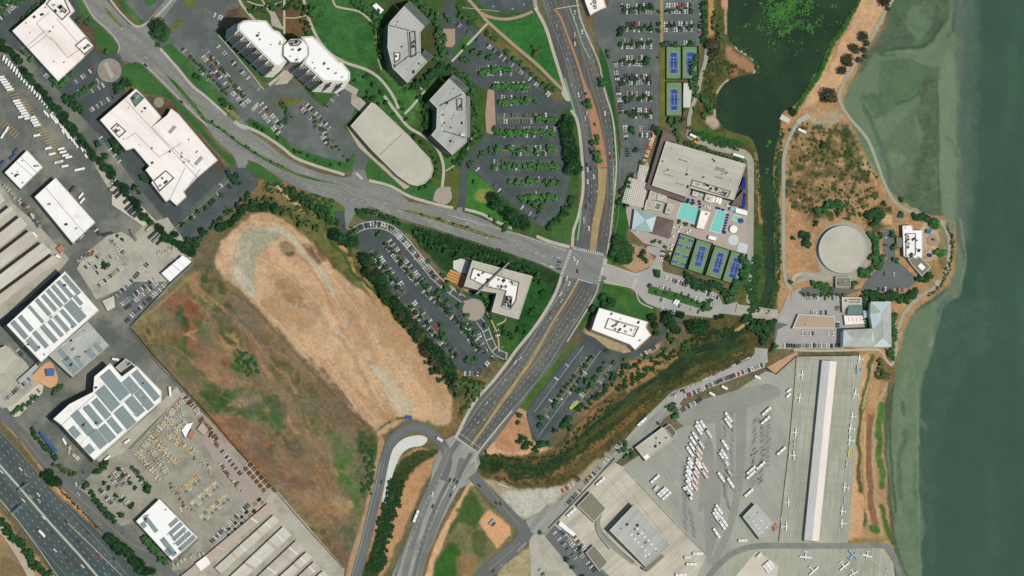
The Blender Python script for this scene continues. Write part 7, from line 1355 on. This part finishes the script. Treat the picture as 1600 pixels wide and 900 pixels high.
T('beside the tennis lot edges', '971,50,7 971,46,5 1012,94,7 1008,98,5 973,130,5 1037,69,4.5 1055,71,5 1080,68,5.5 1030,18,3 1030,37,4 1030,48,4 1082,40,4 1018,8,4 1017,45,5 1015,66,4 980,159,4 1028,204,7 1022,200,5 988,202,6 995,234,5 990,206,4 1028,90,2 1080,18,4', 'dark'); belt('on the bank right of the tennis lot', '1100,4 1102,20 1100,40 1102,58 1098,66', 7, 16, 3.5, 5.5, 'dark')
T('big brown black tree by the northern tennis pair', '1112,70,9 1116,82,8 1108,66,6 1120,74,6', 'brown'); belt('on the grassy bank by the pond', '1118,20 1120,40 1126,60 1118,92 1112,98', 8, 14, 3.5, 6, 'olive'); belt('between the tennis court and the pond', '1086,86 1084,100 1088,120 1080,130 1090,150 1100,160 1108,176 1104,186', 12, 24, 3, 5.5, 'green'); T('below the single tennis court', '1048,188,6 1058,190,6 1068,188,5 1052,196,4 1072,172,4 1058,206,6 1060,212,5 1078,200,4 1086,170,4', 'green')
belt('along the north wall of the sports hall', '1062,220 1084,226 1110,236 1140,246 1164,256', 5, 22, 2.8, 4.2, 'green'); belt('by the club pergola', '988,272 984,284 972,300 970,316 980,322', 8, 12, 3, 5.5, 'dark'); T('in the club terraces', '1062,346,3.5 1072,350,3.8 1083,353,3 1082,318,3 1094,324,2.5 1074,316,2.5 1011,272,4 1002,254,4 1024,376,3 1032,378,3 1040,386,3.5 1020,378,3', 'green')
belt('in the dense grove left of the club entrance', '966,372 974,384 980,396 968,404 962,392', 16, 24, 6, 9.5, 'green'); T('on the tan triangle by the club drive', '1004,400,6 1010,406,5 1006,394,5 1028,427,7 1044,404,5', 'dark')
belt('below the tennis courts', '1072,432 1084,440 1100,444 1120,448 1134,456', 12, 26, 4.5, 7, 'dark'); belt('right of the tennis courts', '1166,402 1166,420 1162,436 1154,450 1144,460 1138,472', 12, 26, 4.5, 7.5, 'green'); T('on the green island of the pale lot', '1016,446,4 1026,456,3 1040,458,3 1058,462,3.5 1071,464,3 1082,470,3 1092,474,3 1106,478,8 1100,482,5 1110,470,5', 'green')
T('massive round tree below the pale lot', '1092,508,11 1084,516,8 1104,506,7 1098,518,7 1078,506,7', 'dark'); T('in the grove right of the bright white office', '1020,496,7 1024,508,6 1045,492,9 1050,506,9 1064,492,6 1058,516,7 1026,520,5 1040,502,6 1120,496,4 1128,494,4', 'dark')
belt('left of the bright white office', '944,456 938,466 948,470 960,472 930,490 926,478', 10, 18, 4, 7, 'dark'); T('around the driveway below the bright white office', '1052,532,6 1046,524,5 1020,560,4 1010,558,5 1040,546,5 1072,538,5 1012,576,3 926,600,7 918,594,6 908,610,6 960,566,4 976,562,3 950,548,4', 'green')
for i, s_ in enumerate(['930,552 916,570 906,592 892,612', '900,586 886,602 872,622 862,640', '946,566 930,590 918,608']): belt('in %s island line of the creek corner lot' % ordw(i), s_, 3, 9, 2.8, 4.4, 'dark')
T('at the foot of the creek corner lot', '846,652,5 844,664,5 818,684,7 828,692,6 822,698,6 848,694,8 838,702,6 812,690,5 812,648,5 810,660,4 856,692,5 888,656,8 882,664,6 892,668,6 868,672,5 904,640,5', 'dark'); belt('along the creek bank by the corner lot', '905,640 925,625 945,605 962,590 980,574 1000,562', 12, 24, 3, 5.5, 'dark')
belt('around the L-shaped office lawn', '646,364 668,376 690,388 712,396 736,398 760,404 790,410 814,420 832,430', 12, 46, 3.5, 6.5, 'dark'); T('right of the L-shaped office', '840,432,8 846,438,6 850,456,6 834,484,5 830,490,4 812,516,6 800,524,6 790,520,5 788,512,4 822,520,4', 'dark'); belt('between the plaza and the L-shaped office', '752,458 758,462 764,470 766,480 772,500', 6, 12, 3.5, 5.5, 'green')
T('along the lane from the deck to the plaza', '694,430,5 700,444,7 698,450,6 718,455,4 686,456,6 690,462,6 664,440,6 668,448,6 680,432,4 670,408,4 760,508,5 736,510,5 728,508,4 742,520,4 730,492,5 718,478,5 700,470,4', 'green')
for i, s_ in enumerate(['604,380 630,412 656,444', '580,394 606,426 632,458', '640,474 676,516 712,556', '664,450 690,476 716,500', '716,500 735,526 752,548']): belt('in %s divider of the curved lot' % ordw(i), s_, 4, 13, 2.6, 4.8, 'dark')
T('on the lower islands of the curved lot', '696,524,7 690,520,5 732,562,6 738,566,5 744,560,4 658,380,4 594,366,6 556,362,5 550,366,6 558,372,6 760,550,4 772,560,4 690,508,5', 'green'); belt('around the top arc of the curved lot', '556,330 570,328 590,332 610,340 626,352', 5, 16, 3, 5, 'dark')
belt('along the freeway, upper part', '72,738 82,748 92,756', 8, 9, 5, 8, 'dark'); belt('along the freeway frontage, lower part', '170,838 184,852 200,866 215,880 236,896', 12, 28, 5, 8, 'dark'); belt('on the far side of the freeway', '0,810 14,830 30,846 44,866 54,882 80,900', 10, 34, 4.5, 7.5, 'dark')
T('in the freeway side lot', '187,733,4 193,743,4 164,754,4 171,762,4 204,754,4 212,762,4 182,774,4 190,782,4 190,804,5.5 233,763,8 208,788,4 204,792,4 136,757,6 132,762,4', 'dark'); belt('along the freeway side lot hedge', '146,768 150,780 160,792 172,806 182,814', 5, 16, 3.5, 5.5, 'dark'); belt('along the lower left of the white solar shop', '226,840 236,850 244,862 254,874 262,880', 5, 14, 4.5, 7, 'green'); belt('above the lot row by the lumber yard', '204,726 214,736 224,750 232,760', 3, 8, 3, 4.5, 'green'); belt('behind the frontage road corner', '86,724 98,730 108,736 116,742', 6, 10, 3, 5, 'olive')
belt('beside the long blue canopy', '50,668 58,684 70,698 84,712 92,718', 4, 14, 3.5, 5, 'dark'); belt('in the small lot hedge', '20,644 34,636 48,628 60,618', 4, 14, 3, 5, 'green'); belt('near the angular warehouse gate', '84,614 92,606 98,602', 3, 6, 3.5, 5, 'green'); T('in the oval yard lot', '166,416,5.5 163,412,4.5 169,414,4 184,368,3 192,374,3', 'dark'); belt('along the wall above the freeway lot', '150,740 158,732 168,722', 5, 8, 4, 6, 'dark')
T('scattered on the sandy peninsula top', '1350,57,8 1355,68,5 1335,74,7 1338,80,5 1326,92,8.5 1322,98,6 1316,110,7 1344,94,5 1350,78,5 1352,88,4 1382,2,9 1388,14,3.5 1328,100,5', 'brown'); T('big dark tree beside the sluice trail', '1296,148,11 1290,154,7 1302,154,7', 'brown'); T('round tree beside the sluice', '1240,176,6 1238,172,4', 'dark')
T('on the scrubby peninsula', '1288,227,7 1409,312,4.5 1382,318,5 1262,372,9 1256,366,7 1262,382,7 1240,372,4 1276,349,5 1310,334,4 1236,440,4', 'dark'); belt('above the round reservoir', '1276,334 1290,326 1304,318 1316,322', 8, 14, 4, 6.5, 'green'); belt('northeast of the round reservoir', '1354,330 1366,334 1376,330 1362,346', 14, 20, 4, 7, 'dark')
belt('right of the round reservoir', '1362,364 1368,376 1370,390 1366,404 1374,414 1366,420 1352,424 1346,432', 8, 34, 3.5, 6, 'green'); belt('below the round reservoir', '1270,444 1284,446 1300,450 1280,450', 6, 16, 4, 6, 'green'); T('around the toothed white building', '1410,335,5 1396,366,6 1398,386,6 1401,406,6 1378,367,5 1380,402,6 1376,412,6 1333,446,5 1336,442,5 1350,424,8 1356,428,7', 'green')
belt('above the toothed white building', '1428,338 1438,338 1450,341', 5, 12, 4, 6, 'dark'); T('bright round tree at the shore trail', '1461,348,8 1462,354,6', 'bright'); belt('at the play area by the shore', '1464,392 1470,394 1476,396', 6, 9, 4, 6, 'bright'); belt('below the triangular lot', '1350,460 1370,462 1392,464 1412,466 1426,462 1434,458', 10, 36, 4.5, 7, 'dark'); belt('above the hotel wings', '1352,472 1356,484 1354,500 1356,512', 6, 10, 4, 6, 'green'); belt('below the grey diamond roof', '1436,438 1448,434 1456,430', 8, 10, 4, 6, 'dark')
belt('along the right side of the hotel', '1396,490 1398,510 1396,530 1392,550 1396,560', 6, 24, 3.5, 5.5, 'green'); belt('on the rough corner east of the apron', '1378,560 1376,580 1390,584 1382,590 1368,580', 10, 14, 3, 5.5, 'olive'); T('beside the creekside strip and depot', '1047,636,6 1052,632,5 1054,640,6 1056,650,6 1058,648,5 978,693,5 976,702,5 968,704,4 980,712,5 988,706,5 990,712,5 1029,661,3 845,832,4 1208,546,5 1212,540,5', 'green')
belt('along the shore trail', '1486,364 1488,390 1484,410 1476,430 1466,452 1448,462', 5, 26, 1.5, 2.6, 'olive'); T('in the bottom car park', '906,857,4.5 886,874,5 895,886,4 910,900,4', 'dark'); belt('on the strip above the hotel lot', '1250,458 1270,460 1300,460 1320,460', 4, 14, 2.5, 4, 'olive')
belt('on the service road corner by the reeds', '1212,500 1204,510 1196,512 1188,500', 8, 14, 3.5, 6, 'dark'); belt('on the creek bank under the bridge', '1160,500 1176,504 1190,516 1200,530', 16, 18, 4, 7, 'dark')
# the brush of the creek banks and fields
for desc, s, w, n, r0, r1, k in [('a', '756,712 800,724 850,724 880,708 905,680 935,652 962,628', 20, 200, 1.2, 2.8, 'dark'), ('b', '770,740 810,750 850,748 890,726 930,690 980,650 1040,606 1100,576 1160,556', 16, 150, 1, 2.4, 'olive'), ('c', '962,608 990,590 1030,562 1060,548 1100,528 1150,512', 16, 130, 1.5, 4, 'dark'), ('c2', '1000,630 1060,596 1120,572 1170,556', 10, 90, 1.2, 2.6, 'olive'), ('d', '1200,490 1206,470 1216,440 1216,400 1216,340 1214,280 1218,230 1222,200', 9, 150, 1.5, 3.5, 'green'), ('e', '1186,400 1180,430 1176,460 1186,480 1170,484', 14, 90, 2, 5, 'green'),
    ('f', '1184,250 1190,310 1196,360 1196,400', 5, 70, 1.2, 2.6, 'olive'), ('g', '1076,210 1100,214 1130,222 1160,228', 14, 80, 1.5, 4, 'green'), ('h', '1110,150 1112,170 1108,120 1116,100 1150,110', 18, 90, 1.5, 4, 'olive'), ('i', '1142,60 1160,76 1180,92 1186,112', 4, 50, 1.5, 3.5, 'green'), ('j', '1348,-10 1332,22 1312,54 1298,74 1282,114 1262,142 1246,168', 5, 140, 1.5, 3.5, 'bright'),
    ('k', '1240,230 1280,210 1310,240 1340,280 1370,310', 60, 130, 1, 3, 'olive'), ('l', '1240,300 1280,310 1340,320 1360,320', 50, 90, 1.5, 3.6, 'olive'), ('m', '620,750 612,790 600,840 588,890', 26, 170, 2, 5, 'dark'), ('n', '648,714 668,708 640,728', 12, 40, 2, 4, 'olive'), ('o', '450,310 490,330 540,360 560,400 600,450 680,550', 22, 160, 1.5, 4, 'olive'), ('p', '410,290 440,296 470,306 520,320', 16, 90, 1.5, 4, 'green'),
    ('r', '370,556 390,560 395,585', 22, 50, 1.5, 3, 'green'), ('t', '570,690 580,720 574,770', 18, 60, 1.5, 3.5, 'green'), ('v', '590,20 600,80 620,120 640,132', 18, 60, 2, 4, 'green'), ('w', '648,366 700,380 760,398 830,424', 16, 150, 2, 4.5, 'dark'), ('z', '90,760 120,790 160,830', 3, 40, 1.2, 2.5, 'brown'), ('aa', '712,590 740,600 752,612 716,640', 16, 50, 1.5, 4, 'green'), ('bb', '1480,350 1490,380 1484,420 1470,446', 5, 60, 1, 2, 'olive')]:
    belt(desc, s, w, n, r0, r1, k)
thin = [c for c in CL_ if len(c[0]) <= 2]; trees = [c for c in CL_ if len(c[0]) > 2]
trees.sort(key=lambda c: -sum(p[2] for p in c[2])/len(c[2])); left = 300; stuff = []
def place(x, y, r): r *= 1.08; h = r*S*1.35+.8; return RP(x, y, h*.75)+(r*S, h)
for desc, kind, pts in trees:
    if left >= len(pts):
        left -= len(pts); o_ = []
        for i, (x, y, r) in enumerate(pts):
            wx, wy, R, h = place(x, y, r); rt = link('tree', None, loc=(wx, wy, 0), rz=random.uniform(0, 6.28), cat='tree', group='trees '+desc); rt.empty_display_size = 1
            link('crown', CR[kind][i % 4], rt, (0, 0, h*.12), 0, sc=(R*1.05, R*random.uniform(.92, 1.1), h*.72)); link('trunk', TRUNK, rt, sc=(R*.7, R*.7, h*.8)); o_.append(rt)
        ad = dict(bright='bright green', green='green', dark='dark green', olive='olive green', brown='dark brownish')[kind]
        d2 = desc if desc.split()[0] not in ('big', 'huge', 'round', 'massive', 'bright', 'scattered') else ', '+desc
        number(o_, lambda o, k: ('%s tree %s, %s' % (ad, d2, k)).replace(' ,', ',').rstrip(', '))
    else: stuff += [(kind, p) for p in pts]
def joined(name, items, pool_, label, cat, hk=1.0):
    by = {}
    for kind, p in items: by.setdefault(kind, []).append(p)
    V = []; F = []; M = []; mats = []; off = 0
    for kind, pts in by.items():
        mats.append(MATS['leaf_'+kind]); base = []
        for me in pool_[kind]:
            v = np.zeros(len(me.vertices)*3); me.vertices.foreach_get('co', v); base.append((v.reshape(-1, 3), [tuple(p.vertices) for p in me.polygons]))
        for i, (x, y, r) in enumerate(pts):
            wx, wy, R, h = place(x, y, r); v, f = base[i % len(base)]; a = random.uniform(0, 6.28); c, s_ = math.cos(a), math.sin(a); o = v*np.array([R*1.08, R, h*.8*hk])
            V.append(np.stack([o[:, 0]*c-o[:, 1]*s_+wx, o[:, 0]*s_+o[:, 1]*c+wy, o[:, 2]], 1)); F += [tuple(off+q_ for q_ in t) for t in f]; M += [len(mats)-1]*len(f); off += len(v)
    me = bpy.data.meshes.new(name); me.from_pydata(np.concatenate(V).tolist(), [], F)
    for m in mats: me.materials.append(m)
    me.polygons.foreach_set('material_index', M); me.update(); return link(name, me, kind='stuff', label=label, cat=cat)
joined('small_trees', stuff, CRS, 'many small green trees spread over car park islands and verges', 'trees')
joined('brush', [(k, p) for d, k, pts in thin for p in pts], CRS, 'low dark green brush along the creek, pond and rough fields', 'brush', .42)
# algae on the pond
b = MB(); rr = random.Random(3); k = b.mi('algae')
k_ = 0
for i in range(190):             # drifting mats: clusters of overlapping leaves
    x0, y0 = (rr.gauss(1226, 22), rr.gauss(24, 20)) if i < 120 else (rr.uniform(1150, 1320), rr.uniform(-30, 85))
    for q_ in range(rr.randint(4, 14) if i < 120 else rr.randint(1, 4)):
        x, y = x0+rr.gauss(0, 3.4), y0+rr.gauss(0, 2.6)
        if not inside((x, y), P(POND)): continue
        k_ += 1; R = rr.uniform(.5, 1.7)*S*(1 if i < 120 else .8); wx, wy = W(x, y); n = rr.randint(5, 8); a0 = rr.uniform(0, 6)
        b.poly([(wx+R*rr.uniform(.5, 1.5)*math.cos(a0+j*6.283/n), wy+R*rr.uniform(.5, 1.5)*math.sin(a0+j*6.283/n), .2+k_*.0003) for j in range(n)], 'algae')
for x, y, s_ in [(1202, 222, 3), (1199, 228, 2), (1199, 264, 2.4), (1198, 270, 1.6)]+[(1212+rr.uniform(-9, 9), 20+rr.uniform(-8, 8), rr.uniform(1.5, 4)) for _ in range(26)]:
    wx, wy = W(x, y); b.poly([(wx+s_*rr.uniform(.5, 1.1)*math.cos(j*.9), wy+s_*rr.uniform(.5, 1.1)*math.sin(j*.9), .24+s_*.03) for j in range(7)], 'algae')
b.build('pond_algae', kind='stuff', label='bright green algae patches floating on the dark pond', cat='algae')
# the remaining parked cars, one mesh
V = []; F = []; M = []; mats = []; off = 0; cache = {}
for me, x, y, rz, z, sc in STUFF.get('cars', []):
    if me.name not in cache:
        v = np.zeros(len(me.vertices)*3); me.vertices.foreach_get('co', v); cache[me.name] = (v.reshape(-1, 3), [tuple(p.vertices) for p in me.polygons], [me.materials[p.material_index] for p in me.polygons])
    v, f, mm = cache[me.name]; c, s_ = math.cos(rz), math.sin(rz)
    V.append(np.stack([v[:, 0]*c-v[:, 1]*s_+x, v[:, 0]*s_+v[:, 1]*c+y, v[:, 2]+z], 1)); F += [tuple(off+q_ for q_ in t) for t in f]; off += len(v)
    for m in mm:
        if m not in mats: mats.append(m)
        M.append(mats.index(m))
if V:
    me = bpy.data.meshes.new('parked_cars'); me.from_pydata(np.concatenate(V).tolist(), [], F)
    for m in mats: me.materials.append(m)
    me.polygons.foreach_set('material_index', M); me.update(); link('parked_cars', me, kind='stuff', label='hundreds more parked cars filling the remaining rows of the car parks', cat='cars')
print('objects', len(bpy.data.objects), 'cars joined', len(STUFF.get('cars', [])), 'trees joined', len(stuff), 'left', left)
